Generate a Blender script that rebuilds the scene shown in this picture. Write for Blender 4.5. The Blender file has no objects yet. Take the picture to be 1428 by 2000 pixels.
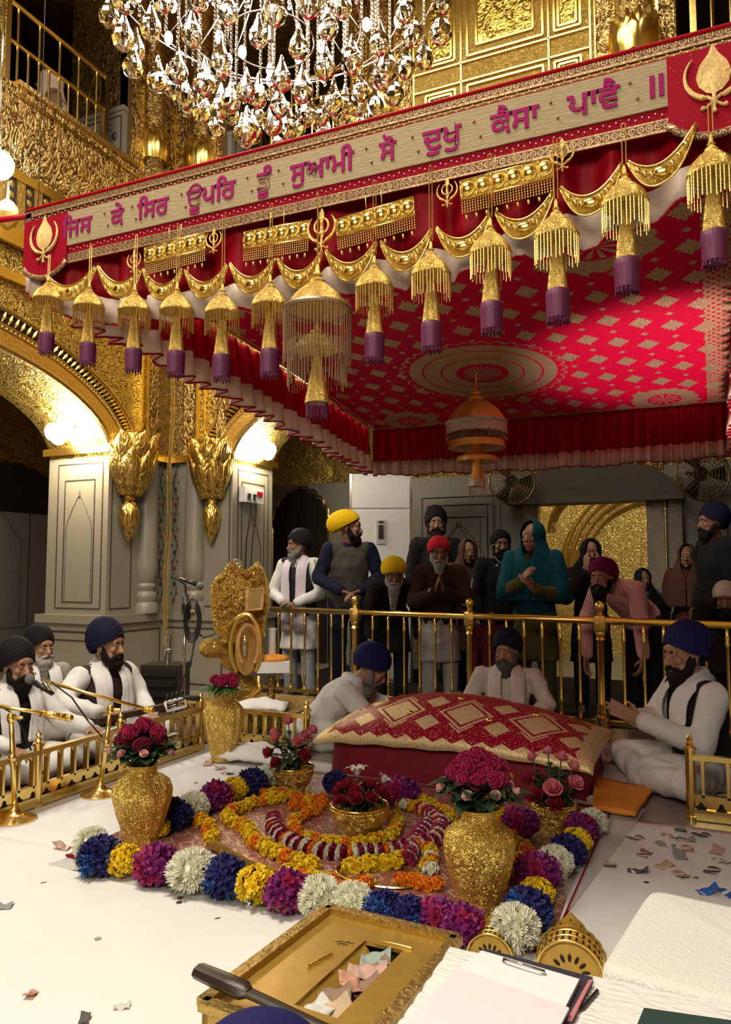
import bpy, bmesh, math, random, time
import numpy as np
from mathutils import Vector, Matrix, Euler, noise
random.seed(7)
PI = math.pi
SC = bpy.context.scene
COL = SC.collection
R = math.radians
# ------------------------------------------------------------------ camera
H, YAW, PITCH = 1.20, R(24.4), math.atan(115 / 1500)
cam = bpy.data.cameras.new('camera')
camo = bpy.data.objects.new('camera', cam)
COL.objects.link(camo)
camo.location = (0, 0, H)
camo.rotation_euler = (PI / 2 + PITCH, 0, YAW)
cam.sensor_fit = 'VERTICAL'
cam.sensor_height = 36.0
cam.lens = 27.0            # 1500 px of 2000
cam.clip_start = 0.05
SC.camera = camo
# ------------------------------------------------------------------ world, exposure
w = bpy.data.worlds.new('world')
SC.world = w
w.use_nodes = True
w.node_tree.nodes['Background'].inputs[0].default_value = (1.0, 0.80, 0.55, 1)
w.node_tree.nodes['Background'].inputs[1].default_value = 0.02
SC.view_settings.view_transform = 'Standard'
SC.view_settings.look = 'None'
SC.view_settings.gamma = 1
SC.view_settings.exposure = 0.0
SC.view_settings.use_curve_mapping = False
SC.cycles.max_bounces = 8
SC.cycles.transparent_max_bounces = 12
SC.cycles.caustics_reflective = False
SC.cycles.caustics_refractive = False
SC.cycles.sample_clamp_indirect = 4.0
SC.cycles.use_denoising = True


def lamp(name, kind, loc, energy, color, size=0.3, aim=None, **kw):
    l = bpy.data.lights.new(name, kind)
    l.energy = energy
    l.color = color
    if kind == 'AREA':
        l.shape = 'RECTANGLE'
        l.size = size
        l.size_y = kw.get('size_y', size)
    else:
        l.shadow_soft_size = size
    if kind == 'SPOT':
        l.spot_size = R(kw.get('angle', 60))
        l.spot_blend = 0.6
    o = bpy.data.objects.new(name, l)
    COL.objects.link(o)
    o.location = loc
    if aim is not None:
        o.rotation_euler = (Vector(aim) - Vector(loc)).to_track_quat('-Z', 'Y').to_euler()
    return o


WARM = (1.0, 0.895, 0.745)
lamp('unseen_hall_light', 'AREA', (-2.4, 0.7, 6.7), 450, WARM, 3.0, (-2.2, 0.9, 0), size_y=2.0)
lamp('unseen_hall_light', 'AREA', (-0.7, -2.4, 3.6), 150, WARM, 2.4, (-1.7, 3.6, 0.3), size_y=1.6)  # unseen frontal light added behind the camera, no fixture
lamp('unseen_hall_light', 'AREA', (-1.6, 4.6, 6.6), 120, WARM, 3.0, (-1.6, 4.6, 0), size_y=2.0)  # unseen overhead fill added above the canopy, no fixture
lamp('chandelier_glow', 'POINT', (-1.95, 2.8, 4.05), 70, (1.0, 0.86, 0.66), 0.25)
lamp('canopy_spot', 'SPOT', (0.20, 4.35, 0.75), 210, (1.0, 0.70, 0.76), 0.08, (-0.10, 4.80, 2.4), angle=58)
lamp('passage_light', 'POINT', (-7.1, 3.5, 3.1), 22, WARM, 0.2)  # unseen point light added to brighten the left passage, no fixture

# ------------------------------------------------------------------ frames of reference
cY, sY = math.cos(YAW), math.sin(YAW)
cP, sP = math.cos(PITCH), math.sin(PITCH)
RV, FV, ZV = Vector((cY, sY, 0)), Vector((-sY, cY, 0)), Vector((0, 0, 1))
OV = Vector((0, 0, H))


def ray(u, v):
    return RV * ((u - 714) / 1500) + (ZV * cP - FV * sP) * ((1000 - v) / 1500) + FV * cP + ZV * sP


def Wz(u, v, z=0.0):
    d = ray(u, v)
    return OV + d * ((z - H) / d.z)


def PX(u, v, X):
    d = ray(u, v)
    return OV + d * (X / d.x)


def PY(u, v, Y):
    d = ray(u, v)
    return OV + d * (Y / d.y)


def PF(u, v, F):
    d = ray(u, v)
    return OV + d * (F / d.dot(FV))


def RF(r, f, z=0.0):
    return RV * r + FV * f + ZV * z


# ------------------------------------------------------------------ mesh builder
def basis(d, hint=None):
    d = Vector(d).normalized()
    h = Vector(hint) if hint is not None else (Vector((0, 0, 1)) if abs(d.z) < 0.95 else Vector((1, 0, 0)))
    x = h.cross(d)
    if x.length < 1e-6:
        x = Vector((1, 0, 0)).cross(d)
    x.normalize()
    y = d.cross(x).normalized()
    return x, y, d


class MB:
    def __init__(s):
        s.v, s.f, s.m, s.cur = [], [], [], 0

    def add(s, vs, fs):
        o = len(s.v)
        s.v.extend([tuple(p) for p in vs])
        s.f.extend([tuple(i + o for i in f) for f in fs])
        s.m.extend([s.cur] * len(fs))
        return s

    def box(s, c, d, rot=None):
        x, y, z = d[0] / 2, d[1] / 2, d[2] / 2
        p = [Vector(q) for q in ((-x, -y, -z), (x, -y, -z), (x, y, -z), (-x, y, -z), (-x, -y, z), (x, -y, z), (x, y, z), (-x, y, z))]
        if rot is not None:
            M = rot if isinstance(rot, Matrix) else Matrix.Rotation(rot, 3, 'Z')
            p = [M @ q for q in p]
        c = Vector(c)
        return s.add([q + c for q in p], [(0, 3, 2, 1), (4, 5, 6, 7), (0, 1, 5, 4), (1, 2, 6, 5), (2, 3, 7, 6), (3, 0, 4, 7)])

    def box2(s, a, b):
        return s.box([(a[i] + b[i]) / 2 for i in range(3)], [abs(b[i] - a[i]) for i in range(3)])

    def beam(s, p, q, wd, ht, hint=(0, 0, 1)):
        p, q = Vector(p), Vector(q)
        x, y, d = basis(q - p, hint)
        vs = []
        for c in (p, q):
            for a, b in ((-1, -1), (1, -1), (1, 1), (-1, 1)):
                vs.append(c + x * a * wd / 2 + y * b * ht / 2)
        return s.add(vs, [(0, 3, 2, 1), (4, 5, 6, 7), (0, 1, 5, 4), (1, 2, 6, 5), (2, 3, 7, 6), (3, 0, 4, 7)])

    def rings(s, rings, closed=True, cap0=True, cap1=True, loop=False):
        n = len(rings[0])
        vs = [p for r in rings for p in r]
        fs = []
        m = len(rings)
        for i in range(m - 1 + (1 if loop else 0)):
            a, b = i * n, ((i + 1) % m) * n
            for j in range(n if closed else n - 1):
                k = (j + 1) % n
                fs.append((a + j, a + k, b + k, b + j))
        if closed and not loop:
            if cap0:
                fs.append(tuple(range(n - 1, -1, -1)))
            if cap1:
                fs.append(tuple((m - 1) * n + i for i in range(n)))
        return s.add(vs, fs)

    def tube(s, pts, r, n=8, flat=None, hint=None, caps=True, loop=False):
        pts = [Vector(p) for p in pts]
        rs = []
        m = len(pts)
        px = None
        for i, p in enumerate(pts):
            if loop:
                d = pts[(i + 1) % m] - pts[i - 1]
            else:
                d = pts[min(i + 1, m - 1)] - pts[max(i - 1, 0)]
            if d.length < 1e-9:
                d = Vector((0, 0, 1))
            if hint is not None:
                x, y, _ = basis(d, hint)
            elif px is None:
                x, y, _ = basis(d)
            else:
                d.normalize()
                x = px - d * px.dot(d)
                x.normalize()
                y = d.cross(x)
            px = x
            rr = r[i] if isinstance(r, (list, tuple)) else r
            fx, fy = flat if flat else (1, 1)
            rs.append([p + x * math.cos(2 * PI * k / n) * rr * fx + y * math.sin(2 * PI * k / n) * rr * fy for k in range(n)])
        return s.rings(rs, cap0=caps, cap1=caps, loop=loop)

    def cyl(s, p, q, r0, r1=None, n=14):
        return s.tube([p, q], [r0, r0 if r1 is None else r1], n)

    def capsule(s, p, q, r0, r1=None, n=12, k=4):
        p, q = Vector(p), Vector(q)
        r1 = r0 if r1 is None else r1
        d = q - p
        if d.length < 1e-6:
            return s.ell(p, (r0, r0, r0))
        d.normalize()
        pts, rr = [], []
        for i in range(k + 1):
            a = PI / 2 * i / k
            pts.append(p - d * r0 * math.cos(a)); rr.append(max(r0 * math.sin(a), 1e-4))
        for i in range(k + 1):
            a = PI / 2 * i / k
            pts.append(q + d * r1 * math.sin(a)); rr.append(max(r1 * math.cos(a), 1e-4))
        return s.tube(pts, rr, n)

    def ell(s, c, r, M=None, nu=14, nv=9):
        c = Vector(c)
        if not hasattr(r, '__len__'):
            r = (r, r, r)
        rings = []
        for i in range(nv + 1):
            a = -PI / 2 + PI * i / nv
            a = max(min(a, PI / 2 - 1e-3), -PI / 2 + 1e-3)
            ring = []
            for j in range(nu):
                t = 2 * PI * j / nu
                p = Vector((r[0] * math.cos(a) * math.cos(t), r[1] * math.cos(a) * math.sin(t), r[2] * math.sin(a)))
                if M is not None:
                    p = M @ p
                ring.append(c + p)
            rings.append(ring)
        return s.rings(rings)

    def lathe(s, prof, n=24, c=(0, 0, 0), lobes=0, lobe=0.0, M=None, caps=True):
        c = Vector(c)
        rings = []
        for pr in prof:
            r_, z = pr[0], pr[1]
            lb = pr[2] if len(pr) > 2 else 1.0
            ring = []
            for j in range(n):
                t = 2 * PI * j / n
                rr = r_ * (1 + lobe * lb * (abs(math.cos(t * lobes / 2)) - 0.6)) if lobes else r_
                p = Vector((rr * math.cos(t), rr * math.sin(t), z))
                if M is not None:
                    p = M @ p
                ring.append(c + p)
            rings.append(ring)
        return s.rings(rings, cap0=caps, cap1=caps)

    def prism(s, outline, p0, ax, ay, depth):
        """outline in 2-D, placed at p0 with axes ax, ay, thickened along ax x ay"""
        ax, ay, p0 = Vector(ax), Vector(ay), Vector(p0)
        nz = ax.cross(ay).normalized() * depth
        n = len(outline)
        A = [p0 + ax * a + ay * b for a, b in outline]
        B = [p + nz for p in A]
        fs = [tuple(range(n - 1, -1, -1)), tuple(n + i for i in range(n))]
        fs += [(i, (i + 1) % n, n + (i + 1) % n, n + i) for i in range(n)]
        return s.add(A + B, fs)

    def strip(s, A, B, depth):
        """solid between two equally long polylines A and B (3-D), thickened by the vector depth"""
        n = len(A)
        D = Vector(depth)
        vs = [Vector(p) for p in A] + [Vector(p) for p in B] + [Vector(p) + D for p in A] + [Vector(p) + D for p in B]
        fs = []
        for i in range(n - 1):
            fs += [(i, i + 1, n + i + 1, n + i), (2 * n + i, 3 * n + i, 3 * n + i + 1, 2 * n + i + 1),
                   (i, 2 * n + i, 2 * n + i + 1, i + 1), (n + i, n + i + 1, 3 * n + i + 1, 3 * n + i)]
        fs += [(0, n, 3 * n, 2 * n), (n - 1, 3 * n - 1, 4 * n - 1, 2 * n - 1)]
        return s.add(vs, fs)

    def sheet(s, P, thick=0.0, dirv=None):
        """P[i][j] grid of points; thick: second layer offset along dirv (or normal)"""
        m, n = len(P), len(P[0])
        vs = [Vector(p) for r in P for p in r]
        fs = [(i * n + j, i * n + j + 1, (i + 1) * n + j + 1, (i + 1) * n + j) for i in range(m - 1) for j in range(n - 1)]
        if not thick:
            return s.add(vs, fs)
        N = []
        for i in range(m):
            for j in range(n):
                if dirv is not None:
                    N.append(Vector(dirv))
                else:
                    a = Vector(P[min(i + 1, m - 1)][j]) - Vector(P[max(i - 1, 0)][j])
                    b = Vector(P[i][min(j + 1, n - 1)]) - Vector(P[i][max(j - 1, 0)])
                    N.append(a.cross(b).normalized() if a.cross(b).length > 1e-9 else Vector((0, 0, 1)))
        k = m * n
        vs2 = [p - N[i] * thick for i, p in enumerate(vs)]
        f2 = [tuple(k + q for q in reversed(f)) for f in fs]
        per = [j for j in range(n)] + [i * n + n - 1 for i in range(1, m)] + [(m - 1) * n + j for j in range(n - 2, -1, -1)] + [i * n for i in range(m - 2, 0, -1)]
        f3 = [(per[i], k + per[i], k + per[(i + 1) % len(per)], per[(i + 1) % len(per)]) for i in range(len(per))]
        return s.add(vs + vs2, fs + f2 + f3)

    def torus(s, c, Rr, r, M=None, n=24, k=8, a0=0, a1=2 * PI, sx=1, sy=1):
        c = Vector(c)
        full = abs(a1 - a0 - 2 * PI) < 1e-6
        pts = []
        for i in range(n if full else n + 1):
            t = a0 + (a1 - a0) * i / n
            p = Vector((Rr * sx * math.cos(t), Rr * sy * math.sin(t), 0))
            pts.append(c + (M @ p if M is not None else p))
        return s.tube(pts, r, k, loop=full)

    def mesh(s, name, mats, smooth=True, inv=None):
        me = bpy.data.meshes.new(name)
        vs = s.v if inv is None else [tuple(inv @ Vector(p)) for p in s.v]
        me.from_pydata(vs, [], s.f)
        if not isinstance(mats, (list, tuple)):
            mats = [mats]
        for m in mats:
            me.materials.append(m)
        if len(mats) > 1:
            me.polygons.foreach_set('material_index', s.m)
        if smooth is True:
            me.polygons.foreach_set('use_smooth', [True] * len(s.f))
        elif smooth:
            me.polygons.foreach_set('use_smooth', [True] * len(s.f))
            try:
                me.set_sharp_from_angle(angle=R(smooth))
            except Exception:
                pass
        me.update()
        return me

    def build(s, name, mats, parent=None, smooth=40, world=True, loc=None):
        inv = None
        if parent is not None and world:
            inv = wmat(parent).inverted()
        if parent is None and loc is not None:
            inv = Matrix.Translation(-Vector(loc))
        o = bpy.data.objects.new(name, s.mesh(name, mats, smooth, inv))
        COL.objects.link(o)
        if parent is not None:
            o.parent = parent
        elif loc is not None:
            o.location = loc
        return o


def wmat(o):
    m = o.matrix_basis.copy()
    return wmat(o.parent) @ m if o.parent else m


def fixn(o):
    bm = bmesh.new()
    bm.from_mesh(o.data)
    bmesh.ops.recalc_face_normals(bm, faces=bm.faces)
    bm.to_mesh(o.data)
    bm.free()
    return o


def tag(o, label, cat, group=None, kind=None):
    o['label'] = label
    o['category'] = cat
    if group:
        o['group'] = group
    if kind:
        o['kind'] = kind
    return o


def thing(name, label, cat, loc=(0, 0, 0), rz=0.0, group=None, rot=None):
    o = bpy.data.objects.new(name, None)
    o.empty_display_size = 0.1
    COL.objects.link(o)
    o.location = loc
    o.rotation_euler = rot if rot is not None else (0, 0, rz)
    return tag(o, label, cat, group)


def struct(name, mb, m, smooth=40):
    o = mb.build(name, m, None, smooth)
    o['kind'] = 'structure'
    return o


def dup(o, loc=None, rz=None, label=None, parent=None, scale=None):
    c = o.copy()
    COL.objects.link(c)
    c.parent = parent
    for ch in [x for x in bpy.data.objects if x.parent == o]:
        dup(ch, parent=c)
    if loc is not None:
        c.location = loc
    if rz is not None:
        c.rotation_euler = (0, 0, rz)
    if scale is not None:
        c.scale = (scale,) * 3 if not hasattr(scale, '__len__') else scale
    if label:
        c['label'] = label
    return c


# ------------------------------------------------------------------ materials
def nd(nt, kind, **kw):
    n = nt.nodes.new(kind)
    for k, v in kw.items():
        if k in n.inputs.keys():
            n.inputs[k].default_value = v
        else:
            setattr(n, k, v)
    return n


def newmat(name):
    m = bpy.data.materials.new(name)
    m.use_nodes = True
    nt = m.node_tree
    b = nt.nodes['Principled BSDF']
    return m, nt, b


def rgba(c):
    return (c[0], c[1], c[2], 1)


def plain(name, col, rough=0.6, metal=0.0, bump=0.0, scale=60.0, var=0.0, spec=0.5, sheen=0.0, stretch=(1, 1, 1)):
    m, nt, b = newmat(name)
    b.inputs['Base Color'].default_value = rgba(col)
    b.inputs['Roughness'].default_value = rough
    b.inputs['Metallic'].default_value = metal
    b.inputs['Specular IOR Level'].default_value = spec
    if sheen:
        b.inputs['Sheen Weight'].default_value = sheen
    L = nt.links.new
    if bump or var:
        tc = nd(nt, 'ShaderNodeTexCoord')
        mp = nd(nt, 'ShaderNodeMapping')
        mp.inputs['Scale'].default_value = stretch
        L(tc.outputs['Object'], mp.inputs['Vector'])
        nz = nd(nt, 'ShaderNodeTexNoise', Scale=scale, Detail=4.0)
        L(mp.outputs[0], nz.inputs['Vector'])
        if bump:
            bp = nd(nt, 'ShaderNodeBump', Strength=bump, Distance=0.01)
            L(nz.outputs[0], bp.inputs['Height'])
            L(bp.outputs[0], b.inputs['Normal'])
        if var:
            mx = nd(nt, 'ShaderNodeMix', data_type='RGBA')
            mx.inputs[6].default_value = rgba([c * (1 - var) for c in col])
            mx.inputs[7].default_value = rgba([min(1, c * (1 + var)) for c in col])
            L(nz.outputs[0], mx.inputs[0])
            L(mx.outputs[2], b.inputs['Base Color'])
    return m


def relief(name, base=(0.83, 0.53, 0.13), dark=(0.16, 0.08, 0.02), scale=6.0, ring=26.0, bump=0.6, rough=0.3, warp=0.25, edge=0.55, metal=1.0, stretch=(1, 1, 1), dist=0.02):
    """chased metal: rosettes and scrolls from ringed Voronoi cells, darker colour in the recesses"""
    m, nt, b = newmat(name)
    L = nt.links.new
    tc = nd(nt, 'ShaderNodeTexCoord')
    mp = nd(nt, 'ShaderNodeMapping')
    mp.inputs['Scale'].default_value = stretch
    L(tc.outputs['Object'], mp.inputs['Vector'])
    nz = nd(nt, 'ShaderNodeTexNoise', Scale=scale * 0.8, Detail=2.0)
    L(mp.outputs[0], nz.inputs['Vector'])
    va = nd(nt, 'ShaderNodeVectorMath', operation='MULTIPLY_ADD')
    va.inputs[1].default_value = (warp, warp, warp)
    L(nz.outputs['Color'], va.inputs[0])
    L(mp.outputs[0], va.inputs[2])
    vo = nd(nt, 'ShaderNodeTexVoronoi', Scale=scale)
    L(va.outputs[0], vo.inputs['Vector'])
    mu = nd(nt, 'ShaderNodeMath', operation='MULTIPLY')
    mu.inputs[1].default_value = ring
    L(vo.outputs['Distance'], mu.inputs[0])
    sn = nd(nt, 'ShaderNodeMath', operation='SINE')
    L(mu.outputs[0], sn.inputs[0])
    ve = nd(nt, 'ShaderNodeTexVoronoi', Scale=scale * 3.3, feature='DISTANCE_TO_EDGE')
    L(va.outputs[0], ve.inputs['Vector'])
    rp = nd(nt, 'ShaderNodeMapRange')
    rp.inputs[1].default_value = 0.0
    rp.inputs[2].default_value = 0.22
    L(ve.outputs['Distance'], rp.inputs[0])
    mr = nd(nt, 'ShaderNodeMapRange')
    mr.inputs[1].default_value = -1.0
    mr.inputs[2].default_value = 0.6
    L(sn.outputs[0], mr.inputs[0])
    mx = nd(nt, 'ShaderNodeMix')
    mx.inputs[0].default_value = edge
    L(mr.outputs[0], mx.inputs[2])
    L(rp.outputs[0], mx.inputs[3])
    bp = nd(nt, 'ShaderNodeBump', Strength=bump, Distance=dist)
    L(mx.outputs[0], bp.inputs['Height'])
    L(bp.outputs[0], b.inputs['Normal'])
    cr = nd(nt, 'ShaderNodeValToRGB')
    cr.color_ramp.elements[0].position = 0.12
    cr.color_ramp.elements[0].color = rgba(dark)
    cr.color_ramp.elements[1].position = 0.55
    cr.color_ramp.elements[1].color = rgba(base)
    L(mx.outputs[0], cr.inputs[0])  # height drives the colour, darkest in the recesses
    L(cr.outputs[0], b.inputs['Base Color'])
    b.inputs['Metallic'].default_value = metal
    b.inputs['Roughness'].default_value = rough
    return m


def emit(name, col, k):
    m, nt, b = newmat(name)
    b.inputs['Base Color'].default_value = rgba(col)
    b.inputs['Emission Color'].default_value = rgba(col)
    b.inputs['Emission Strength'].default_value = k
    return m


def glassy(name, col=(1, 1, 1), rough=0.0, ior=1.5):
    m, nt, b = newmat(name)
    b.inputs['Base Color'].default_value = rgba(col)
    b.inputs['Transmission Weight'].default_value = 1.0
    b.inputs['Roughness'].default_value = rough
    b.inputs['IOR'].default_value = ior
    return m


GB = (0.83, 0.60, 0.15)
M = {}
M['gold'] = plain('polished_gold', (0.88, 0.65, 0.19), 0.22, 1.0)
M['brass'] = plain('rubbed_brass', (0.80, 0.59, 0.20), 0.24, 1.0, bump=0.05, scale=30)
M['gold_rough'] = plain('hammered_gold', (0.70, 0.49, 0.17), 0.34, 1.0, bump=0.6, scale=40)
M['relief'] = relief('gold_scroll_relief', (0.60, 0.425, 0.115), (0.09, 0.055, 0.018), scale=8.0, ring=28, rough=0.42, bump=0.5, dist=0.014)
M['relief_fine'] = relief('fine_gold_relief', (0.66, 0.46, 0.16), scale=11.0, ring=22, rough=0.36, dist=0.012)
M['relief_dark'] = relief('aged_gold_relief', (0.50, 0.34, 0.12), (0.06, 0.038, 0.014), scale=12.0, ring=20, rough=0.4, dist=0.012)
M['relief_leaf'] = relief('gold_leaf_band', (0.62, 0.43, 0.16), (0.10, 0.055, 0.02), scale=7.5, ring=14, rough=0.34, edge=0.35, stretch=(1.6, 1.6, 1.0))
M['vase_gold'] = relief('embossed_vase_gold', (0.86, 0.63, 0.17), (0.56, 0.38, 0.09), scale=22.0, ring=20, bump=0.7, rough=0.32, dist=0.006)
M['chatar_gold'] = relief('chased_bright_gold', (0.90, 0.66, 0.20), (0.42, 0.27, 0.06), scale=45.0, ring=16, bump=0.6, rough=0.28, dist=0.003)
M['marble'] = plain('aged_white_marble', (0.285, 0.25, 0.185), 0.35, bump=0.03, scale=8, var=0.07)
M['marble_shaded'] = plain('marble_in_dim_light', (0.24, 0.215, 0.18), 0.45, bump=0.03, scale=8, var=0.08)  # same marble as the pier, its colour lowered to imitate dim light
M['marble_pink'] = plain('aged_pink_marble', (0.62, 0.47, 0.38), 0.4, bump=0.03, scale=8, var=0.07)
M['inlay'] = plain('dark_inlay_line', (0.05, 0.04, 0.035), 0.5)
M['inlay_red'] = plain('red_stone_inlay', (0.28, 0.05, 0.03), 0.4)
M['inlay_green'] = plain('green_stone_inlay', (0.04, 0.08, 0.05), 0.4)
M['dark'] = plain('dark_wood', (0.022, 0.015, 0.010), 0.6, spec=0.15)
M['black'] = plain('black_plastic', (0.012, 0.012, 0.013), 0.4)
M['steel'] = plain('chrome', (0.75, 0.75, 0.76), 0.18, 1.0)
M['silver'] = relief('chased_silver', (0.72, 0.66, 0.60), (0.2, 0.15, 0.12), scale=28, ring=18, rough=0.35, dist=0.006)
M['whitecloth'] = plain('white_cotton', (0.84, 0.81, 0.77), 0.85, bump=0.25, scale=5, var=0.02)
M['whitepaint'] = plain('white_enamel', (0.72, 0.69, 0.66), 0.3)
M['red'] = plain('crimson_satin', (0.40, 0.003, 0.014), 0.5, bump=0.1, scale=120, spec=0.18)
M['hem'] = plain('cream_satin_hem', (0.82, 0.66, 0.53), 0.5)
for k_, c_ in (('red', (0.75, 0.01, 0.03)), ('hem', (0.9, 0.7, 0.55))):      # thin cloth lets light through
    nt_ = M[k_].node_tree
    tr_ = nd(nt_, 'ShaderNodeBsdfTranslucent', Color=rgba(c_))
    mx_ = nd(nt_, 'ShaderNodeMixShader')
    mx_.inputs[0].default_value = 0.35
    nt_.links.new(nt_.nodes['Principled BSDF'].outputs[0], mx_.inputs[1])
    nt_.links.new(tr_.outputs[0], mx_.inputs[2])
    nt_.links.new(mx_.outputs[0], nt_.nodes['Material Output'].inputs[0])
M['bulb'] = emit('lit_bulb', (1.0, 0.88, 0.66), 90)
M['coolbulb'] = emit('cool_lit_bulb', (0.80, 0.88, 1.0), 45)
M['crystal'] = glassy('cut_crystal', (1.0, 0.98, 0.94), 0.0, 1.38)
M['chain_glass'] = glassy('bead_glass', (1.0, 0.98, 0.94), 0.05, 1.3)
# ------------------------------------------------------------------ the hall
XL, XR, YB, T = -5.24, 2.14, 6.5, 0.77
PYL, PXB = 5.62, -4.43          # inner edges of the corner pier
SPR = 2.30                      # arch springing
mb = MB(); mb.box2((-12, -6, -0.2), (8, 13, 0)); 
M['floor'] = plain('polished_grey_marble', (0.34, 0.29, 0.24), 0.25, bump=0.02, scale=5, var=0.15)
struct('floor', mb, M['floor'])
mb = MB(); mb.box2((-12, -6, 7.2), (8, 13, 7.4)); struct('ceiling', mb, M['relief_dark'])


def ell_y(t, a, b, c, n0, n1, n=40):
    out = []
    for i in range(n + 1):
        k = n0 + (n1 - n0) * i / n
        out.append((c + a * math.cos(k), SPR + b * math.sin(k)))
    return out


# left wall: arch wall above springing
CL, AL, BL = 3.52, 2.10, 0.76
arc = ell_y(0, AL, BL, CL, 0, PI)
A = [(XL, y, z) for y, z in arc]
B = [(XL, y, 3.95) for y, z in arc]
mb = MB(); mb.strip(A, B, (-T, 0, 0))
mb.box2((XL - T, PYL, 2.36), (XL, YB + T, 3.95))
mb.box2((XL - T, 0.4, 2.36), (XL, CL - AL, 3.95))
mb.box2((XL - T, 0.4, 3.95), (XL, 7.3, 4.78))
mb.box2((XL - T, 0.4, 4.78), (XL, 4.30, 7.2))
mb.box2((XL - T, 5.75, 4.78), (XL, YB + T, 7.2))
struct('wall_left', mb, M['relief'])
# back wall
CB, AB_, BB = -1.55, 2.88, 0.95
arc = ell_y(0, AB_, BB, CB, 0, PI, 50)
A = [(x, YB, z) for x, z in arc]
B = [(x, YB, 3.95) for x, z in arc]
mb = MB(); mb.strip(A, B, (0, T, 0))
mb.box2((XL, YB, 2.36), (PXB, YB + T, 3.95))
mb.box2((CB + AB_, YB, 0), (XR + 0.8, YB + T, 3.95))
mb.box2((XL, YB, 3.95), (XR + 0.8, YB + T, 5.15))
mb.box2((XL, YB, 5.15), (-4.55, YB + T, 7.2))
mb.box2((-3.08, YB, 5.15), (-0.15, YB + T, 7.2))
mb.box2((1.4, YB, 5.15), (XR + 0.8, YB + T, 7.2))
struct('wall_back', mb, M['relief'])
mb = MB(); mb.box2((XR, -6, 0), (XR + 0.5, YB, 7.2)); struct('wall_right', mb, M['relief_dark'])
mb = MB(); mb.box2((-12, -5, 0), (XR, -4.6, 7.2)); struct('wall_front', mb, M['relief'])


# arch mouldings: bands that follow the ellipse
def bands(plane, c, a, b, sgn, name):
    def pt(k, da, db, out):
        q, z = c + (a + da) * math.cos(k), SPR + (b + db) * math.sin(k)
        return Vector((XL + out, q, z)) if plane == 'x' else Vector((q, YB - out, z))
    n = 70
    ks = [PI * i / n for i in range(n + 1)]
    m1 = MB()
    for da, r in ((0.02, 0.035), (0.20, 0.016), (0.245, 0.014), (0.40, 0.02)):
        m1.tube([pt(k, da, da * 0.85, 0.012) for k in ks], r, 8)
    for i in range(n):                       # raised plain band
        pass
    m1.strip([pt(k, 0.05, 0.04, 0.02) for k in ks], [pt(k, 0.19, 0.16, 0.02) for k in ks], (0, 0, 0.001) if False else ((-0.03, 0, 0) if plane == 'x' else (0, 0.03, 0)))
    struct(name, m1, M['gold_rough'])
    m2 = MB()
    N = 150
    for i in range(N):                       # dentil of small leaves in two rows
        k = PI * (i + 0.5) / N
        m2.ell(pt(k, 0.222, 0.19, 0.012), (0.013, 0.013, 0.013), nu=6, nv=4)
    N = 110
    for i in range(N):
        k = PI * (i + 0.5) / N
        p, q = pt(k, 0.27, 0.23, 0.014), pt(k, 0.375, 0.32, 0.014)
        m2.tube([p, (p + q) / 2, q], [0.006, 0.018, 0.008], 6)
    struct(name, m2, M['gold'])
    m3 = MB()
    m3.strip([pt(k, 0.25, 0.215, 0.004) for k in ks], [pt(k, 0.39, 0.335, 0.004) for k in ks], ((-0.02, 0, 0) if plane == 'x' else (0, 0.02, 0)))
    struct(name, m3, M['dark'])


bands('x', CL, AL, BL, 1, 'trim_1')
bands('y', CB, AB_, BB, 1, 'trim_2')

# marble pier (lower part), with dado ledge
mb = MB()
mb.box2((XL - T, PYL, 0), (XL, YB + T, 2.36))
mb.box2((XL, YB, 0), (PXB, YB + T, 2.36))
mb.box2((XL - T - 0.03, PYL - 0.05, 0), (XL + 0.05, YB, 0.70))
mb.box2((XL - T - 0.05, PYL - 0.08, 0.70), (XL + 0.08, YB, 0.78))
mb.box2((XL, YB - 0.05, 0), (PXB + 0.05, YB + T, 0.70))
mb.box2((XL, YB - 0.08, 0.70), (PXB + 0.08, YB + T, 0.78))
mb.box2((XL - T, 0.4, 0), (XL, CL - AL, 2.36))
struct('wall_pier', mb, M['marble'])
mb = MB()                                    # gilt ledge on top of the marble
mb.box2((XL - T - 0.04, PYL - 0.05, 2.33), (XL + 0.05, YB, 2.40))
mb.box2((XL, YB - 0.05, 2.33), (PXB + 0.05, YB + T + 0.04, 2.40))
struct('trim_3', mb, M['gold'])


def line_rect(mb, o, ax, ay, x0, x1, y0, y1, wd=0.012):
    ax, ay = Vector(ax), Vector(ay)
    nn = ax.cross(ay)
    P = lambda a, b: o + ax * a + ay * b
    for p, q in (((x0, y0), (x1, y0)), ((x1, y0), (x1, y1)), ((x1, y1), (x0, y1)), ((x0, y1), (x0, y0))):
        mb.beam(P(*p), P(*q), wd, 0.006, nn)


def cusp(mb, o, ax, ay, xc, hw, y0, ys, yt, wd=0.008):
    """outline of a cusped mihrab panel with a finial"""
    ax, ay = Vector(ax), Vector(ay)
    pts = [(xc - hw, y0), (xc - hw, ys)]
    for i in range(1, 13):
        t = i / 12
        x = -hw * (1 - t) ** 0.9
        y = ys + (yt - ys) * (t ** 0.85) + 0.025 * abs(math.sin(t * PI * 3)) * (1 - t * 0.5)
        pts.append((xc + x, y))
    pts += [(2 * xc - x, y) for x, y in reversed(pts[:-1])]
    mb.tube([Vector(o) + ax * x + ay * y for x, y in pts], wd / 2, 5)
    mb.tube([Vector(o) + ax * xc + ay * (yt - 0.01), Vector(o) + ax * xc + ay * (yt + 0.05)], [0.016, 0.004], 5)


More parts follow.
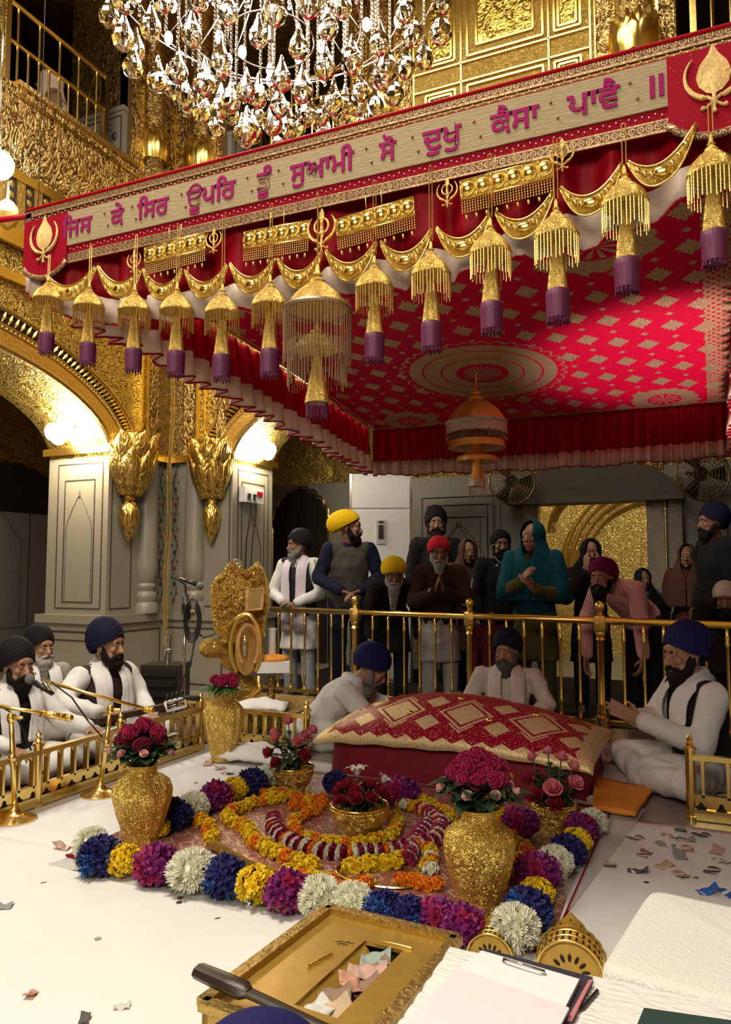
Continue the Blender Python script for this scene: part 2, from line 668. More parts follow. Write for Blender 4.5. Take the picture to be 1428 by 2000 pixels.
mb = MB()
o = Vector((XL - T, PYL - 0.001, 0))         # reveal of the left arch: faces -Y
ax, ay = (1, 0, 0), (0, 0, 1)
line_rect(mb, o, ax, ay, 0.13, 0.70, 0.84, 2.24)
line_rect(mb, o, ax, ay, 0.22, 0.60, 0.90, 2.08)
cusp(mb, o, ax, ay, 0.41, 0.165, 0.93, 1.60, 1.93)
o2 = Vector((XL - T, PYL - 0.052, 0))
line_rect(mb, o2, ax, ay, 0.06, 0.78, 0.06, 0.62, 0.016)
line_rect(mb, o2, ax, ay, 0.12, 0.72, 0.10, 0.54)
o = Vector((XL + 0.001, PYL, 0))             # room face of the left wall: faces +X
ax = (0, 1, 0)
line_rect(mb, o, ax, ay, 0.05, 0.33, 0.84, 2.2)
line_rect(mb, Vector((XL + 0.052, PYL, 0)), ax, ay, 0.06, 0.72, 0.06, 0.62, 0.014)
o = Vector((XL, YB - 0.001, 0))              # room face of the back wall: faces -Y
ax = (1, 0, 0)
line_rect(mb, o, ax, ay, 0.44, 0.78, 0.84, 2.2)
line_rect(mb, Vector((XL, YB - 0.052, 0)), ax, ay, 0.06, 0.74, 0.06, 0.62, 0.014)
o = Vector((PXB + 0.001, YB, 0))             # reveal of the back arch: faces +X
ax = (0, 1, 0)
line_rect(mb, o, ax, ay, 0.10, 0.68, 0.84, 2.24)
line_rect(mb, o, ax, ay, 0.17, 0.60, 0.90, 2.12)
cusp(mb, o, ax, ay, 0.385, 0.15, 0.93, 1.45, 1.75)
cusp(mb, o, ax, ay, 0.385, 0.05, 1.80, 1.88, 2.0)
struct('trim_4', mb, M['inlay'])

# inlaid corner strip (flowers on a scrolling stem) on both faces of the inner corner
mr, mg, ms_ = MB(), MB(), MB()
for fx in (0, 1):
    P = lambda a, z: Vector((XL + 0.004, YB - 0.10 + a, z)) if fx == 0 else Vector((XL + 0.10 + a, YB - 0.004, z))
    ms_.tube([P(0.03 * math.sin(z * 14), z) for z in [0.85 + i * 0.02 for i in range(75)]], 0.004, 5)
    for i in range(9):
        z = 0.90 + i * 0.165
        (mr if i % 2 == 0 else mg).ell(P(0.0, z), (0.004, 0.020, 0.024) if fx == 0 else (0.020, 0.004, 0.024), nu=8, nv=6)
        for sg in (-1, 1):
            mg.ell(P(sg * 0.036, z + 0.07), (0.003, 0.010, 0.020) if fx == 0 else (0.010, 0.003, 0.020), nu=6, nv=5)
struct('trim_5', mr, M['inlay_red']); struct('trim_5', mg, M['inlay_green']); struct('trim_5', ms_, M['inlay'])

# engaged marble colonnettes
prof = [(0.13, 0.78), (0.13, 0.86), (0.105, 0.89), (0.118, 0.93), (0.118, 0.97), (0.088, 1.0), (0.108, 1.04), (0.108, 1.06), (0.088, 1.08), (0.112, 1.13), (0.122, 1.25),
        (0.115, 1.35), (0.108, 1.8), (0.105, 2.33)]
for i, (x, y, lb) in enumerate(((XL + 0.0, PYL + 0.55, 'pale marble half column on the left face of the corner pier'),
                                (XL + 0.36, YB, 'pale marble half column on the right face of the corner pier'))):
    mb = MB(); mb.lathe(prof, 24)
    c = mb.build('marble_column', M['marble'], None, 50, loc=(0, 0, 0)); c.location = (x, y, 0)
    c['kind'] = 'structure'

# vertical gilt bands on the pier above the marble
mb, md, ml = MB(), MB(), MB()
for a, wd, dep in ((0.36, 0.05, 0.03), (0.48, 0.02, 0.05)):
    mb.box2((XL, YB - a - wd, 2.4), (XL + dep, YB - a, 4.7))
    mb.box2((XL + a, YB - dep, 2.4), (XL + a + wd, YB, 4.7))
ml.box2((XL, YB - 0.34, 2.4), (XL + 0.022, YB - 0.2, 4.7))
ml.box2((XL + 0.2, YB - 0.022, 2.4), (XL + 0.34, YB, 4.7))
ml.box2((XL + 0.62, YB - 0.03, 2.4), (XL + 0.74, YB, 4.7))
md.box2((XL, YB - 0.18, 2.4), (XL + 0.012, YB, 4.7))
md.box2((XL, YB - 0.012, 2.4), (XL + 0.18, YB, 4.7))
struct('trim_6', mb, M['gold']); struct('trim_6', ml, M['relief_leaf']); struct('trim_6', md, M['relief_dark'])

# cornice, striped frieze and parapet of the left gallery
mb = MB()
mb.beam((XL + 0.05, 0.6, 3.95), (XL + 0.05, YB, 3.95), 0.05, 0.14)
mb.beam((XL + 0.03, 0.6, 3.62), (XL + 0.03, YB, 3.62), 0.05, 0.08)
mb.beam((XL + 0.03, 0.6, 4.50), (XL + 0.03, YB, 4.50), 0.03, 0.08)
mb.beam((XL + 0.165, 4.3, 5.09), (XL + 0.165, 5.75, 5.09), 0.015, 0.02)
struct('trim_7', mb, M['gold'])
mb, md = MB(), MB()
for i in range(30):
    y = 1.2 + i * 0.18
    if y > 6.3:
        break
    mb.box2((XL, y, 3.98), (XL + 0.03, y + 0.085, 4.47))
    md.box2((XL, y + 0.09, 3.98), (XL + 0.015, y + 0.175, 4.47))
    for k in range(5):
        mb.ell((XL + 0.016, y + 0.132, 4.05 + k * 0.09), (0.012, 0.028, 0.035), nu=6, nv=5)
struct('trim_8', mb, M['gold_rough']); struct('trim_8', md, M['dark'])
mb = MB()                                     # cove + parapet
mb.add([(XL, 0.6, 4.5), (XL, 5.75, 4.5), (XL + 0.15, 5.75, 4.78), (XL + 0.15, 0.6, 4.78), (XL + 0.15, 0.6, 5.18), (XL + 0.15, 5.75, 5.18), (XL - 0.3, 5.75, 5.18), (XL - 0.3, 0.6, 5.18)],
       [(0, 1, 2, 3), (3, 2, 5, 4), (4, 5, 6, 7), (1, 6, 5, 2), (0, 3, 4, 7)])
struct('wall_parapet_left', mb, M['relief_leaf'])
mb = MB(); mb.box2((XL - 0.1, 4.3, 5.18), (XL + 0.18, 5.75, 5.22)); struct('trim_9', mb, M['gold_rough'])

# gallery rooms behind the openings
M['mirrorwork'] = relief('dim_mirror_work', (0.13, 0.12, 0.11), (0.03, 0.026, 0.025), scale=7, ring=30, rough=0.5, metal=0.2)
mb = MB(); mb.box2((-8.3, 0, 5.0), (-8.1, 10, 7.2)); mb.box2((-8.3, 9.0, 5.0), (4, 9.2, 7.2)); struct('wall_gallery', mb, M['mirrorwork'])
mb = MB(); mb.box2((-8.1, 0, 4.98), (XL - T, 9, 5.0)); mb.box2((XL - T, YB + T, 4.98), (4, 9, 5.0)); struct('floor_gallery', mb, M['dark'])
mi = MB()                                     # silvery floral arch inlaid on the gallery wall
o = Vector((-8.095, PX(185, 150, -8.09).y, 5.0))
cusp(mi, o, (0, 1, 0), (0, 0, 1), 0, 0.55, 0.3, 1.5, 2.05, 0.03); cusp(mi, o, (0, 1, 0), (0, 0, 1), 0, 0.70, 0.3, 1.5, 2.2, 0.02)
rn_ = random.Random(4)
for i in range(60):
    y_, z_ = rn_.uniform(-0.5, 0.5), rn_.uniform(0.4, 1.7)
    mi.ell(o + Vector((0.002, y_, z_)), (0.004, rn_.uniform(0.02, 0.06), rn_.uniform(0.015, 0.04)), Matrix.Rotation(rn_.uniform(-1, 1), 3, 'X'), 6, 4)
struct('trim_22', mi, plain('dull_silver_inlay', (0.26, 0.25, 0.23), 0.5))
# marble jamb panels of the gallery openings
mb, mi = MB(), MB()
mb.box2((XL - 0.7, 5.70, 5.18), (XL, 5.75, 5.82)); mb.box2((XL - 0.72, 5.685, 5.80), (XL + 0.01, 5.75, 5.85))
mb.box2((-4.55, YB, 5.15), (-4.50, YB + 0.7, 5.80)); mb.box2((-4.55, YB - 0.01, 5.78), (-4.485, YB + 0.7, 5.83))
struct('trim_10', mb, M['marble'])
for k in range(2):
    o, ax = (Vector((XL - 0.6, 5.699, 5.2)), (1, 0, 0)) if k == 0 else (Vector((-4.499, YB + 0.02, 5.2)), (0, 1, 0))
    line_rect(mi, o, ax, (0, 0, 1), 0.05, 0.3, 0.05, 0.55)
    line_rect(mi, o, ax, (0, 0, 1), 0.34, 0.57, 0.05, 0.55)
    for i in range(4):
        mi.ell(o + Vector(ax) * (0.455 + 0.04 * (-1) ** i) + ZV * (0.13 + i * 0.11), (0.03, 0.03, 0.045), nu=6, nv=5)
struct('trim_10', mi, M['inlay'])
# wooden frames of the gallery openings
mb = MB()
mb.box2((XL - 0.1, 5.75, 5.2), (XL + 0.02, 5.80, 7.2)); mb.box2((-4.60, YB - 0.02, 5.15), (-4.55, YB + 0.1, 7.2))
struct('trim_11', mb, plain('brown_frame', (0.16, 0.08, 0.03), 0.5))

# columns with lotus bases, upper storey
def upper_column(x, y, r, z0=5.44):
    pr = [(r * 0.7, z0 - 0.30), (r * 1.25, z0 - 0.26), (r * 1.3, z0 - 0.16), (r * 0.85, z0 - 0.08), (r * 0.75, z0), (r * 0.95, z0 + 0.03), (r * 0.85, z0 + 0.10), (r * 0.85, 7.2)]
    m = MB(); m.lathe(pr, 24)
    o = m.build('gallery_column', M['relief_fine'], None, 50, loc=(0, 0, 0)); o.location = (x, y, 0); o['kind'] = 'structure'
    m = MB()
    for ring, (n, rr, h, off) in enumerate(((12, r * 1.02, 0.30, 0), (12, r * 0.94, 0.36, 0.5))):
        for i in range(n):
            t = 2 * PI * (i + off) / n
            d = Vector((math.cos(t), math.sin(t), 0)); s = Vector((-d.y, d.x, 0))
            rows = []
            for k in range(7):
                q = k / 6
                hw = rr * 0.30 * (1.0 if q < 0.45 else math.cos((q - 0.45) / 0.55 * PI / 2)) + 0.001
                bul = rr * (0.95 + 0.16 * math.sin(q * PI * 0.9))
                rows.append([d * (bul - 0.012) - s * hw + ZV * (z0 + q * h), d * (bul + 0.012) + ZV * (z0 + q * h), d * (bul - 0.012) + s * hw + ZV * (z0 + q * h)])
            m.sheet(rows, 0.008)
    o = m.build('lotus_capital', M['gold'], None, 60, loc=(0, 0, 0)); o.location = (x, y, 0); o['kind'] = 'structure'


for x, y, r in ((XL + 0.02, 6.11, 0.15), (-4.88, YB - 0.02, 0.15), (-2.78, YB - 0.02, 0.16), (-0.47, YB - 0.02, 0.18)):
    upper_column(x, y, r)
ml, mt = MB(), MB()
for y0, y1 in ((5.79, 5.94), (6.29, 6.46)):
    ml.box2((XL, y0, 5.0), (XL + 0.03, y1, 7.2)); mt.box2((XL, y1, 5.0), (XL + 0.05, y1 + 0.02, 7.2))
for x0, x1 in ((-5.2, -5.06), (-4.72, -4.60), (-3.07, -2.95), (-2.61, -2.46), (-0.78, -0.66), (-0.28, -0.16)):
    ml.box2((x0, YB - 0.03, 4.4), (x1, YB, 7.2)); mt.box2((x0 - 0.02, YB - 0.05, 4.4), (x0, YB, 7.2))
struct('trim_12', ml, M['relief_leaf']); struct('trim_12', mt, M['gold'])

# panelled bay on the back wall
M['panel_gold'] = relief('flower_panel_gold', (0.76, 0.56, 0.12), (0.34, 0.21, 0.05), scale=7, ring=12, rough=0.3, edge=0.3)
M['frame_gold'] = relief('chased_frame_gold', (0.64, 0.46, 0.115), (0.22, 0.14, 0.04), scale=26, ring=18, rough=0.4, dist=0.006)
mb, mp, mt = MB(), MB(), MB()
mb.box2((-2.44, YB - 0.06, 4.6), (-0.79, YB, 7.2))
cols = ((-2.30, -2.02), (-1.90, -1.22), (-1.12, -0.90))
rows = ((5.00, 5.58), (5.86, 6.62), (6.72, 7.2))
for x0, x1 in cols:
    for z0, z1 in rows:
        e = 0.10 if x1 - x0 > 0.4 else 0.05
        mp.box2((x0 + e, YB - 0.07, z0 + e), (x1 - e, YB - 0.04, z1 - e))
        for d_ in (0.0, e - 0.015):
            for a, b in (((x0 + d_, z0 + d_), (x1 - d_, z0 + d_)), ((x1 - d_, z0 + d_), (x1 - d_, z1 - d_)), ((x1 - d_, z1 - d_), (x0 + d_, z1 - d_)), ((x0 + d_, z1 - d_), (x0 + d_, z0 + d_))):
                mt.beam((a[0], YB - 0.07, a[1]), (b[0], YB - 0.07, b[1]), 0.018, 0.022, (0, 1, 0))
for x in (-2.42, -1.96, -1.17, -0.82):
    mt.beam((x, YB - 0.07, 4.6), (x, YB - 0.07, 7.2), 0.014, 0.02, (0, 1, 0))
for z in (5.63, 5.81, 6.67):
    mt.beam((-2.42, YB - 0.07, z), (-0.82, YB - 0.07, z), 0.014, 0.02, (0, 1, 0))
struct('trim_13', mb, M['frame_gold']); struct('trim_13', mp, M['panel_gold']); struct('trim_13', mt, M['gold'])

# gallery railings
def gallery_rail(label, P, n, z0, zt, zm, long_every=2):
    m = MB(); t = thing('gallery_railing', label, 'railing', P(0, z0))
    m.tube([P(0, zt), P(1, zt)], 0.022, 8)
    m.build('top_rail', M['brass'], t)
    m = MB(); m.tube([P(0, zm), P(1, zm)], 0.018, 8); m.build('middle_rail', M['brass'], t)
    for q in (0, 1):
        m = MB(); m.beam(P(q, z0), P(q, zt + 0.02), 0.05, 0.05); m.build('post', M['brass'], t)
    for i in range(1, n):
        q = i / n
        m = MB(); m.tube([P(q, z0), P(q, zt if i % long_every == 1 else zm)], 0.011, 6); m.build('baluster', M['brass'], t)
    return t


gallery_rail('slim brass railing across the upper left gallery opening', lambda q, z: Vector((XL - 0.02, 4.32 + q * 1.14, z)), 10, 5.22, 6.0, 5.66)
gallery_rail('slim brass railing behind the chandelier, upper gallery at the back', lambda q, z: Vector((-4.18 + q * 1.08, YB + 0.08, z)), 9, 5.15, 6.22, 5.98)
gallery_rail('slim brass railing in the upper right corner above the banner', lambda q, z: Vector((-0.02 + q * 1.4, YB + 0.08, z)), 10, 5.15, 6.22, 5.98)

# ------------------------------------------------------------------ passage around the hall
XO, YO = -7.9, 9.0
mb = MB()
mb.box2((XO - 0.3, 0, 0), (XO, 9.3, 2.36)); struct('wall_outer_left', mb, M['marble_shaded'])
mb = MB(); mb.box2((XO - 0.3, 0, 2.36), (XO, 9.3, 3.6)); struct('wall_outer_left', mb, M['relief'])
mb = MB(); mb.box2((XO, 0, 3.55), (XL - T, YO, 3.65)); mb.box2((XL - T, YB + T, 3.55), (4, YO + 0.3, 3.65))
M['ribbed'] = plain('ribbed_gilt_ceiling', (0.45, 0.28, 0.10), 0.35, 0.9, bump=0.5, scale=6, stretch=(9, 0.4, 1))
struct('ceiling_passage', mb, M['ribbed'])
# outer back wall with the doorway
dx0, dx1 = PY(1035, 1000, YO).x, PY(1300, 1000, YO).x
dz = PY(1150, 982, YO).z
mb = MB()
mb.box2((XO, YO, 0), (dx0, YO + 0.3, 2.36)); mb.box2((dx1, YO, 0), (4, YO + 0.3, 2.36))
struct('wall_outer_back', mb, M['marble_shaded'])
mb = MB(); mb.box2((XO, YO, 2.36), (4, YO + 0.3, 3.6)); mb.box2((dx0, YO, dz), (dx1, YO + 0.3, 2.36)); struct('wall_outer_back', mb, M['relief_dark'])
mi = MB()
for x0, x1 in ((-3.3, -2.4), (dx0 - 1.35, dx0 - 0.35), (dx1 + 0.45, dx1 + 1.5)):
    o = Vector((x0, YO - 0.002, 0))
    wd = x1 - x0
    line_rect(mi, o, (1, 0, 0), (0, 0, 1), 0, wd, 0.2, 2.1); line_rect(mi, o, (1, 0, 0), (0, 0, 1), 0.07, wd - 0.07, 0.3, 2.0)
    line_rect(mi, o, (1, 0, 0), (0, 0, 1), 0.16, wd - 0.16, 0.4, 1.85)
    cusp(mi, o, (1, 0, 0), (0, 0, 1), wd / 2, wd / 2 - 0.2, 0.42, 1.35, 1.75)
for y0, y1 in ((6.1, 7.1), (4.6, 5.8)):
    o = Vector((XO + 0.002, y0, 0))
    line_rect(mi, o, (0, 1, 0), (0, 0, 1), 0, y1 - y0, 0.5, 2.1); cusp(mi, o, (0, 1, 0), (0, 0, 1), (y1 - y0) / 2, (y1 - y0) / 2 - 0.12, 0.55, 1.5, 1.95)
struct('trim_14', mi, M['inlay'])


# dark cusped recesses in gilt surrounds
def cusped_outline(w_, h0, h1, n=5):
    pts = [(-w_, 0), (-w_, h0)]
    for i in range(n):
        a0 = PI - (PI / 2) * i / n
        a1 = PI - (PI / 2) * (i + 1) / n
        for k in range(1, 6):
            a = a0 + (a1 - a0) * k / 5
            bul = 1 + 0.06 * math.sin(PI * k / 5)
            pts.append((w_ * math.cos(a) * bul, h0 + (h1 - h0) * math.sin(a) * bul))
    pts[-1] = (0, h1 * 1.03)
    return pts + [(-x, y) for x, y in reversed(pts[:-1])]


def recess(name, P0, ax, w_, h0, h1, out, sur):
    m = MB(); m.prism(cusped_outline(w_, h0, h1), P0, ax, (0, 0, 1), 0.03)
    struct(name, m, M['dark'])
    if sur:
        m = MB(); pts = cusped_outline(w_ + 0.03, h0, h1 + 0.03)
        m.tube([Vector(P0) + Vector(ax) * x + ZV * y for x, y in pts], 0.02, 6)
        struct(name, m, M['gold'])


pL, pR = PY(537, 1000, YO), PY(640, 1000, YO)
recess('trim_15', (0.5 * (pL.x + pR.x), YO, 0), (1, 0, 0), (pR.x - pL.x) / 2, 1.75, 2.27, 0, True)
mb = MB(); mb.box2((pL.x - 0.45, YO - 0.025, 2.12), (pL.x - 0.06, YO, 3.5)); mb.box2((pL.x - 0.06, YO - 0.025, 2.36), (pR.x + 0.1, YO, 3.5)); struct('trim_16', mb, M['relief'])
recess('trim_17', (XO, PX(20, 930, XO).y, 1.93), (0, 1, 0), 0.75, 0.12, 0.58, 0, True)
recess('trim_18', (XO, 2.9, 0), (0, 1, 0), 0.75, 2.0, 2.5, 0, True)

# doorway: silver jambs, dark arched board over it, gilt room behind
mb = MB()
for x in (dx0 + 0.03, dx1 - 0.10):
    mb.box2((x - 0.09, YO - 0.12, 0), (x + 0.09, YO + 0.02, dz + 0.15))
mb.box2((dx1 + 0.04, YO - 0.16, 0), (dx1 + 0.17, YO, dz + 0.25))
struct('door_1', mb, M['silver'])
mb = MB()
pts = []
n = 24
for i in range(n + 1):
    a = PI * i / n
    pts.append(((dx1 - dx0) * 0.62 * math.cos(a), 0.42 * math.sin(a)))
mb.prism(pts, ((dx0 + dx1) / 2, YO - 0.03, dz + 0.02), (1, 0, 0), (0, 0, 1), 0.25)
mb.box2((dx0 - 0.2, YO - 0.34, dz - 0.02), (dx1 + 0.2, YO - 0.03, dz + 0.05))
fixn(struct('trim_19', mb, plain('old_dark_board', (0.07, 0.045, 0.025), 0.55)))
M['shrine_gold'] = relief('scaled_pale_gold', (0.78, 0.62, 0.26), (0.42, 0.29, 0.08), scale=16, ring=12, bump=0.5, rough=0.42, edge=0.8, warp=0.02)
mb = MB(); mb.box2((dx0 - 0.6, 11.6, 0), (dx1 + 1.2, 11.8, 3.6)); mb.box2((dx0 - 0.7, YO + 0.3, 0), (dx0 - 0.5, 11.6, 3.6)); mb.box2((dx1 + 1.0, YO + 0.3, 0), (dx1 + 1.2, 11.6, 3.6))
struct('wall_shrine_room', mb, M['shrine_gold'])
mb = MB(); mb.box2((dx0 - 0.6, YO + 0.3, 3.2), (dx1 + 1.2, 11.6, 3.3)); struct('ceiling_shrine_room', mb, M['shrine_gold'])
# gilt arch ribs on the far wall of that room
mb = MB()
cx = (dx0 + dx1) / 2 + 0.45
for k in range(4):
    mb.tube([(cx + (0.95 + 0.1 * k) * math.cos(a), 11.55, 1.2 + (1.0 + 0.1 * k) * math.sin(a)) for a in [PI * i / 30 for i in range(31)]], 0.03, 6)
struct('trim_20', mb, M['gold_rough'])
mb = MB(); mb.tube([(dx0 + 0.55 + 0.55 * math.cos(a), 10.3, 1.7 + 0.55 * math.sin(a)) for a in [PI / 2 + PI / 2 * i / 12 for i in range(13)]], 0.06, 8); struct('trim_21', mb, M['relief_dark'])
lamp('shrine_room_lamp', 'POINT', (cx, 10.6, 2.9), 60, (1.0, 0.92, 0.72), 0.2)


# big gilt lotus corbels with hanging buds, below the springing of both arches
M['lotus_gold'] = relief('ribbed_lotus_gold', (0.88, 0.64, 0.19), (0.42, 0.26, 0.06), scale=9, ring=22, bump=0.5, rough=0.26, edge=0.25, dist=0.01, stretch=(1, 1, 0.4))


def lotus_corbel(label, x, y, r):
    t = thing('lotus_corbel', label, 'corbel', (x, y, 1.93), group='gilt lotus corbels of the arches')
    m = MB(); m.lathe([(r * 0.30, 0.0), (r * 0.42, 0.03), (r * 0.60, 0.10), (r * 0.82, 0.22), (r * 0.90, 0.36), (r * 0.88, 0.48), (r * 0.70, 0.60)], 32)
    m.build('cup', M['lotus_gold'], t, 60, world=False)
    for tier, (n, z0, h, k, off) in enumerate(((8, 0.06, 0.40, 0.92, 0), (8, 0.24, 0.38, 1.0, 0.5), (7, 0.0, 0.24, 0.66, 0.25))):
        for i in range(n):
            a = 2 * PI * (i + off) / n
            d = Vector((math.cos(a), math.sin(a), 0)); s = Vector((-d.y, d.x, 0))
            rows = []
            for j in range(9):
                q = j / 8
                hw = r * k * 0.46 * (0.6 + 0.9 * q if q < 0.45 else 1.0 * math.cos((q - 0.45) / 0.55 * PI / 2) ** 0.7) + 0.002
                bul = r * k * (0.62 + 0.42 * math.sin(min(q, 0.75) / 0.75 * PI / 2) + 0.30 * max(0, q - 0.7))
                z = z0 + h * q - 0.06 * max(0, q - 0.85)
                rows.append([d * (bul - 0.025) - s * hw + ZV * z, d * (bul + 0.004) - s * hw * 0.5 + ZV * z, d * (bul + 0.018) + ZV * z, d * (bul + 0.004) + s * hw * 0.5 + ZV * z, d * (bul - 0.025) + s * hw + ZV * z])
            m = MB(); m.sheet(rows, 0.010); m.build('petal', M['lotus_gold'], t, True, world=False)
    m = MB(); m.lathe([(r * 0.20, 0.02), (r * 0.26, -0.02), (r * 0.20, -0.05), (r * 0.30, -0.08), (r * 0.42, -0.14), (r * 0.44, -0.20), (r * 0.36, -0.29), (r * 0.20, -0.38), (r * 0.05, -0.44), (0.002, -0.455)], 28)
    m.build('hanging_bud', M['lotus_gold'], t, 60, world=False)


lotus_corbel('gilt lotus corbel with hanging bud at the end of the left arch', XL + 0.06, 5.84, 0.235)
lotus_corbel('gilt lotus corbel with hanging bud at the end of the back arch', -4.64, YB - 0.06, 0.215)
# ------------------------------------------------------------------ canopy
CX0, CX1, CY0, CY1 = -2.55, 0.12, 2.28, 5.77


def cz(y):
    t = (CY1 - y) / 3.49
    return 2.36 + 0.30 * (1 - (1 - t) ** 1.7) if t > 0 else 2.36 + 0.15 * t


class NT:
    """small helper to write shader maths"""
    def __init__(s, nt):
        s.nt = nt

    def v(s, x, sock):
        if hasattr(x, 'links') or hasattr(x, 'is_linked'):
            s.nt.links.new(x, sock)
        else:
            sock.default_value = x

    def m(s, op, a, b=0.0, c=None):
        n = s.nt.nodes.new('ShaderNodeMath'); n.operation = op
        s.v(a, n.inputs[0]); s.v(b, n.inputs[1])
        if c is not None:
            s.v(c, n.inputs[2])
        return n.outputs[0]

    def lt(s, a, b): return s.m('LESS_THAN', a, b)
    def gt(s, a, b): return s.m('GREATER_THAN', a, b)
    def mx(s, a, b): return s.m('MAXIMUM', a, b)
    def mul(s, a, b): return s.m('MULTIPLY', a, b)
    def add(s, a, b): return s.m('ADD', a, b)
    def sub(s, a, b): return s.m('SUBTRACT', a, b)
    def abs(s, a): return s.m('ABSOLUTE', a)
    def frac(s, a): return s.m('FRACT', a)

    def band(s, a, lo, hi): return s.mul(s.gt(a, lo), s.lt(a, hi))

    def dist(s, x, y, cx, cy):
        return s.m('SQRT', s.add(s.m('POWER', s.sub(x, cx), 2.0), s.m('POWER', s.sub(y, cy), 2.0)))

    def obj(s):
        tc = s.nt.nodes.new('ShaderNodeTexCoord'); sp = s.nt.nodes.new('ShaderNodeSeparateXYZ')
        s.nt.links.new(tc.outputs['Object'], sp.inputs[0])
        return tc.outputs['Object'], sp.outputs[0], sp.outputs[1], sp.outputs[2]


def brocade(name, mask_fn, red=(0.42, 0.006, 0.024), gold=(0.60, 0.43, 0.22), red_rough=0.38, glit=150.0, gmetal=0.65):
    """cloth woven in two colours: mask_fn(NT, x, y, z, vec) gives 1 where the gold thread lies"""
    m, nt, b = newmat(name)
    N = NT(nt)
    vec, x, y, z = N.obj()
    msk = mask_fn(N, x, y, z, vec)
    nz = nd(nt, 'ShaderNodeTexNoise', Scale=glit, Detail=2.0)
    nt.links.new(vec, nz.inputs['Vector'])
    vr = N.m('MULTIPLY_ADD', nz.outputs[0], 2.6, -0.35)
    gm = nd(nt, 'ShaderNodeMix', data_type='RGBA', blend_type='MULTIPLY')
    gm.inputs[0].default_value = 1.0
    gm.inputs[6].default_value = rgba(gold)
    nt.links.new(vr, gm.inputs[7])
    mx = nd(nt, 'ShaderNodeMix', data_type='RGBA')
    nt.links.new(msk, mx.inputs[0])
    mx.inputs[6].default_value = rgba(red)
    nt.links.new(gm.outputs[2], mx.inputs[7])
    nt.links.new(mx.outputs[2], b.inputs['Base Color'])
    nt.links.new(N.mul(msk, gmetal), b.inputs['Metallic'])
    nt.links.new(N.add(N.mul(msk, 0.45 - red_rough), red_rough), b.inputs['Roughness'])
    bp = nd(nt, 'ShaderNodeBump', Strength=0.5, Distance=0.003)
    nt.links.new(N.mul(nz.outputs[0], N.add(N.mul(msk, 0.9), 0.1)), bp.inputs['Height'])
    nt.links.new(bp.outputs[0], b.inputs['Normal'])
    b.inputs['Specular IOR Level'].default_value = 0.12
    return m


CAN = thing('canopy', 'large crimson and gold cloth canopy with lettered banner hung over the scripture seat', 'canopy', (-1.215, 4.02, 2.36))
cxo, cyo = CAN.location.x, CAN.location.y


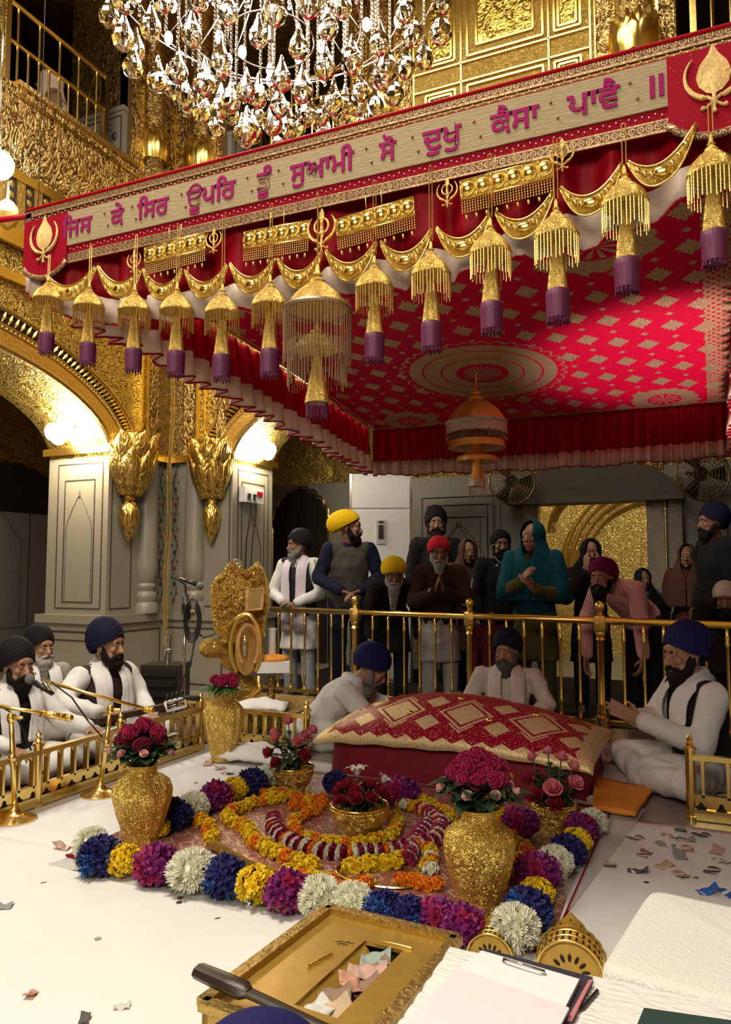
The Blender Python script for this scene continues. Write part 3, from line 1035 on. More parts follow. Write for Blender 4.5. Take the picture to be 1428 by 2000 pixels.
def ceil_mask(N, x, y, z, vec):
    x = N.add(x, cxo); y = N.add(y, cyo)
    # lattice of lozenges
    ax, ay, bx, by = 0.157, 0.090, -0.142, 0.228
    D = ax * by - ay * bx
    px, py = N.sub(x, -0.495), N.sub(y, 3.898)
    i = N.sub(N.mul(px, by / D), N.mul(py, bx / D))
    j = N.sub(N.mul(py, ax / D), N.mul(px, ay / D))
    i = N.add(i, 0.5); j = N.add(j, 0.5)
    fi, fj = N.sub(N.frac(i), 0.5), N.sub(N.frac(j), 0.5)
    dx = N.add(N.mul(fi, ax), N.mul(fj, bx)); dy = N.add(N.mul(fi, ay), N.mul(fj, by))
    lo = N.add(N.mul(N.abs(dx), 1 / 0.062), N.mul(N.abs(dy), 1 / 0.078))
    wav = N.mul(N.m('SINE', N.mul(N.m('ARCTAN2', dy, dx), 12.0)), 0.10)
    g = N.lt(N.add(lo, wav), 1.0)
    fi2, fj2 = N.sub(N.frac(N.add(i, 0.5)), 0.5), N.sub(N.frac(N.add(j, 0.5)), 0.5)
    dx2 = N.add(N.mul(fi2, ax), N.mul(fj2, bx)); dy2 = N.add(N.mul(fi2, ay), N.mul(fj2, by))
    g = N.mx(g, N.lt(N.add(N.abs(dx2), N.abs(dy2)), 0.022))
    vo = N.nt.nodes.new('ShaderNodeTexVoronoi'); vo.inputs['Scale'].default_value = 34
    N.nt.links.new(vec, vo.inputs['Vector'])
    g = N.mx(g, N.mul(N.lt(vo.outputs['Distance'], 0.085), 0.8))
    # medallion
    mxx, myy = -1.335, 4.78
    r = N.dist(x, y, mxx, myy)
    an = N.m('ARCTAN2', N.sub(y, myy), N.sub(x, mxx))
    sc = N.mul(N.abs(N.m('SINE', N.mul(an, 18.0))), 0.035)
    inner = N.lt(r, N.add(0.50, sc))
    ring = N.band(r, 0.17, 0.475)
    lines = N.mul(N.lt(N.abs(N.sub(r, 0.265)), 0.006), 1.0)
    lines = N.mx(lines, N.lt(N.abs(N.sub(r, 0.385)), 0.006))
    spokes = N.mul(N.lt(r, 0.125), N.gt(N.m('SINE', N.mul(an, 22.0)), -0.1))
    edge = N.lt(N.abs(N.sub(r, N.add(0.497, sc))), 0.007)
    med = N.mx(N.mx(N.mul(ring, N.sub(1.0, lines)), spokes), edge)
    g = N.add(N.mul(g, N.sub(1.0, inner)), N.mul(med, N.mx(inner, edge)))
    g = N.m('MINIMUM', g, 1.0)
    for cx_, cy_, rr in ((-0.43, 3.38, 0.24), (-2.05, 3.38, 0.24), (-0.28, 5.62, 0.2), (-2.15, 5.62, 0.2)):
        r2 = N.dist(x, y, cx_, cy_)
        a2 = N.m('ARCTAN2', N.sub(y, cy_), N.sub(x, cx_))
        inn = N.lt(r2, N.add(rr, N.mul(N.abs(N.m('SINE', N.mul(a2, 9.0))), 0.02)))
        rg = N.mx(N.gt(r2, rr * 0.55), N.mul(N.lt(r2, rr * 0.48), N.gt(N.m('SINE', N.mul(a2, 10.0)), 0.2)))
        g = N.add(N.mul(g, N.sub(1.0, inn)), N.mul(rg, inn))
    # woven borders
    eL = N.sub(x, CX0); eR = N.sub(CX1, x); eB = N.sub(CY1, y)
    bd = N.mx(N.lt(N.abs(N.sub(eL, 0.03)), 0.012), N.lt(N.abs(N.sub(eB, 0.03)), 0.012))
    bd = N.mx(bd, N.mul(N.lt(eR, 0.13), N.gt(N.mul(N.m('SINE', N.mul(y, 110.0)), N.m('SINE', N.mul(x, 130.0))), -0.35)))
    return N.m('MINIMUM', N.mx(g, bd), 1.0)


M['ceil_brocade'] = brocade('crimson_gold_brocade', ceil_mask, red=(0.46, 0.002, 0.030), red_rough=0.6)
nu, nv = 40, 60
P = []
for j in range(nv + 1):
    y = CY0 + (CY1 - CY0) * j / nv
    row = []
    for i in range(nu + 1):
        x = CX0 + (CX1 - CX0) * i / nu
        q = math.sin(PI * i / nu) * math.sin(PI * j / nv)
        row.append(Vector((x, y, cz(y) - 0.015 * q)))
    P.append(row)
m = MB(); m.sheet(P)
m.build('ceiling_cloth', M['ceil_brocade'], CAN, True)
m = MB(); m.sheet([[p + ZV * 0.03 for p in r] for r in P]); m.build('roof_cloth', M['red'], CAN, True)
m = MB()
for a, b in (((CX0, CY0), (CX0, CY1)), ((CX0, CY1), (CX1, CY1)), ((CX1, CY1), (CX1, CY0)), ((CX1, CY0), (CX0, CY0))):
    m.tube([Vector((a[0] + (b[0] - a[0]) * k / 12, a[1] + (b[1] - a[1]) * k / 12, cz(a[1] + (b[1] - a[1]) * k / 12) + 0.014)) for k in range(13)], 0.014, 8)
m.build('frame', M['brass'], CAN)
for x, y in ((CX0, CY0), (CX1, CY0), (CX0, CY1), (CX1, CY1)):
    m = MB(); m.tube([(x, y, cz(y)), (x, y, 7.2)], 0.002, 5); m.build('suspension_wire', M['dark'], CAN)


def valance(name, P, top, bot, hemh, nrm, pleats, amp, seed):
    rnd = random.Random(seed)
    L = (Vector(P(1)) - Vector(P(0))).length
    n = int(pleats * 10)
    ph = [rnd.uniform(0.75, 1.3) for _ in range(pleats + 2)]
    acc = [0]
    for q in ph:
        acc.append(acc[-1] + q)
    tot = acc[pleats]

    def wave(s):
        t = s * tot
        k = max(i for i in range(pleats + 1) if acc[i] <= t + 1e-9)
        k = min(k, pleats - 1)
        f = (t - acc[k]) / ph[k]
        return math.sin(2 * PI * f) + 0.35 * math.sin(4 * PI * f + k), ph[k]
    nrm = Vector(nrm)
    rows = 8
    A, Bh, edge = [], [], []
    for j in range(rows + 1):
        q = j / rows
        ra, rb = [], []
        for i in range(n + 1):
            s = i / n
            wv, am = wave(s)
            o = nrm * (wv * amp * (0.35 + 0.65 * q ** 0.7))
            z = top(s) + (bot(s) + hemh - top(s)) * q
            ra.append(Vector(P(s)) * 1.0 + o + ZV * 0); ra[-1].z = z
        A.append(ra)
    for j in range(3):
        q = j / 2
        rb = []
        for i in range(n + 1):
            s = i / n
            wv, am = wave(s)
            o = nrm * (wv * amp * (1.0 + 0.45 * q))
            p = Vector(P(s)) + o; p.z = bot(s) + hemh * (1 - q) + 0.008 * q * math.sin(s * 37)
            rb.append(p)
        Bh.append(rb)
    m = MB(); m.sheet(A, 0.004, nrm); o1 = m.build(name, M['red'], CAN, True)
    m = MB(); m.sheet(Bh, 0.004, nrm); m.build('hem', M['hem'], o1, True)
    m = MB(); m.tube(Bh[2], 0.005, 5); m.build('piping', M['red'], o1, True)


valance('back_valance', lambda s: (CX0 + (CX1 + 0.2 - CX0) * s, CY1, 0), lambda s: 2.36, lambda s: 1.985 - 0.02 * math.sin(PI * s), 0.115, (0, 1, 0), 34, 0.028, 1)
valance('left_valance', lambda s: (CX0 - 0.03, CY0 + (CY1 - CY0) * s, 0), lambda s: cz(CY0 + (CY1 - CY0) * s), lambda s: 2.34 - 0.34 * s ** 1.15, 0.135, (1, 0, 0), 25, 0.040, 2)
valance('right_valance', lambda s: (CX1 + 0.03, CY0 + (CY1 - CY0) * s, 0), lambda s: cz(CY0 + (CY1 - CY0) * s), lambda s: 2.34 - 0.34 * s ** 1.15, 0.115, (1, 0, 0), 40, 0.03, 3)


def fbot(s):
    x = CX0 - 0.1 + (CX1 + 0.2 - CX0) * s
    e = min(x + 2.65, 0.22 - x)
    return 2.14 + 0.25 * math.exp(-max(e, 0) / 0.30)


valance('front_valance', lambda s: (CX0 - 0.1 + (CX1 + 0.2 - CX0) * s, CY0 + 0.04, 0), lambda s: 2.67, fbot, 0.10, (0, 1, 0), 17, 0.024, 4)


# front banner, stretched between the two corner emblems
def lace_mask(N, x, y, z, vec):
    fx = N.mul(N.sub(N.frac(N.mul(x, 42.0)), 0.5), 1 / 42.0); fz = N.mul(N.sub(N.frac(N.add(N.mul(z, 30.0), 0.25)), 0.5), 1 / 30.0)
    r = N.dist(fx, fz, 0.0, 0.0)
    return N.mx(N.mx(N.band(r, 0.0065, 0.0105), N.lt(r, 0.003)), N.mx(N.gt(N.abs(fz), 0.0125), 0.18))


def dot_mask(N, x, y, z, vec):
    vo = N.nt.nodes.new('ShaderNodeTexVoronoi'); vo.inputs['Scale'].default_value = 55
    N.nt.links.new(vec, vo.inputs['Vector'])
    return N.mul(N.lt(vo.outputs['Distance'], 0.06), 0.6)


M['lace'] = brocade('gold_lace_edging', lace_mask, red=(0.10, 0.02, 0.015), gold=(0.42, 0.29, 0.15), gmetal=0.45)
M['sequin_red'] = brocade('sequinned_crimson', dot_mask, red=(0.30, 0.002, 0.014), gold=(0.85, 0.55, 0.45), red_rough=0.75)
M['cream_silk'] = plain('cream_raw_silk', (0.36, 0.275, 0.14), 0.75, bump=0.5, scale=14, var=0.10, stretch=(2, 1, 22))
M['pink_thread'] = plain('pink_embroidery', (0.34, 0.014, 0.12), 0.8, bump=0.6, scale=220, spec=0.1)
M['gold_thread'] = relief('couched_gold_thread', (0.86, 0.62, 0.28), (0.5, 0.32, 0.1), scale=60, ring=20, rough=0.42, dist=0.002, metal=0.8)
M['gold_silk'] = plain('padded_gold_silk', (0.60, 0.46, 0.22), 0.4, 0.6, bump=0.4, scale=90)
yB = CY0 - 0.012
x0b, x1b = -2.60, 0.16
BAN = None
m = MB(); m.box2((x0b, yB, 2.455), (x1b, yB + 0.02, 2.715)); BAN = m.build('banner', M['sequin_red'], CAN)
m = MB()
m.box2((x0b, yB - 0.004, 2.680), (x1b, yB, 2.708)); m.box2((x0b, yB - 0.004, 2.448), (x1b, yB, 2.486)); m.box2((x0b, yB - 0.004, 2.455), (x0b + 0.03, yB, 2.7)); m.box2((x1b - 0.03, yB - 0.004, 2.455), (x1b, yB, 2.7))
m.build('lace_edging', M['lace'], BAN)
m = MB(); m.tube([(x0b, yB - 0.003, 2.716), (x1b, yB - 0.003, 2.716)], 0.006, 6); m.build('piping', M['red'], BAN)
m = MB(); m.box2((-2.39, yB - 0.008, 2.520), (-0.05, yB - 0.001, 2.660)); m.build('silk_panel', M['cream_silk'], BAN)
m = MB()
for i in range(150):
    for z in (2.670, 2.503):
        m.ell((x0b + 0.04 + i * (x1b - x0b - 0.08) / 149, yB - 0.004, z + 0.003 * (-1) ** i), 0.0028, nu=5, nv=4)
m.build('sequins', plain('pearl_sequin', (0.85, 0.70, 0.66), 0.3), BAN)
m = MB()
for i, u_ in enumerate((175, 215, 268, 363, 490, 550, 720, 810, 930, 1080, 1235)):
    for z in (2.615, 2.562):
        m.ell((PY(u_, 300, CY0).x + 0.02 * (z < 2.6), yB - 0.009, z), 0.005, nu=6, nv=4)
m.build('studs', M['inlay_red'], BAN)
WORDS = (('ਿਜਸ', -2.387, -2.226), ('ਕੇ', -2.13, -2.063), ('ਿਸਰ', -1.997, -1.845), ('ਊਪਿਰ', -1.763, -1.542), ('ਤੂੰ', -1.453, -1.392), ('ਸੁਆਮੀ', -1.316, -1.067),
         ('ਸੋ', -0.975, -0.913), ('ਦੁਖੁ', -0.821, -0.689), ('ਕੈਸਾ', -0.596, -0.443), ('ਪਾਵੈ', -0.361, -0.208), ('॥', -0.127, -0.089))
for wd, xa, xb in WORDS:
    cu = bpy.data.curves.new('w', 'FONT'); cu.body = wd; cu.size = 1; cu.extrude = 0.012; cu.offset = 0.02
    o = bpy.data.objects.new('w', cu); COL.objects.link(o)
    bpy.context.view_layer.update()
    me = bpy.data.meshes.new_from_object(o.evaluated_get(bpy.context.evaluated_depsgraph_get()))
    bpy.data.objects.remove(o)
    xs = [v.co.x for v in me.vertices]
    lo, hi = min(xs), max(xs)
    sx = (xb - xa) / (hi - lo); sz = 0.100
    inv = wmat(BAN).inverted()
    for v in me.vertices:
        v.co = inv @ Vector((xa + (v.co.x - lo) * sx, yB - 0.010 - v.co.z * 0.15, 2.555 + v.co.y * sz))
    me.materials.clear(); me.materials.append(M['pink_thread'])
    me.name = 'lettering'
    lo_ = bpy.data.objects.new('lettering', me); COL.objects.link(lo_); lo_.parent = BAN
    lo_['label'] = 'pink embroidered word'


def arc_blade(mb, o, ax, ay, cx, cy, r, a0, a1, w0, w1, dep, n=14):
    """crescent-like curved blade"""
    ax, ay, o = Vector(ax), Vector(ay), Vector(o)
    nn = ax.cross(ay).normalized()
    pts, rr = [], []
    for i in range(n + 1):
        t = i / n
        a = a0 + (a1 - a0) * t
        pts.append(o + ax * (cx + r * math.cos(a)) + ay * (cy + r * math.sin(a)))
        rr.append(max(w0 * (1 - t) + w1 * t, 0.0006) * (1 if 0 < i < n else 0.5))
    mb.tube(pts, rr, 8, hint=nn)


def khanda(mb, o, ax, ay, s, leaf=False):
    """double-edged sword in a ring between two curved blades; s = height"""
    AX, AY = Vector(ax) * s, Vector(ay) * s
    o = Vector(o)
    nn = Vector(ax).cross(Vector(ay)).normalized()
    if leaf:
        out = [(0, .5), (.06, .36), (.17, .22), (.22, .06), (.19, -.08), (.1, -.18), (0, -.22)]
    else:
        out = [(0, .5), (.05, .42), (.06, .30), (.035, .2), (.045, .0), (.05, -.12), (0, -.22)]
    out = out + [(-x, y) for x, y in reversed(out[1:-1])]
    rows = []
    k = len(out)
    c = o + nn * (0.09 if leaf else 0.05) * s
    vs = [o + AX * x + AY * y for x, y in out] + [c + AY * 0.1]
    back = [o + AX * x + AY * y - nn * 0.02 * s for x, y in out]
    fs = [(i, (i + 1) % k, k) for i in range(k)]
    mb.add(vs, fs)
    n0 = k + 1
    mb.add(vs[:k] + back, [(i, k + i, k + (i + 1) % k, (i + 1) % k) for i in range(k)] + [tuple(k + i for i in range(k))])
    if not leaf:
        Mx = Matrix((Vector(ax), Vector(ay), nn)).transposed()
        mb.torus(o + AY * 0.1, 0.17 * s, 0.025 * s, Mx, 20, 6)
    R0 = 0.36 if leaf else 0.33
    for sg in (-1, 1):
        arc_blade(mb, o, AX * sg, AY, 0.0, 0.08, R0, R(45), R(-75), 0.012 * s, 0.045 * s, 0)
        mb.capsule(o + AX * 0.09 * sg + AY * -0.25, o + AX * -0.10 * sg + AY * -0.40, 0.025 * s, 0.02 * s, 6, 2)
        mb.ell(o + AX * -0.14 * sg + AY * -0.40, 0.035 * s, nu=8, nv=5)
    mb.capsule(o + AY * -0.2, o + AY * -0.44, 0.03 * s, 0.02 * s, 6, 2)
    mb.ell(o + AY * -0.46, 0.035 * s, nu=8, nv=5)
    return mb


# corner emblem flaps
for cx, nm in ((-2.48, 'l'), (0.04, 'r')):
    out = [(-0.12, 0.10), (0.12, 0.10)]
    bot = []
    for i in range(13):
        t = i / 12
        x = 0.12 - 0.24 * t
        bot.append((x, -0.10 - 0.055 * math.sin(PI * t) ** 0.7))
    m = MB(); m.prism(out[::-1] + [(-a, b) for a, b in bot][::1], (cx, yB - 0.003, 2.56), (1, 0, 0), (0, 0, 1), 0.008)
    fl = fixn(m.build('emblem_flap', M['sequin_red'], BAN, 30))
    m = MB(); m.tube([Vector((cx + a, yB - 0.010, 2.56 + b)) for a, b in bot], 0.012, 6, flat=(1, 0.5), hint=(0, 1, 0)); m.build('flap_lace', M['lace'], BAN, True)
    m = MB(); khanda(m, (cx, yB - 0.016, 2.565), (1, 0, 0), (0, 0, 1), 0.205, True)
    m.build('sword_emblem', M['gold_thread'], BAN, 50)
m = MB(); m.tube([(x0b, CY0, 2.70), (x0b - 0.16, CY0, 2.715), (-5.2, CY0 + 0.2, 3.2)], 0.012, 6, flat=(0.3, 1.2)); m.build('tie_band', M['red'], CAN, True)

# ------------------------------------------------------------------ hanging parasol tassels
M['purple'] = plain('plum_velvet_tassel', (0.105, 0.010, 0.055), 0.6, bump=0.3, scale=25, var=0.15, stretch=(4, 4, 0.4))
M['beads'] = plain('dull_gold_beads', (0.60, 0.40, 0.13), 0.35, 0.9)
M['silverbeads'] = plain('dull_rose_metal_fringe', (0.42, 0.28, 0.18), 0.38, 0.8)
M['copper_gold'] = relief('warm_copper_gold', (0.88, 0.50, 0.17), (0.55, 0.28, 0.07), scale=40, ring=16, bump=0.5, rough=0.26, dist=0.003)


def dome(mb, zt, r, h, n=28):
    mb.lathe([(0.0015, zt), (r * 0.07, zt - h * 0.06), (r * 0.10, zt - h * 0.22), (r * 0.17, zt - h * 0.26), (r * 0.12, zt - h * 0.30), (r * 0.2, zt - h * 0.36), (r * 0.28, zt - h * 0.40), (r * 0.26, zt - h * 0.44),
              (r * 0.5, zt - h * 0.55), (r * 0.78, zt - h * 0.72), (r * 0.95, zt - h * 0.90), (r, zt - h), (r * 0.97, zt - h - 0.004), (r * 0.8, zt - h * 0.93), (r * 0.3, zt - h * 0.72), (0.001, zt - h * 0.66)], n)


def fringe(mb, z0, r, ln, n, br=0.0022, seed=1):
    rnd = random.Random(seed)
    for i in range(n):
        a = 2 * PI * (i + 0.3 * rnd.random()) / n
        L = ln * rnd.uniform(0.82, 1.05)
        x, y = r * math.cos(a), r * math.sin(a)
        k = max(4, int(L / 0.009))
        pts = [(x, y, z0 - L * j / (2 * k)) for j in range(2 * k + 1)]
        mb.tube(pts, [br if j % 2 else br * 0.45 for j in range(2 * k + 1)], 5)


def tassel(mb, z0, r, ln, n=14):
    rows = []
    for k, (q, rr) in enumerate(((0, 0.75), (0.08, 1.0), (0.3, 1.02), (0.55, 1.0), (0.8, 1.0), (1.0, 0.97))):
        rows.append((r * rr, z0 - ln * q))
    mb.lathe(rows, 30, lobes=30, lobe=0.10)
    for i in range(16):
        a = 2 * PI * i / 16
        mb.tube([(r * 0.9 * math.cos(a), r * 0.9 * math.sin(a), z0 - ln * 0.98), (r * 0.95 * math.cos(a), r * 0.95 * math.sin(a), z0 - ln * 1.1 - 0.003 * (i % 3))], 0.0035, 4)


def make_chatar(label):
    t = thing('parasol_tassel', label, 'hanging ornament', (0, 0, 0), group='gold parasol tassels along the canopy edge')
    m = MB(); dome(m, 0, 0.064, 0.112); m.build('dome', M['chatar_gold'], t, 50)
    m = MB(); fringe(m, -0.112, 0.060, 0.080, 34); m.build('bead_fringe', M['beads'], t)
    m = MB(); m.lathe([(0.004, -0.10), (0.012, -0.125), (0.016, -0.155), (0.020, -0.19), (0.028, -0.255), (0.029, -0.262)], 18); m.build('cone', M['chatar_gold'], t, 50)
    m = MB(); tassel(m, -0.258, 0.031, 0.085); m.build('tassel', M['purple'], t, 60)
    m = MB(); m.tube([(-0.004, 0, 0), (-0.004, 0, 1.0)], 0.0016, 5); m.tube([(0.006, 0, 0), (0.006, 0, 1.0)], 0.0016, 5); m.build('cord', M['beads'], t)
    return t


spots = [(-2.401, 2.387, 0.92), (-2.182, 2.327, 0.95), (-1.956, 2.281, 0.97), (-1.759, 2.256, 1.0), (-1.559, 2.219, 1.0), (-1.362, 2.22, 1.02), (-0.971, 2.219, 1.0),
         (-0.778, 2.231, 1.0), (-0.587, 2.27, 1.02), (-0.39, 2.287, 1.05), (-0.198, 2.347, 1.05), (0.027, 2.385, 1.05)]
ordn = ['leftmost gold parasol tassel, under the left corner emblem of the banner', 'second gold parasol tassel from the left, below the first banner word', 'third gold parasol tassel from the left, under the first sword emblem',
        'fourth gold parasol tassel from the left, below the first jewelled pelmet', 'fifth gold parasol tassel from the left, just left of the second jewelled pelmet', 'gold parasol tassel immediately left of the big double parasol',
        'gold parasol tassel immediately right of the big double parasol', 'second gold parasol tassel right of the big double parasol', 'gold parasol tassel below the rightmost jewelled pelmet', 'gold parasol tassel in front of the small ceiling medallion',
        'gold parasol tassel under the double bar ending the banner text', 'rightmost gold parasol tassel, under the right corner emblem of the banner']
ch0 = make_chatar(ordn[0])
allch = []
for i, (x, z, s) in enumerate(spots):
    o = ch0 if i == 0 else dup(ch0, label=ordn[i])
    o.location = (x, CY0 - 0.07, z); o.scale = (s, s, s)
    allch.append((o, z, s))
for o, z, s in allch:
    for c in [c for c in bpy.data.objects if c.parent == o and c.name.startswith('cord')]:
        c.scale = (1, 1, max(0.02, (2.47 - z) / s))
# big double one
t = thing('double_parasol_tassel', 'big two tier gold parasol with long bead fringes at the banner centre', 'hanging ornament', (-1.173, CY0 - 0.08, 2.221))
m = MB(); dome(m, 0, 0.100, 0.155); m.build('dome', M['chatar_gold'], t, 50, world=False)
m = MB(); fringe(m, -0.15, 0.112, 0.20, 64, 0.0021, 2); m.build('bead_fringe', M['silverbeads'], t, world=False)
m = MB(); dome(m, -0.19, 0.075, 0.10); m.build('dome', M['chatar_gold'], t, 50, world=False)
m = MB(); fringe(m, -0.27, 0.098, 0.15, 54, 0.0021, 3); m.build('bead_fringe', M['silverbeads'], t, world=False)
m = MB(); m.lathe([(0.006, -0.28), (0.020, -0.36), (0.028, -0.40), (0.040, -0.465), (0.041, -0.472)], 20); m.build('cone', M['chatar_gold'], t, 50, world=False)
m = MB(); fringe(m, -0.47, 0.035, 0.055, 26, 0.003, 4); m.build('tassel', M['purple'], t, world=False)
m = MB(); m.tube([(0, 0, 0), (0, 0, 0.25)], 0.003, 5); m.build('cord', M['beads'], t, world=False)
m = MB(); m.torus((0, 0, -0.158), 0.108, 0.008, None, 28, 6); m.build('rim', M['silverbeads'], t, world=False)
# three-tier parasol in the middle of the ceiling
t = thing('three_tier_parasol', 'copper gold three tier parasol hanging from the ceiling medallion', 'hanging ornament', (-1.375, 4.77, 2.49))
m = MB(); m.tube([(0, 0, 0), (0, 0, -0.10)], 0.006, 6); m.build('cord', M['copper_gold'], t, world=False)
m = MB(); dome(m, -0.07, 0.185, 0.255, 36); m.build('dome', M['copper_gold'], t, 50, world=False)
m = MB(); m.lathe([(0.188, -0.325), (0.196, -0.33), (0.198, -0.40), (0.19, -0.41)], 40, caps=False); m.torus((0, 0, -0.335), 0.197, 0.008, None, 36, 6); m.build('silver_band', M['silver'], t, 40, world=False)
m = MB(); fringe(m, -0.40, 0.195, 0.05, 80, 0.003, 5); m.build('bead_fringe', M['steel'], t, world=False)
m = MB(); m.lathe([(0.02, -0.36), (0.06, -0.40), (0.10, -0.43), (0.178, -0.455), (0.182, -0.48), (0.186, -0.50), (0.12, -0.49), (0.03, -0.47)], 36); m.build('second_tier', M['copper_gold'], t, 50, world=False)
m = MB(); m.lathe([(0.02, -0.46), (0.05, -0.52), (0.09, -0.545), (0.130, -0.56), (0.136, -0.59), (0.10, -0.585), (0.03, -0.57)], 36); m.build('third_tier', M['copper_gold'], t, 50, world=False)
m = MB(); m.lathe([(0.01, -0.56), (0.028, -0.59), (0.036, -0.66), (0.05, -0.70)], 24); m.build('cone', M['copper_gold'], t, 50, world=False)
m = MB(); m.lathe([(0.05, -0.70), (0.056, -0.72), (0.056, -0.745), (0.05, -0.75)], 30, caps=False); fringe(m, -0.745, 0.053, 0.07, 36, 0.003, 6); m.build('bell_fringe', M['silver'], t, 40, world=False)

# gold crescent swags between the cords
xs = [-2.455, -2.182, -1.956, -1.759, -1.559, -1.362, -1.173, -0.971, -0.778, -0.587, -0.39, -0.198, 0.0]
ends = [2.40, 2.395, 2.345, 2.31, 2.30, 2.285, 2.28, 2.275, 2.285, 2.30, 2.335, 2.37, 2.44]
swl = ['leftmost gold crescent swag beside the left corner emblem', 'second gold crescent swag from the left', 'gold crescent swag under the left half of the first pelmet', 'gold crescent swag under the right half of the first pelmet',
       'gold crescent swag between the first and second pelmets', 'gold crescent swag touching the left side of the big double parasol', 'gold crescent swag touching the right side of the big double parasol',
       'gold crescent swag right of the third pelmet', 'gold crescent swag beneath the left end of the rightmost pelmet', 'gold crescent swag beneath the right end of the rightmost pelmet', 'second gold crescent swag from the right',
       'rightmost gold crescent swag beside the right corner emblem']


def swag(xa, za, xb, zb, lab, lifts=0):
    wd = xb - xa - 0.012
    t = thing('crescent_swag', lab, 'swag', ((xa + xb) / 2, CY0 - 0.035, (za + zb) / 2), group='gold crescent swags on the front valance')
    m = MB(); n = 20
    A, B, Cc = [], [], []
    for i in range(n + 1):
        q = -1 + 2 * i / n
        x = q * wd / 2
        zl = (zb - za) * q / 2
        inn = -0.060 * (1 - q * q)
        outr = -0.112 * (1 - abs(q) ** 2.4)
        A.append(Vector((x * 0.96, 0.0, zl + inn + 0.004))); B.append(Vector((x, 0.0, zl + outr - 0.004)))
        Cc.append(Vector((x * 0.98, -0.012, zl + (inn + outr) / 2)))
    m.sheet([B, Cc, A], 0.0)
    m.sheet([[p + Vector((0, 0.006, 0)) for p in A], [p + Vector((0, 0.006, 0)) for p in B]], 0.0)
    m.build('crescent', M['chatar_gold'], t, 60, world=False)
    m = MB()
    m.tube([p + Vector((0, -0.003, 0)) for p in A], 0.003, 6); m.tube([p + Vector((0, -0.003, 0)) for p in B], 0.0035, 6)
    for i in range(3, n - 2, 2):
        m.ell(Cc[i] + Vector((0, -0.003, 0)), (0.0085, 0.005, 0.0085), nu=8, nv=5)
    m.ell(Cc[n // 2] + Vector((0, -0.002, 0)), (0.024, 0.007, 0.015), nu=10, nv=6)
    m.build('raised_work', M['gold'], t, True, world=False)


for i in range(12):
    swag(xs[i], ends[i], xs[i + 1], ends[i + 1], swl[i])


# jewelled pelmets
def pelmet(x0, x1, zt, lab, tilt=0.0):
    wd = x1 - x0
    t = thing('jewelled_pelmet', lab, 'pelmet', ((x0 + x1) / 2, CY0 - 0.045, zt), group='gold jewelled pelmets on the front valance')
    m = MB(); m.box((0, 0, -0.03), (wd, 0.008, 0.062)); m.build('plate', M['chatar_gold'], t, 40, world=False)
    m = MB(); k = 6
    for i in range(k):
        x = -wd / 2 + wd * (i + 0.5) / k
        m.ell((x, -0.006, -0.028), (0.020, 0.010, 0.020), nu=10, nv=7); m.torus((x, -0.005, -0.028), 0.022, 0.002, Matrix.Rotation(PI / 2, 3, 'X'), 14, 5)
        m.ell((x - wd / k / 2 + 0.005, -0.004, -0.006), 0.006, nu=6, nv=5); m.ell((x - wd / k / 2 + 0.005, -0.004, -0.05), 0.006, nu=6, nv=5)
    for z in (0.001, -0.061):
        m.tube([(-wd / 2, -0.004, z), (wd / 2, -0.004, z)], 0.003, 6)
    m.build('bosses', M['gold'], t, True, world=False)
    m = MB(); n = int(wd / 0.0085)
    for r_ in range(5):
        for i in range(n):
            m.ell((-wd / 2 + wd * (i + 0.5) / n, -0.002, -0.068 - r_ * 0.0085), 0.0036, nu=6, nv=4)
    for i in range(9):
        x = -wd / 2 + wd * (i + 0.5) / 9
        m.ell((x, -0.002, -0.118), (0.0055, 0.004, 0.008), nu=6, nv=5)
    m.build('bead_net', M['beads'], t, True, world=False)
    m = MB()
    for x in (-wd * 0.1, wd * 0.1):
        m.tube([(x, 0.004, 0), (x, 0.004, 0.06)], 0.002, 5)
    m.build('cord', M['beads'], t, True, world=False)
    t.rotation_euler = (0, tilt, 0)


pelmet(-1.935, -1.655, 2.425, 'gold jewelled pelmet nearest the left corner, between two small sword emblems', -0.03)
pelmet(-1.488, -1.222, 2.395, 'gold jewelled pelmet left of the central sword emblem', 0.03)
pelmet(-1.125, -0.842, 2.385, 'gold jewelled pelmet right of the central sword emblem', -0.08)
pelmet(-0.690, -0.400, 2.420, 'rightmost gold jewelled pelmet, between two small sword emblems', -0.05)
for x, z, s, lab in ((-1.978, 2.375, 0.095, 'small gold sword emblem at the left end of the leftmost pelmet'), (-1.612, 2.39, 0.10, 'small gold sword emblem at the right end of the leftmost pelmet'),
                     (-1.172, 2.345, 0.155, 'larger gold sword emblem above the big double parasol'), (-0.728, 2.385, 0.10, 'small gold sword emblem at the left end of the rightmost pelmet'),
                     (-0.372, 2.425, 0.105, 'small gold sword emblem at the right end of the rightmost pelmet')):
    m = MB(); khanda(m, (0, 0, 0), (1, 0, 0), (0, 0, 1), s)
    o = m.build('sword_emblem', M['chatar_gold'], None, 50, loc=(0, 0, 0)); o.location = (x, CY0 - 0.055, z)
    tag(o, lab, 'emblem', 'gold sword emblems on the front valance')

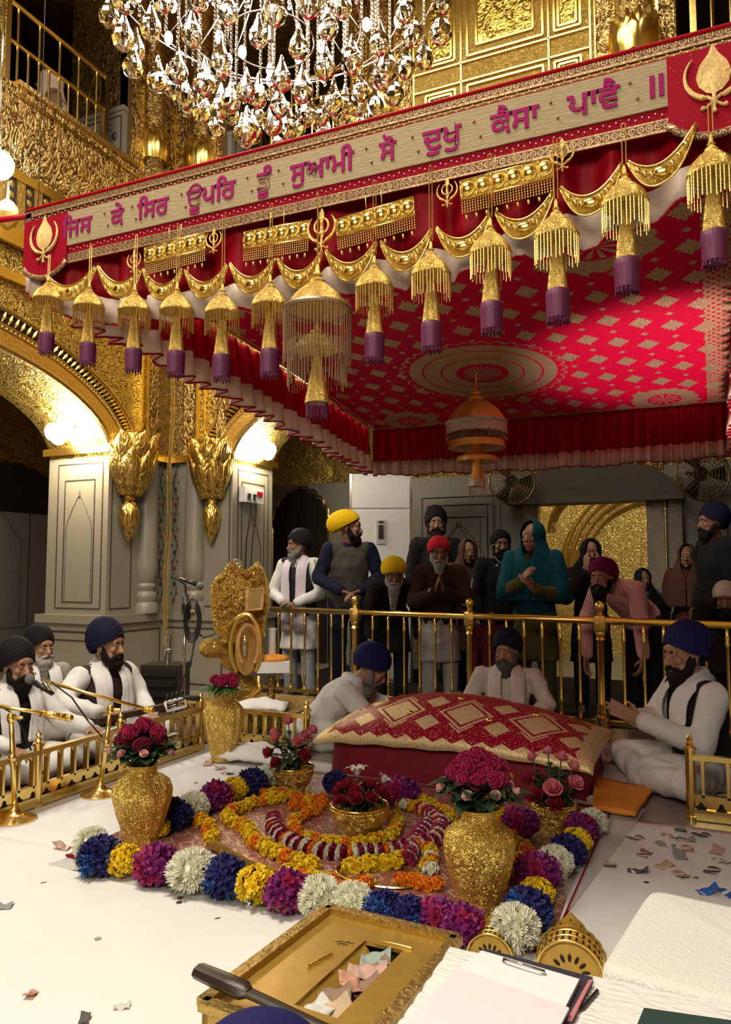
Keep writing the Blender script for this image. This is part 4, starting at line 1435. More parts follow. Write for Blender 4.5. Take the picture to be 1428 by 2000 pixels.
# ------------------------------------------------------------------ chandelier
C0 = PF(530, 20, 3.4)
CH = thing('chandelier', 'huge lit crystal chandelier with pear drops and bead chains', 'chandelier', (C0.x, C0.y, 7.19))
cx, cy = C0.x, C0.y
m = MB()
for Rr, z in ((0.80, 4.0), (0.62, 3.86), (0.42, 3.74), (0.2, 3.66)):
    m.torus((cx, cy, z), Rr, 0.0035, None, 48, 6)
    for k in range(6):
        a = 2 * PI * k / 6
        m.tube([(cx, cy, 4.3), (cx + Rr * 0.6 * math.cos(a), cy + Rr * 0.6 * math.sin(a), z + 0.18), (cx + Rr * math.cos(a), cy + Rr * math.sin(a), z)], 0.0025, 5)
m.cyl((cx, cy, 3.66), (cx, cy, 7.19), 0.015)
m.build('frame', M['steel'], CH)
rnd = random.Random(3)
# bulbs
for k in range(26):
    a = 2 * PI * k / 13 + 0.2
    Rr, z = ((0.30, 3.78), (0.62, 3.88), (0.46, 3.83))[k % 3]
    m = MB(); m.ell((cx + Rr * math.cos(a), cy + Rr * math.sin(a), z), (0.020, 0.020, 0.034), nu=12, nv=8)
    m.build('bulb', M['bulb'], CH, True)
# drop prototype
dm = MB(); dm.lathe([(0.001, 0.0), (0.006, -0.006), (0.012, -0.03), (0.024, -0.062), (0.036, -0.085), (0.040, -0.105), (0.034, -0.125), (0.018, -0.142), (0.001, -0.148)], 10)
drop_me = dm.mesh('crystal_drop', M['crystal'], False)
cm = MB()
for k in range(40):
    cm.ell((0, 0, -0.024 * k), 0.0095, nu=6, nv=4)
chain_me = cm.mesh('bead_chain', M['chain_glass'], False)
inv = wmat(CH).inverted()
nd_ = 0


def drop(x, y, z, s):
    o = bpy.data.objects.new('crystal_drop', drop_me); COL.objects.link(o); o.parent = CH
    o.location = inv @ Vector((x, y, z)); o.scale = (s, s, s); o.rotation_euler = (0, 0, rnd.uniform(0, 6.28))


def zlow(r_):      # underside of the chandelier: a shallow bowl
    return 3.30 + 0.46 * (r_ / 0.80) ** 2.2


for Rr, n in ((0.80, 24), (0.66, 20), (0.54, 16), (0.42, 13), (0.30, 10), (0.18, 7), (0.06, 3)):
    for k in range(n):
        a = 2 * PI * (k + rnd.uniform(-0.2, 0.2)) / n
        x, y = cx + Rr * math.cos(a), cy + Rr * math.sin(a)
        z = zlow(Rr) + 0.148 + rnd.uniform(-0.06, 0.08)
        drop(x, y, z, rnd.uniform(1.05, 1.35))
for Rr, n in ((0.76, 22), (0.60, 20), (0.48, 16), (0.36, 12), (0.24, 8)):
    for k in range(n):
        a = 2 * PI * (k + 0.5 + rnd.uniform(-0.2, 0.2)) / n
        x, y = cx + Rr * math.cos(a), cy + Rr * math.sin(a)
        zb = zlow(Rr) + 0.14 + rnd.uniform(0, 0.1)
        o = bpy.data.objects.new('bead_chain', chain_me); COL.objects.link(o); o.parent = CH
        L = 4.05 - zb
        o.location = inv @ Vector((x, y, zb + 0.96)); 
# ------------------------------------------------------------------ cloths and rug on the floor
M['darkfloor'] = plain('dark_floor_cover', (0.022, 0.014, 0.011), 0.95, bump=0.3, scale=60, spec=0.1)  # for the sheet added to darken the floor behind the rail
M['carpet'] = plain('worn_red_carpet', (0.10, 0.035, 0.02), 0.9, bump=0.3, scale=60, var=0.3)
M['graycloth'] = plain('thin_clear_plastic', (0.72, 0.72, 0.70), 0.12)
M['graycloth'].node_tree.nodes['Principled BSDF'].inputs['Alpha'].default_value = 0.30


def sheet_rect(name, x0, x1, y0, y1, z, mat, label, cat, th=0.004, n=24, amp=0.0015, seed=0, group=None):
    P = []
    for j in range(n + 1):
        row = []
        for i in range(n + 1):
            x, y = x0 + (x1 - x0) * i / n, y0 + (y1 - y0) * j / n
            row.append(Vector((x + 0.012 * noise.noise((y * 1.5, seed, 0)), y + 0.012 * noise.noise((x * 1.5, seed, 3)), z + th + amp * (1 + noise.noise((x * 2.3, y * 2.3, seed))))))
        P.append(row)
    m = MB(); m.sheet(P, th)
    o = m.build(name, mat, None, True, loc=((x0 + x1) / 2, (y0 + y1) / 2, z))
    tag(o, label, cat, group)
    return o


sheet_rect('floor_sheet', -3.08, 1.1, 0.2, 2.62, 0.0, M['whitecloth'], 'wide white cotton sheet on the floor in front of the flower square', 'floor cloth', seed=1)
sheet_rect('floor_sheet', -3.08, -0.42, 2.56, 4.36, 0.001, M['whitecloth'], 'white cotton sheet running along the low gold railing of the musicians', 'floor cloth', seed=2)
sheet_rect('floor_sheet', -0.50, 1.3, 2.50, 3.98, 0.002, M['whitecloth'], 'white cotton sheet with scattered notes right of the flower square', 'floor cloth', seed=3)
M['pinkcloth'] = plain('pinkish_cotton', (0.62, 0.50, 0.46), 0.9, bump=0.3, scale=6)
sheet_rect('floor_sheet', -0.72, 0.05, 4.55, 5.55, 0.0, M['pinkcloth'], 'pale pinkish cloth on the floor behind the right end of the scripture seat', 'floor cloth', seed=4, amp=0.01)
sheet_rect('dark_floor_sheet', -4.40, 1.9, 6.25, 8.9, 0.0, M['darkfloor'], 'dark sheet added on the floor under the standing crowd behind the brass railing', 'carpet', seed=8)  # added sheet, its dark colour darkens the floor behind the rail
sheet_rect('red_carpet', -5.0, -3.26, 1.5, 5.4, 0.0, M['carpet'], 'dark red carpet under the seated musicians', 'carpet', seed=5)


def rug_mask(N, x, y, z, vec):
    f = N.sub(N.frac(N.mul(x, 9.0)), 0.5); g = N.sub(N.frac(N.mul(y, 9.0)), 0.5)
    q = N.add(N.abs(f), N.abs(g))
    vo = N.nt.nodes.new('ShaderNodeTexVoronoi'); vo.inputs['Scale'].default_value = 60
    N.nt.links.new(vec, vo.inputs['Vector'])
    return N.mx(N.lt(N.abs(N.sub(q, 0.33)), 0.07), N.lt(vo.outputs['Distance'], 0.32))


M['rug'] = brocade('faded_red_gold_brocade', rug_mask, red=(0.34, 0.11, 0.085), gold=(0.70, 0.50, 0.36), gmetal=0.35)
M['rug'].node_tree.nodes['Principled BSDF'].inputs['Coat Weight'].default_value = 1.0
M['rug'].node_tree.nodes['Principled BSDF'].inputs['Coat Roughness'].default_value = 0.12
sheet_rect('brocade_rug', -2.50, -0.52, 2.50, 4.10, 0.007, M['rug'], 'red and gold brocade rug spread under the flower square', 'rug', th=0.006, seed=6)
m = MB(); m.tube([(-2.50, 2.492, 0.018), (-0.508, 2.492, 0.018), (-0.505, 4.1, 0.018)], 0.006, 6)
o = m.build('rug_cord', M['red'], None, True, loc=(-1.5, 2.5, 0.018)); tag(o, 'thin crimson cord edging the brocade rug', 'cord')
p = [Wz(92, 1693), Wz(250, 1640), Wz(520, 1745), Wz(470, 1788)]
m = MB(); m.add([q + ZV * 0.010 for q in p] + [q + ZV * 0.011 for q in p], [(3, 2, 1, 0), (4, 5, 6, 7), (0, 1, 5, 4), (1, 2, 6, 5), (2, 3, 7, 6), (3, 0, 4, 7)])
o = m.build('plastic_sheet', M['graycloth'], None, False, loc=p[0]); tag(o, 'clear grey plastic sheet showing past the left front rug corner', 'plastic sheet')
p = [Wz(1095, 1700), Wz(1210, 1560), Wz(1262, 1590), Wz(1110, 1790)]
m = MB(); m.add([q + ZV * 0.020 for q in p] + [q + ZV * 0.021 for q in p], [(3, 2, 1, 0), (4, 5, 6, 7), (0, 1, 5, 4), (1, 2, 6, 5), (2, 3, 7, 6), (3, 0, 4, 7)])
o = m.build('plastic_sheet', M['graycloth'], None, False, loc=p[0]); tag(o, 'clear plastic sheet along the right edge of the flower square', 'plastic sheet')
# orange quilted cloth
M['orange'] = plain('saffron_quilted_cloth', (0.80, 0.30, 0.03), 0.7, bump=0.6, scale=30, var=0.08)
c = [Wz(1160, 1522, 0.03), Wz(1276, 1545, 0.03), Wz(1240, 1596, 0.03), Wz(1158, 1582, 0.03)]
P = [[(c[0] * (1 - a) + c[1] * a) * (1 - b_) + (c[3] * (1 - a) + c[2] * a) * b_ + ZV * 0.006 * noise.noise((a * 5, b_ * 5, 1)) for a in [i / 12 for i in range(13)]] for b_ in [j / 12 for j in range(13)]]
m = MB(); m.sheet([list(reversed(r)) for r in P], 0.018)
tag(m.build('orange_cloth', M['orange'], None, True, loc=c[0]), 'bright saffron cloth lying beside the right end of the scripture seat', 'cloth')

# ------------------------------------------------------------------ low gold railings
def low_fence(label, a, b, h, nb, posts, panel_side=1, zb=0.0):
    a, b = Vector(a), Vector(b)
    d = (b - a); L = d.length; d.normalize()
    t = thing('low_railing', label, 'railing', a)
    P = lambda s, z: a + d * s + ZV * (z + zb)
    for z, w_, hh, nm in ((h - 0.012, 0.035, 0.024, 'top_rail'), (h * 0.36, 0.03, 0.022, 'middle_rail'), (0.03, 0.035, 0.05, 'bottom_rail')):
        m = MB(); m.beam(P(0, z), P(L, z), hh, w_, ZV.cross(d)) if False else m.beam(P(0, z), P(L, z), w_, hh); m.build(nm, M['brass'], t)
    m = MB(); m.beam(P(0, h * 0.2), P(L, h * 0.2), 0.012, h * 0.30); pn = m.build('pierced_panel', M['brass'], t)
    k = max(2, int(L / 0.085))
    nrm = ZV.cross(d)
    for i in range(k):
        m = MB(); c0 = P((i + 0.5) * L / k, h * 0.2)
        out = []
        for q_ in range(24):
            an = 2 * PI * q_ / 24
            rr = 0.021 * ((1 + 0.32 * math.cos(3 * (an - PI / 2))) if i % 2 else (1 + 0.22 * math.cos(4 * an)))
            out.append((rr * math.cos(an), rr * math.sin(an)))
        m.prism(out, c0 + nrm * 0.0072, d, ZV, 0.0144); fixn(m.build('cutout', M['dark'], pn, False))
    for i in range(nb):
        s = (i + 0.5) * L / nb
        m = MB(); m.beam(P(s, h * 0.36), P(s, h - 0.02), 0.014, 0.03, nrm); m.build('baluster', M['brass'], t)
    m = MB()
    for i in range(nb - 1):                       # small arches between the balusters
        s0, s1 = (i + 0.5) * L / nb, (i + 1.5) * L / nb
        m.tube([P((s0 + s1) / 2 - (s1 - s0) / 2 * math.cos(q), h - 0.055 + 0.035 * math.sin(q)) for q in [PI * k / 8 for k in range(9)]], 0.007, 5)
    m.build('arch_work', M['brass'], t, True)
    for s in posts:
        m = MB()
        m.cyl(P(s, 0), P(s, 0.02), 0.03, n=8); m.cyl(P(s, 0.02), P(s, h + 0.02), 0.022, n=8); m.cyl(P(s, h + 0.02), P(s, h + 0.035), 0.03, n=8)
        m.lathe([(0.012, 0), (0.02, 0.012), (0.008, 0.026), (0.017, 0.04), (0.005, 0.055), (0.001, 0.065)], 10, P(s, h + 0.035)); m.build('post', M['brass'], t, 50)
    return t


low_fence('long low gilt railing in front of the seated musicians', (-3.19, 1.6, 0), (-3.19, 4.36, 0), 0.285, 30, (0.02, 0.75, 1.37, 1.97, 2.74))
low_fence('short low gilt railing below the golden throne', (-3.10, 4.46, 0), (-2.42, 4.46, 0), 0.27, 9, (0.66,))
low_fence('low gilt railing on the right beside the praying man', (-0.14, 4.13, 0), (0.75, 4.13, 0), 0.31, 8, (0.0,))

# ------------------------------------------------------------------ tall brass railing behind the scripture seat
ra, rb = PF(505, 1189, 7.25), PF(1500, 1223, 4.95)
ra.z = rb.z = 0.0
rb = ra + (rb - ra) * 1.05
rd = (rb - ra); rL = rd.length; rd.normalize()
RAILZ = 0.845
t = thing('brass_railing', 'shoulder-bright tall brass railing the standing crowd leans on'.replace('shoulder-bright ', ''), 'railing', ra)
RP = lambda s, z: ra + rd * s + ZV * z
m = MB(); m.tube([RP(0, RAILZ), RP(rL, RAILZ)], 0.026, 12); m.build('handrail', M['brass'], t, True)
m = MB(); m.beam(RP(0, 0.135), RP(rL, 0.135), 0.05, 0.03); m.build('bottom_rail', M['brass'], t)


def s_of(u):                                         # distance along the rail of picture column u
    d0 = ray(u, 1115); d0.z = 0
    n_ = Vector((-d0.y, d0.x, 0))
    return -ra.dot(n_) / rd.dot(n_)


posts = [s_of(694), s_of(917), s_of(1170)]
for s in posts:
    m = MB()
    m.lathe([(0.05, 0), (0.05, 0.17), (0.034, 0.18), (0.040, 0.2), (0.030, 0.23), (0.036, 0.25), (0.027, 0.28), (0.027, 0.70), (0.038, 0.71), (0.028, 0.73), (0.038, 0.75), (0.034, 0.77)], 16, RP(s, 0))
    m.lathe([(0.020, RAILZ + 0.03), (0.032, RAILZ + 0.045), (0.018, RAILZ + 0.06), (0.030, RAILZ + 0.08), (0.038, RAILZ + 0.105), (0.030, RAILZ + 0.13), (0.004, RAILZ + 0.145)], 16, RP(s, 0))
    po = m.build('post', M['brass'], t, 50)
    m = MB(); m.lathe([(0.045, -0.075), (0.052, -0.06), (0.052, 0.02), (0.045, 0.035)], 8, RP(s, RAILZ)); m.build('collar', M['gold_rough'], po, 30)
us = [545, 570, 596, 622, 648, 670, 728, 758, 789, 819, 849, 881, 955, 988, 1022, 1057, 1092, 1129, 1215, 1254, 1293, 1332, 1374, 1416]
for u_ in us:
    s = s_of(u_)
    m = MB(); m.lathe([(0.014, 0.15), (0.010, 0.2), (0.0115, 0.24), (0.017, 0.26), (0.010, 0.28), (0.010, 0.70), (0.018, 0.72), (0.010, 0.735), (0.016, 0.76), (0.010, 0.78), (0.010, RAILZ)], 10, RP(s, 0)); m.build('baluster', M['brass'], t, True)

# ------------------------------------------------------------------ scripture seat under its embroidered cover
def romal_mask(N, x, y, z, vec):
    # large lozenges with cores in rows, small ones between, scalloped gold border
    sx, sy = 0.40, 0.46
    arc = N.add(N.mul(N.add(y, 0.485), 0.75), N.sub(z, 0.19))
    y = N.sub(arc, 0.115)
    fx = N.mul(N.sub(N.frac(N.add(N.mul(x, 1 / sx), 0.30)), 0.5), sx)
    fy = N.mul(N.sub(N.frac(N.add(N.mul(y, 1 / sy), 0.02)), 0.5), sy)
    q = N.add(N.mul(N.abs(fx), 1 / 0.160), N.mul(N.abs(fy), 1 / 0.165))
    big = N.mx(N.lt(q, 0.72), N.band(q, 0.86, 1.0))
    gx = N.mul(N.sub(N.frac(N.add(N.mul(x, 2 / sx), 0.10)), 0.5), sx / 2)
    gy = N.mul(N.sub(N.frac(N.add(N.mul(y, 2 / sy), 0.04)), 0.5), sy / 2)
    q2 = N.add(N.abs(gx), N.abs(gy))
    small = N.mul(N.lt(q2, 0.075), N.gt(q, 1.06))
    vo = N.nt.nodes.new('ShaderNodeTexVoronoi'); vo.inputs['Scale'].default_value = 85
    N.nt.links.new(vec, vo.inputs['Vector'])
    dots = N.mul(N.lt(vo.outputs['Distance'], 0.27), 0.85)
    ex = N.sub(0.745, N.abs(x)); ey = arc
    zig = N.mul(N.abs(N.sub(N.frac(N.mul(x, 9.0)), 0.5)), 0.11)
    bd = N.lt(ey, N.add(0.060, N.mul(zig, 0.7)))
    zig2 = N.mul(N.abs(N.sub(N.frac(N.mul(y, 9.0)), 0.5)), 0.09)
    bd = N.mx(bd, N.lt(ex, N.add(0.02, N.mul(zig2, 0.5))))
    return N.m('MINIMUM', N.mx(N.mx(big, small), N.mx(dots, bd)), 1.0)


M['romal'] = brocade('gold_embroidered_crimson', romal_mask, red=(0.36, 0.008, 0.03), gold=(0.86, 0.66, 0.36), gmetal=0.35, glit=180)
M['crimson_velvet'] = plain('crimson_velvet', (0.22, 0.002, 0.016), 0.6, bump=0.1, scale=40)
pm0, pm1 = Wz(604, 1522), Wz(1148, 1580)
mx0, mx1, my0, my1 = pm0.x, pm1.x, 4.13, 5.02
mxc = (mx0 + mx1) / 2
SEAT = thing('scripture_seat', 'low crimson seat under a gold embroidered cover behind the flower square', 'seat', (mxc, (my0 + my1) / 2, 0.012))
m = MB()
rows = []
hw = (mx1 - mx0) / 2
for j in range(7):
    z = 0.015 + 0.205 * j / 6
    gap = 0.04 * (1 - j / 6)
    ring = []
    for i in range(80):
        a = 2 * PI * i / 80
        ca, sa = math.cos(a), math.sin(a)
        x = mxc + (hw - 0.03 + gap * 0.4) * math.copysign(abs(ca) ** 0.28, ca)
        y = (my0 + my1) / 2 + (0.43 + gap * 0.3) * math.copysign(abs(sa) ** 0.28, sa)
        wr = 0.006 * noise.noise((x * 6, y * 6, z * 3))
        ring.append(Vector((x + wr, y + wr, z)))
    rows.append(ring)
m.rings(rows)
m.build('base_cloth', M['crimson_velvet'], SEAT, 60)
P = []
nx, ny = 64, 44
for j in range(ny + 1):
    row = []
    b_ = -1 + 2 * j / ny
    for i in range(nx + 1):
        a = -1 + 2 * i / nx
        x = mxc + a * (hw + 0.03) * (1 - 0.02 * (1 - abs(b_)))
        y = (my0 + my1) / 2 + b_ * 0.485
        px = max(0.0, math.cos(a * PI / 2)) ** 0.52
        asym = 1.0 - 0.13 * a
        py = max(0.0, math.cos((b_ + 0.04) * PI / 2)) ** 0.62
        z = 0.205 + 0.235 * px * py * asym
        if b_ < -0.88:
            z -= 0.035 * ((-b_ - 0.88) / 0.12) ** 2
        z += 0.006 * noise.noise((x * 5, y * 5, 2)) + 0.004 * math.sin(a * 22) * (1 - py)
        row.append(Vector((x, y, z)))
    P.append(row)
m = MB(); m.sheet([list(r) for r in P], 0.008)
cov = m.build('embroidered_cover', M['romal'], SEAT, True)
m = MB()
for cx_, cy_ in ((-0.46, -0.1), (0, -0.1), (0.46, -0.1), (-0.23, -0.3), (0.23, -0.3)):
    i = int((cx_ / (hw + 0.03) + 1) / 2 * nx); j = int((cy_ / 0.485 + 1) / 2 * ny)
    m.ell(P[j][max(0, min(nx, i))] + ZV * 0.006, (0.022, 0.022, 0.012), nu=10, nv=6)
m.build('gold_boss', M['gold'], cov, True)

# ------------------------------------------------------------------ flowers
rnd = random.Random(11)
FC = {}
for nm, col in dict(yellow=(0.90, 0.62, 0.012), orange=(0.88, 0.26, 0.006), white=(0.88, 0.85, 0.68), purple=(0.22, 0.015, 0.16), blue=(0.018, 0.016, 0.13), skyblue=(0.02, 0.12, 0.38),
                    crimson=(0.22, 0.006, 0.03), rosered=(0.30, 0.008, 0.025), pink=(0.78, 0.22, 0.27), palepink=(0.78, 0.46, 0.40), magenta=(0.40, 0.014, 0.08), lily=(0.82, 0.80, 0.70)).items():
    FC[nm] = plain(nm + '_petals', col, 0.65, var=0.18, scale=30)
M['leaf'] = plain('dark_green_leaf', (0.025, 0.055, 0.02), 0.45, var=0.35, scale=14)
M['leaf2'] = plain('bright_green_leaf', (0.05, 0.13, 0.03), 0.4, var=0.3, scale=14)


def rdir(rnd, up=-1.0):
    while True:
        v = Vector((rnd.gauss(0, 1), rnd.gauss(0, 1), rnd.gauss(0, 1)))
        if v.length > 1e-3:
            v.normalize()
            if v.z >= up:
                return v


def petal(mb, c, d, up, ln, wd, curl=0.3):
    d = d.normalized(); s = d.cross(up)
    if s.length < 1e-4:
        s = d.cross(Vector((1, 0.2, 0.1)))
    s.normalize(); n_ = s.cross(d)
    p0, p1, p2 = c, c + d * ln * 0.6 + n_ * ln * curl * 0.25, c + d * ln + n_ * ln * curl
    mb.add([p0 - s * wd * 0.25, p0 + s * wd * 0.25, p1 - s * wd * 0.5, p1 + s * wd * 0.5, p2 - s * wd * 0.22, p2 + s * wd * 0.22], [(0, 1, 3, 2), (2, 3, 5, 4)])


def bloom(mb, c, nrm, r, layers=((9, 1.0, 0.15), (7, 0.8, 0.5), (5, 0.5, 0.9)), rnd=rnd, wd=0.55):
    x, y, n_ = basis(nrm)
    for k, (cnt, rr, el) in enumerate(layers):
        for i in range(cnt):
            a = 2 * PI * (i + rnd.random() * 0.5) / cnt + k
            d = (x * math.cos(a) + y * math.sin(a)) * math.cos(el * 1.4) + n_ * math.sin(el * 1.4)
            petal(mb, c, d, n_, r * rr * rnd.uniform(0.85, 1.1), r * wd, 0.25)


def bunch_mesh(cols, R0, n, br, seed, flat=0.82, layers=None, wd=0.5):
    r_ = random.Random(seed)
    m = MB()
    for i in range(n):
        z = 1 - 1.65 * (i + 0.5) / n
        a = i * 2.39996 + r_.uniform(-0.2, 0.2)
        q = math.sqrt(max(0, 1 - z * z))
        v = Vector((q * math.cos(a), q * math.sin(a), z))
        m.cur = r_.randrange(len(cols))
        bloom(m, Vector((v.x * R0, v.y * R0, v.z * R0 * flat)) * r_.uniform(0.82, 1.0), (v + rdir(r_) * 0.3).normalized(), br, layers or ((9, 1.0, 0.1), (8, 0.8, 0.45), (5, 0.55, 0.85)), r_, wd)
    m.cur = 0
    m.ell((0, 0, 0), (R0 * 0.78, R0 * 0.78, R0 * 0.7), nu=14, nv=9)
    return m.mesh('flower_bunch', [FC[c] for c in cols], True)


BM = {}
for key, cols, n, br, ly, wd in (('white', ('white',), 70, 0.030, ((12, 1.0, 0.45), (9, 0.9, 0.75)), 0.20), ('yellow', ('yellow',), 46, 0.024, None, 0.5), ('purple', ('purple', 'purple', 'magenta'), 42, 0.036, ((6, 1.0, 0.1), (4, 0.7, 0.6)), 0.62),
                                 ('blue', ('blue', 'blue', 'blue', 'skyblue'), 42, 0.036, ((6, 1.0, 0.15), (4, 0.7, 0.6)), 0.5), ('dblue', ('blue',), 42, 0.036, ((6, 1.0, 0.15), (4, 0.7, 0.6)), 0.5)):
    BM[key] = bunch_mesh(cols, 0.062, n, br, hash(key) % 1000 if False else len(key) * 7, wd=wd, layers=ly)
lf = MB()
for i in range(26):
    a = rnd.uniform(0, 2 * PI)
    petal(lf, Vector((0.055 * math.cos(a), 0.055 * math.sin(a), -0.04)), Vector((math.cos(a), math.sin(a), rnd.uniform(-0.1, 0.9))), ZV, rnd.uniform(0.03, 0.05), 0.012, 0.2)
LEAFTUFT = lf.mesh('leaf_tuft', M['leaf'], True)


def bunch(u, v, key, label, s=1.0, sx=1.0, ang=0.0, leaf=False, zc=0.062):
    p = Wz(u, v, zc * s + 0.012)
    o = bpy.data.objects.new('flower_bunch', BM[key]); COL.objects.link(o)
    o.location = p; o.scale = (s * sx, s, s); o.rotation_euler = (0, 0, ang)
    tag(o, label, 'flowers', 'flower bunches bordering the rug')
    if leaf:
        l_ = bpy.data.objects.new('leaf_tuft', LEAFTUFT); COL.objects.link(l_); l_.parent = o
    return o


for a in ((178, 1648, 'white', 'cream flower bunch at the left front corner, beside the tall vase', 0.95), (194, 1672, 'blue', 'deep blue flower bunch nearest the left front corner', 1.1, 1, 0, True), (243, 1680, 'yellow', 'yellow flower bunch just in front of the left vase', 0.95),
          (308, 1690, 'purple', 'purple flower bunch right of the first yellow one on the front edge', 1.1, 1.15), (376, 1702, 'white', 'cream flower bunch left of centre on the front edge, beside the second blue one', 1.15, 1.1, 0, True),
          (440, 1713, 'blue', 'blue bunch with turquoise petals between cream and yellow on the front edge', 1.1, 1, 1), (500, 1727, 'yellow', 'yellow bunch between blue and purple in the middle of the front edge', 1.05, 1, 1, True),
          (561, 1742, 'purple', 'purple bunch left of the long cream cluster on the front edge', 1.05, 1, 2, True), (626, 1752, 'white', 'left part of the long cream cluster behind the gilt box corner', 1.0, 1.1, 2), (688, 1764, 'white', 'right part of the long cream cluster behind the gilt box', 0.95, 1.1, 3),
          (748, 1778, 'blue', 'blue turquoise bunch directly behind the far edge of the gilt box', 0.9, 1.15, 2), (800, 1787, 'blue', 'second blue turquoise bunch behind the gilt box, left of the purple pair', 0.85, 1.1, 0.5),
          (852, 1790, 'purple', 'purple bunch left of the foot of the large right vase', 0.85, 1.1, 0.6), (905, 1808, 'purple', 'purple bunch at the foot of the large right vase, by the gilt ornament', 0.9, 1.1, 1.7),
          (1007, 1812, 'white', 'cream bunch at the right front corner of the rug', 1.0, 1, 1.4, True), (1032, 1778, 'blue', 'dark blue bunch second from the right front corner', 1.05, 1, 1.2, True), (1048, 1745, 'yellow', 'yellow bunch on the right edge above the dark blue one', 0.85, 1, 2.2),
          (1050, 1706, 'purple', 'purple bunch in the middle of the right edge', 1.1, 1, 0.4), (1084, 1684, 'white', 'cream bunch in the middle of the right edge', 0.9, 1, 1.9, True), (1108, 1662, 'dblue', 'navy bunch on the right edge below the last yellow one', 0.95, 1, 0.2, True),
          (1127, 1642, 'yellow', 'last yellow bunch on the right edge, in front of the purple one', 0.85, 1, 0.3), (1134, 1618, 'purple', 'purple bunch right of the small rose pot on the right edge', 0.95, 1, 2.3), (1157, 1606, 'white', 'farthest cream bunch on the right edge by the orange cloth', 0.85, 1, 1.1, True),
          (336, 1592, 'dblue', 'navy bunch behind the tall left vase on the left edge', 1.1, 1, 0.9, True), (377, 1576, 'white', 'cream bunch on the left edge behind the left vase', 1.0, 1, 2.9, True), (421, 1556, 'purple', 'purple bunch on the left edge between cream and yellow', 1.1, 1, 2.0, True),
          (460, 1540, 'yellow', 'yellow bunch at the far left corner of the flower square', 0.95, 1, 0.6), (492, 1529, 'dblue', 'navy bunch at the far left corner near the rose pot', 1.1, 1, 1.6, True), (524, 1516, 'white', 'cream bunch left of the small rose pot in front of the seat', 0.9, 1, 0.7),
          (655, 1528, 'dblue', 'navy bunch at the foot of the crimson seat behind the lily bowl', 0.9, 1, 0.1), (782, 1546, 'purple', 'purple bunch at the foot of the crimson seat, right of the lily bowl', 1.1, 1.2, 0.3), (1016, 1608, 'purple', 'purple bunch left of the right rose pot, behind the large vase', 1.0, 1.1, 0.3),
          (309, 1617, 'yellow', 'small yellow bunch peeping out behind the left vase', 0.75)):
    bunch(*a)

# garlands: one mesh per kind of blossom, copied along the string
mg_y = bunch_mesh(('yellow',), 0.026, 14, 0.014, 21); mg_o = bunch_mesh(('orange',), 0.026, 14, 0.014, 22); mg_w = bunch_mesh(('white',), 0.027, 26, 0.013, 23, wd=0.3); mg_c = bunch_mesh(('crimson', 'magenta'), 0.027, 16, 0.016, 24, wd=0.7); mg_p = bunch_mesh(('white', 'palepink'), 0.026, 16, 0.013, 25)


def garland(label, pts, seq, step=0.036, s=1.0, z=0.026, lift=0.013, squash=1.0):
    P = [Wz(u, v, z) for u, v in pts]
    # Catmull-Rom resample
    Q = []
    for i in range(len(P) - 1):
        p0, p1, p2, p3 = P[max(i - 1, 0)], P[i], P[i + 1], P[min(i + 2, len(P) - 1)]
        for k in range(20):
            t_ = k / 20
            Q.append(0.5 * ((2 * p1) + (p2 - p0) * t_ + (2 * p0 - 5 * p1 + 4 * p2 - p3) * t_ ** 2 + (3 * p1 - p0 - 3 * p2 + p3) * t_ ** 3))
    Q.append(P[-1])
    t = thing('flower_garland', label, 'garland', Q[0] - ZV * z + ZV * 0.012, group='garlands laid inside the flower square')
    acc, k = 0.0, 0
    base = t.location
    for i in range(1, len(Q)):
        acc += (Q[i] - Q[i - 1]).length
        if acc >= step:
            acc = 0.0
            key = seq[k % len(seq)]; k += 1
            me = {'y': mg_y, 'o': mg_o, 'w': mg_w, 'c': mg_c, 'p': mg_p}[key]
            o = bpy.data.objects.new('blossom', me); COL.objects.link(o); o.parent = t
            d = Q[i] - Q[i - 1]
            o.location = Vector((Q[i].x, Q[i].y, 0.012 + z)) - base + Vector((rnd.uniform(-1, 1), rnd.uniform(-1, 1), rnd.uniform(-0.4, 1))) * (0.004 if squash < 1 else 0.009)
            o.scale = (s * squash, s, s * rnd.uniform(0.9, 1.15)); o.rotation_euler = (0, 0, math.atan2(d.y, d.x) + (0 if squash < 1 else rnd.uniform(0, 6)))
    return t


RW = 'cwcowcwcwc'
garland('crimson and white striped garland ring around the lily bowl', [(537, 1604), (535, 1618), (548, 1638), (580, 1654), (622, 1668), (668, 1674), (712, 1671), (760, 1668), (803, 1660), (842, 1648), (858, 1626), (850, 1602), (824, 1584)], 'cw' 'cw' 'cow', 0.020, 1.15, 0.03, squash=0.45)
garland('second crimson and white garland arc inside the right of the ring', [(795, 1690), (800, 1668), (812, 1646), (826, 1628), (838, 1612)], 'cw', 0.020, 1.05, 0.03, squash=0.45)
garland('orange and yellow garland arc just left of the lily bowl', [(632, 1588), (606, 1592), (585, 1604), (574, 1618), (580, 1632)], 'oyo', 0.034, 1.0)
garland('yellow garland arc in front of the lily bowl inside the striped ring', [(590, 1640), (625, 1648), (665, 1654), (710, 1652), (752, 1640), (775, 1620), (772, 1598)], 'yoyy', 0.034, 1.0)
garland('long yellow garland sweeping down the left half of the square', [(560, 1562), (524, 1568), (490, 1576), (458, 1588), (448, 1604), (480, 1624), (502, 1650), (534, 1670), (578, 1686), (622, 1703)], 'yyyoyy', 0.034, 1.15)
garland('orange garland running behind the striped ring', [(500, 1556), (545, 1556), (590, 1562), (640, 1566)], 'oyo', 0.034, 1.0)
garland('yellow orange garland between the far left corner and the striped ring', [(565, 1582), (600, 1576), (636, 1578)], 'ooy', 0.034, 1.05)
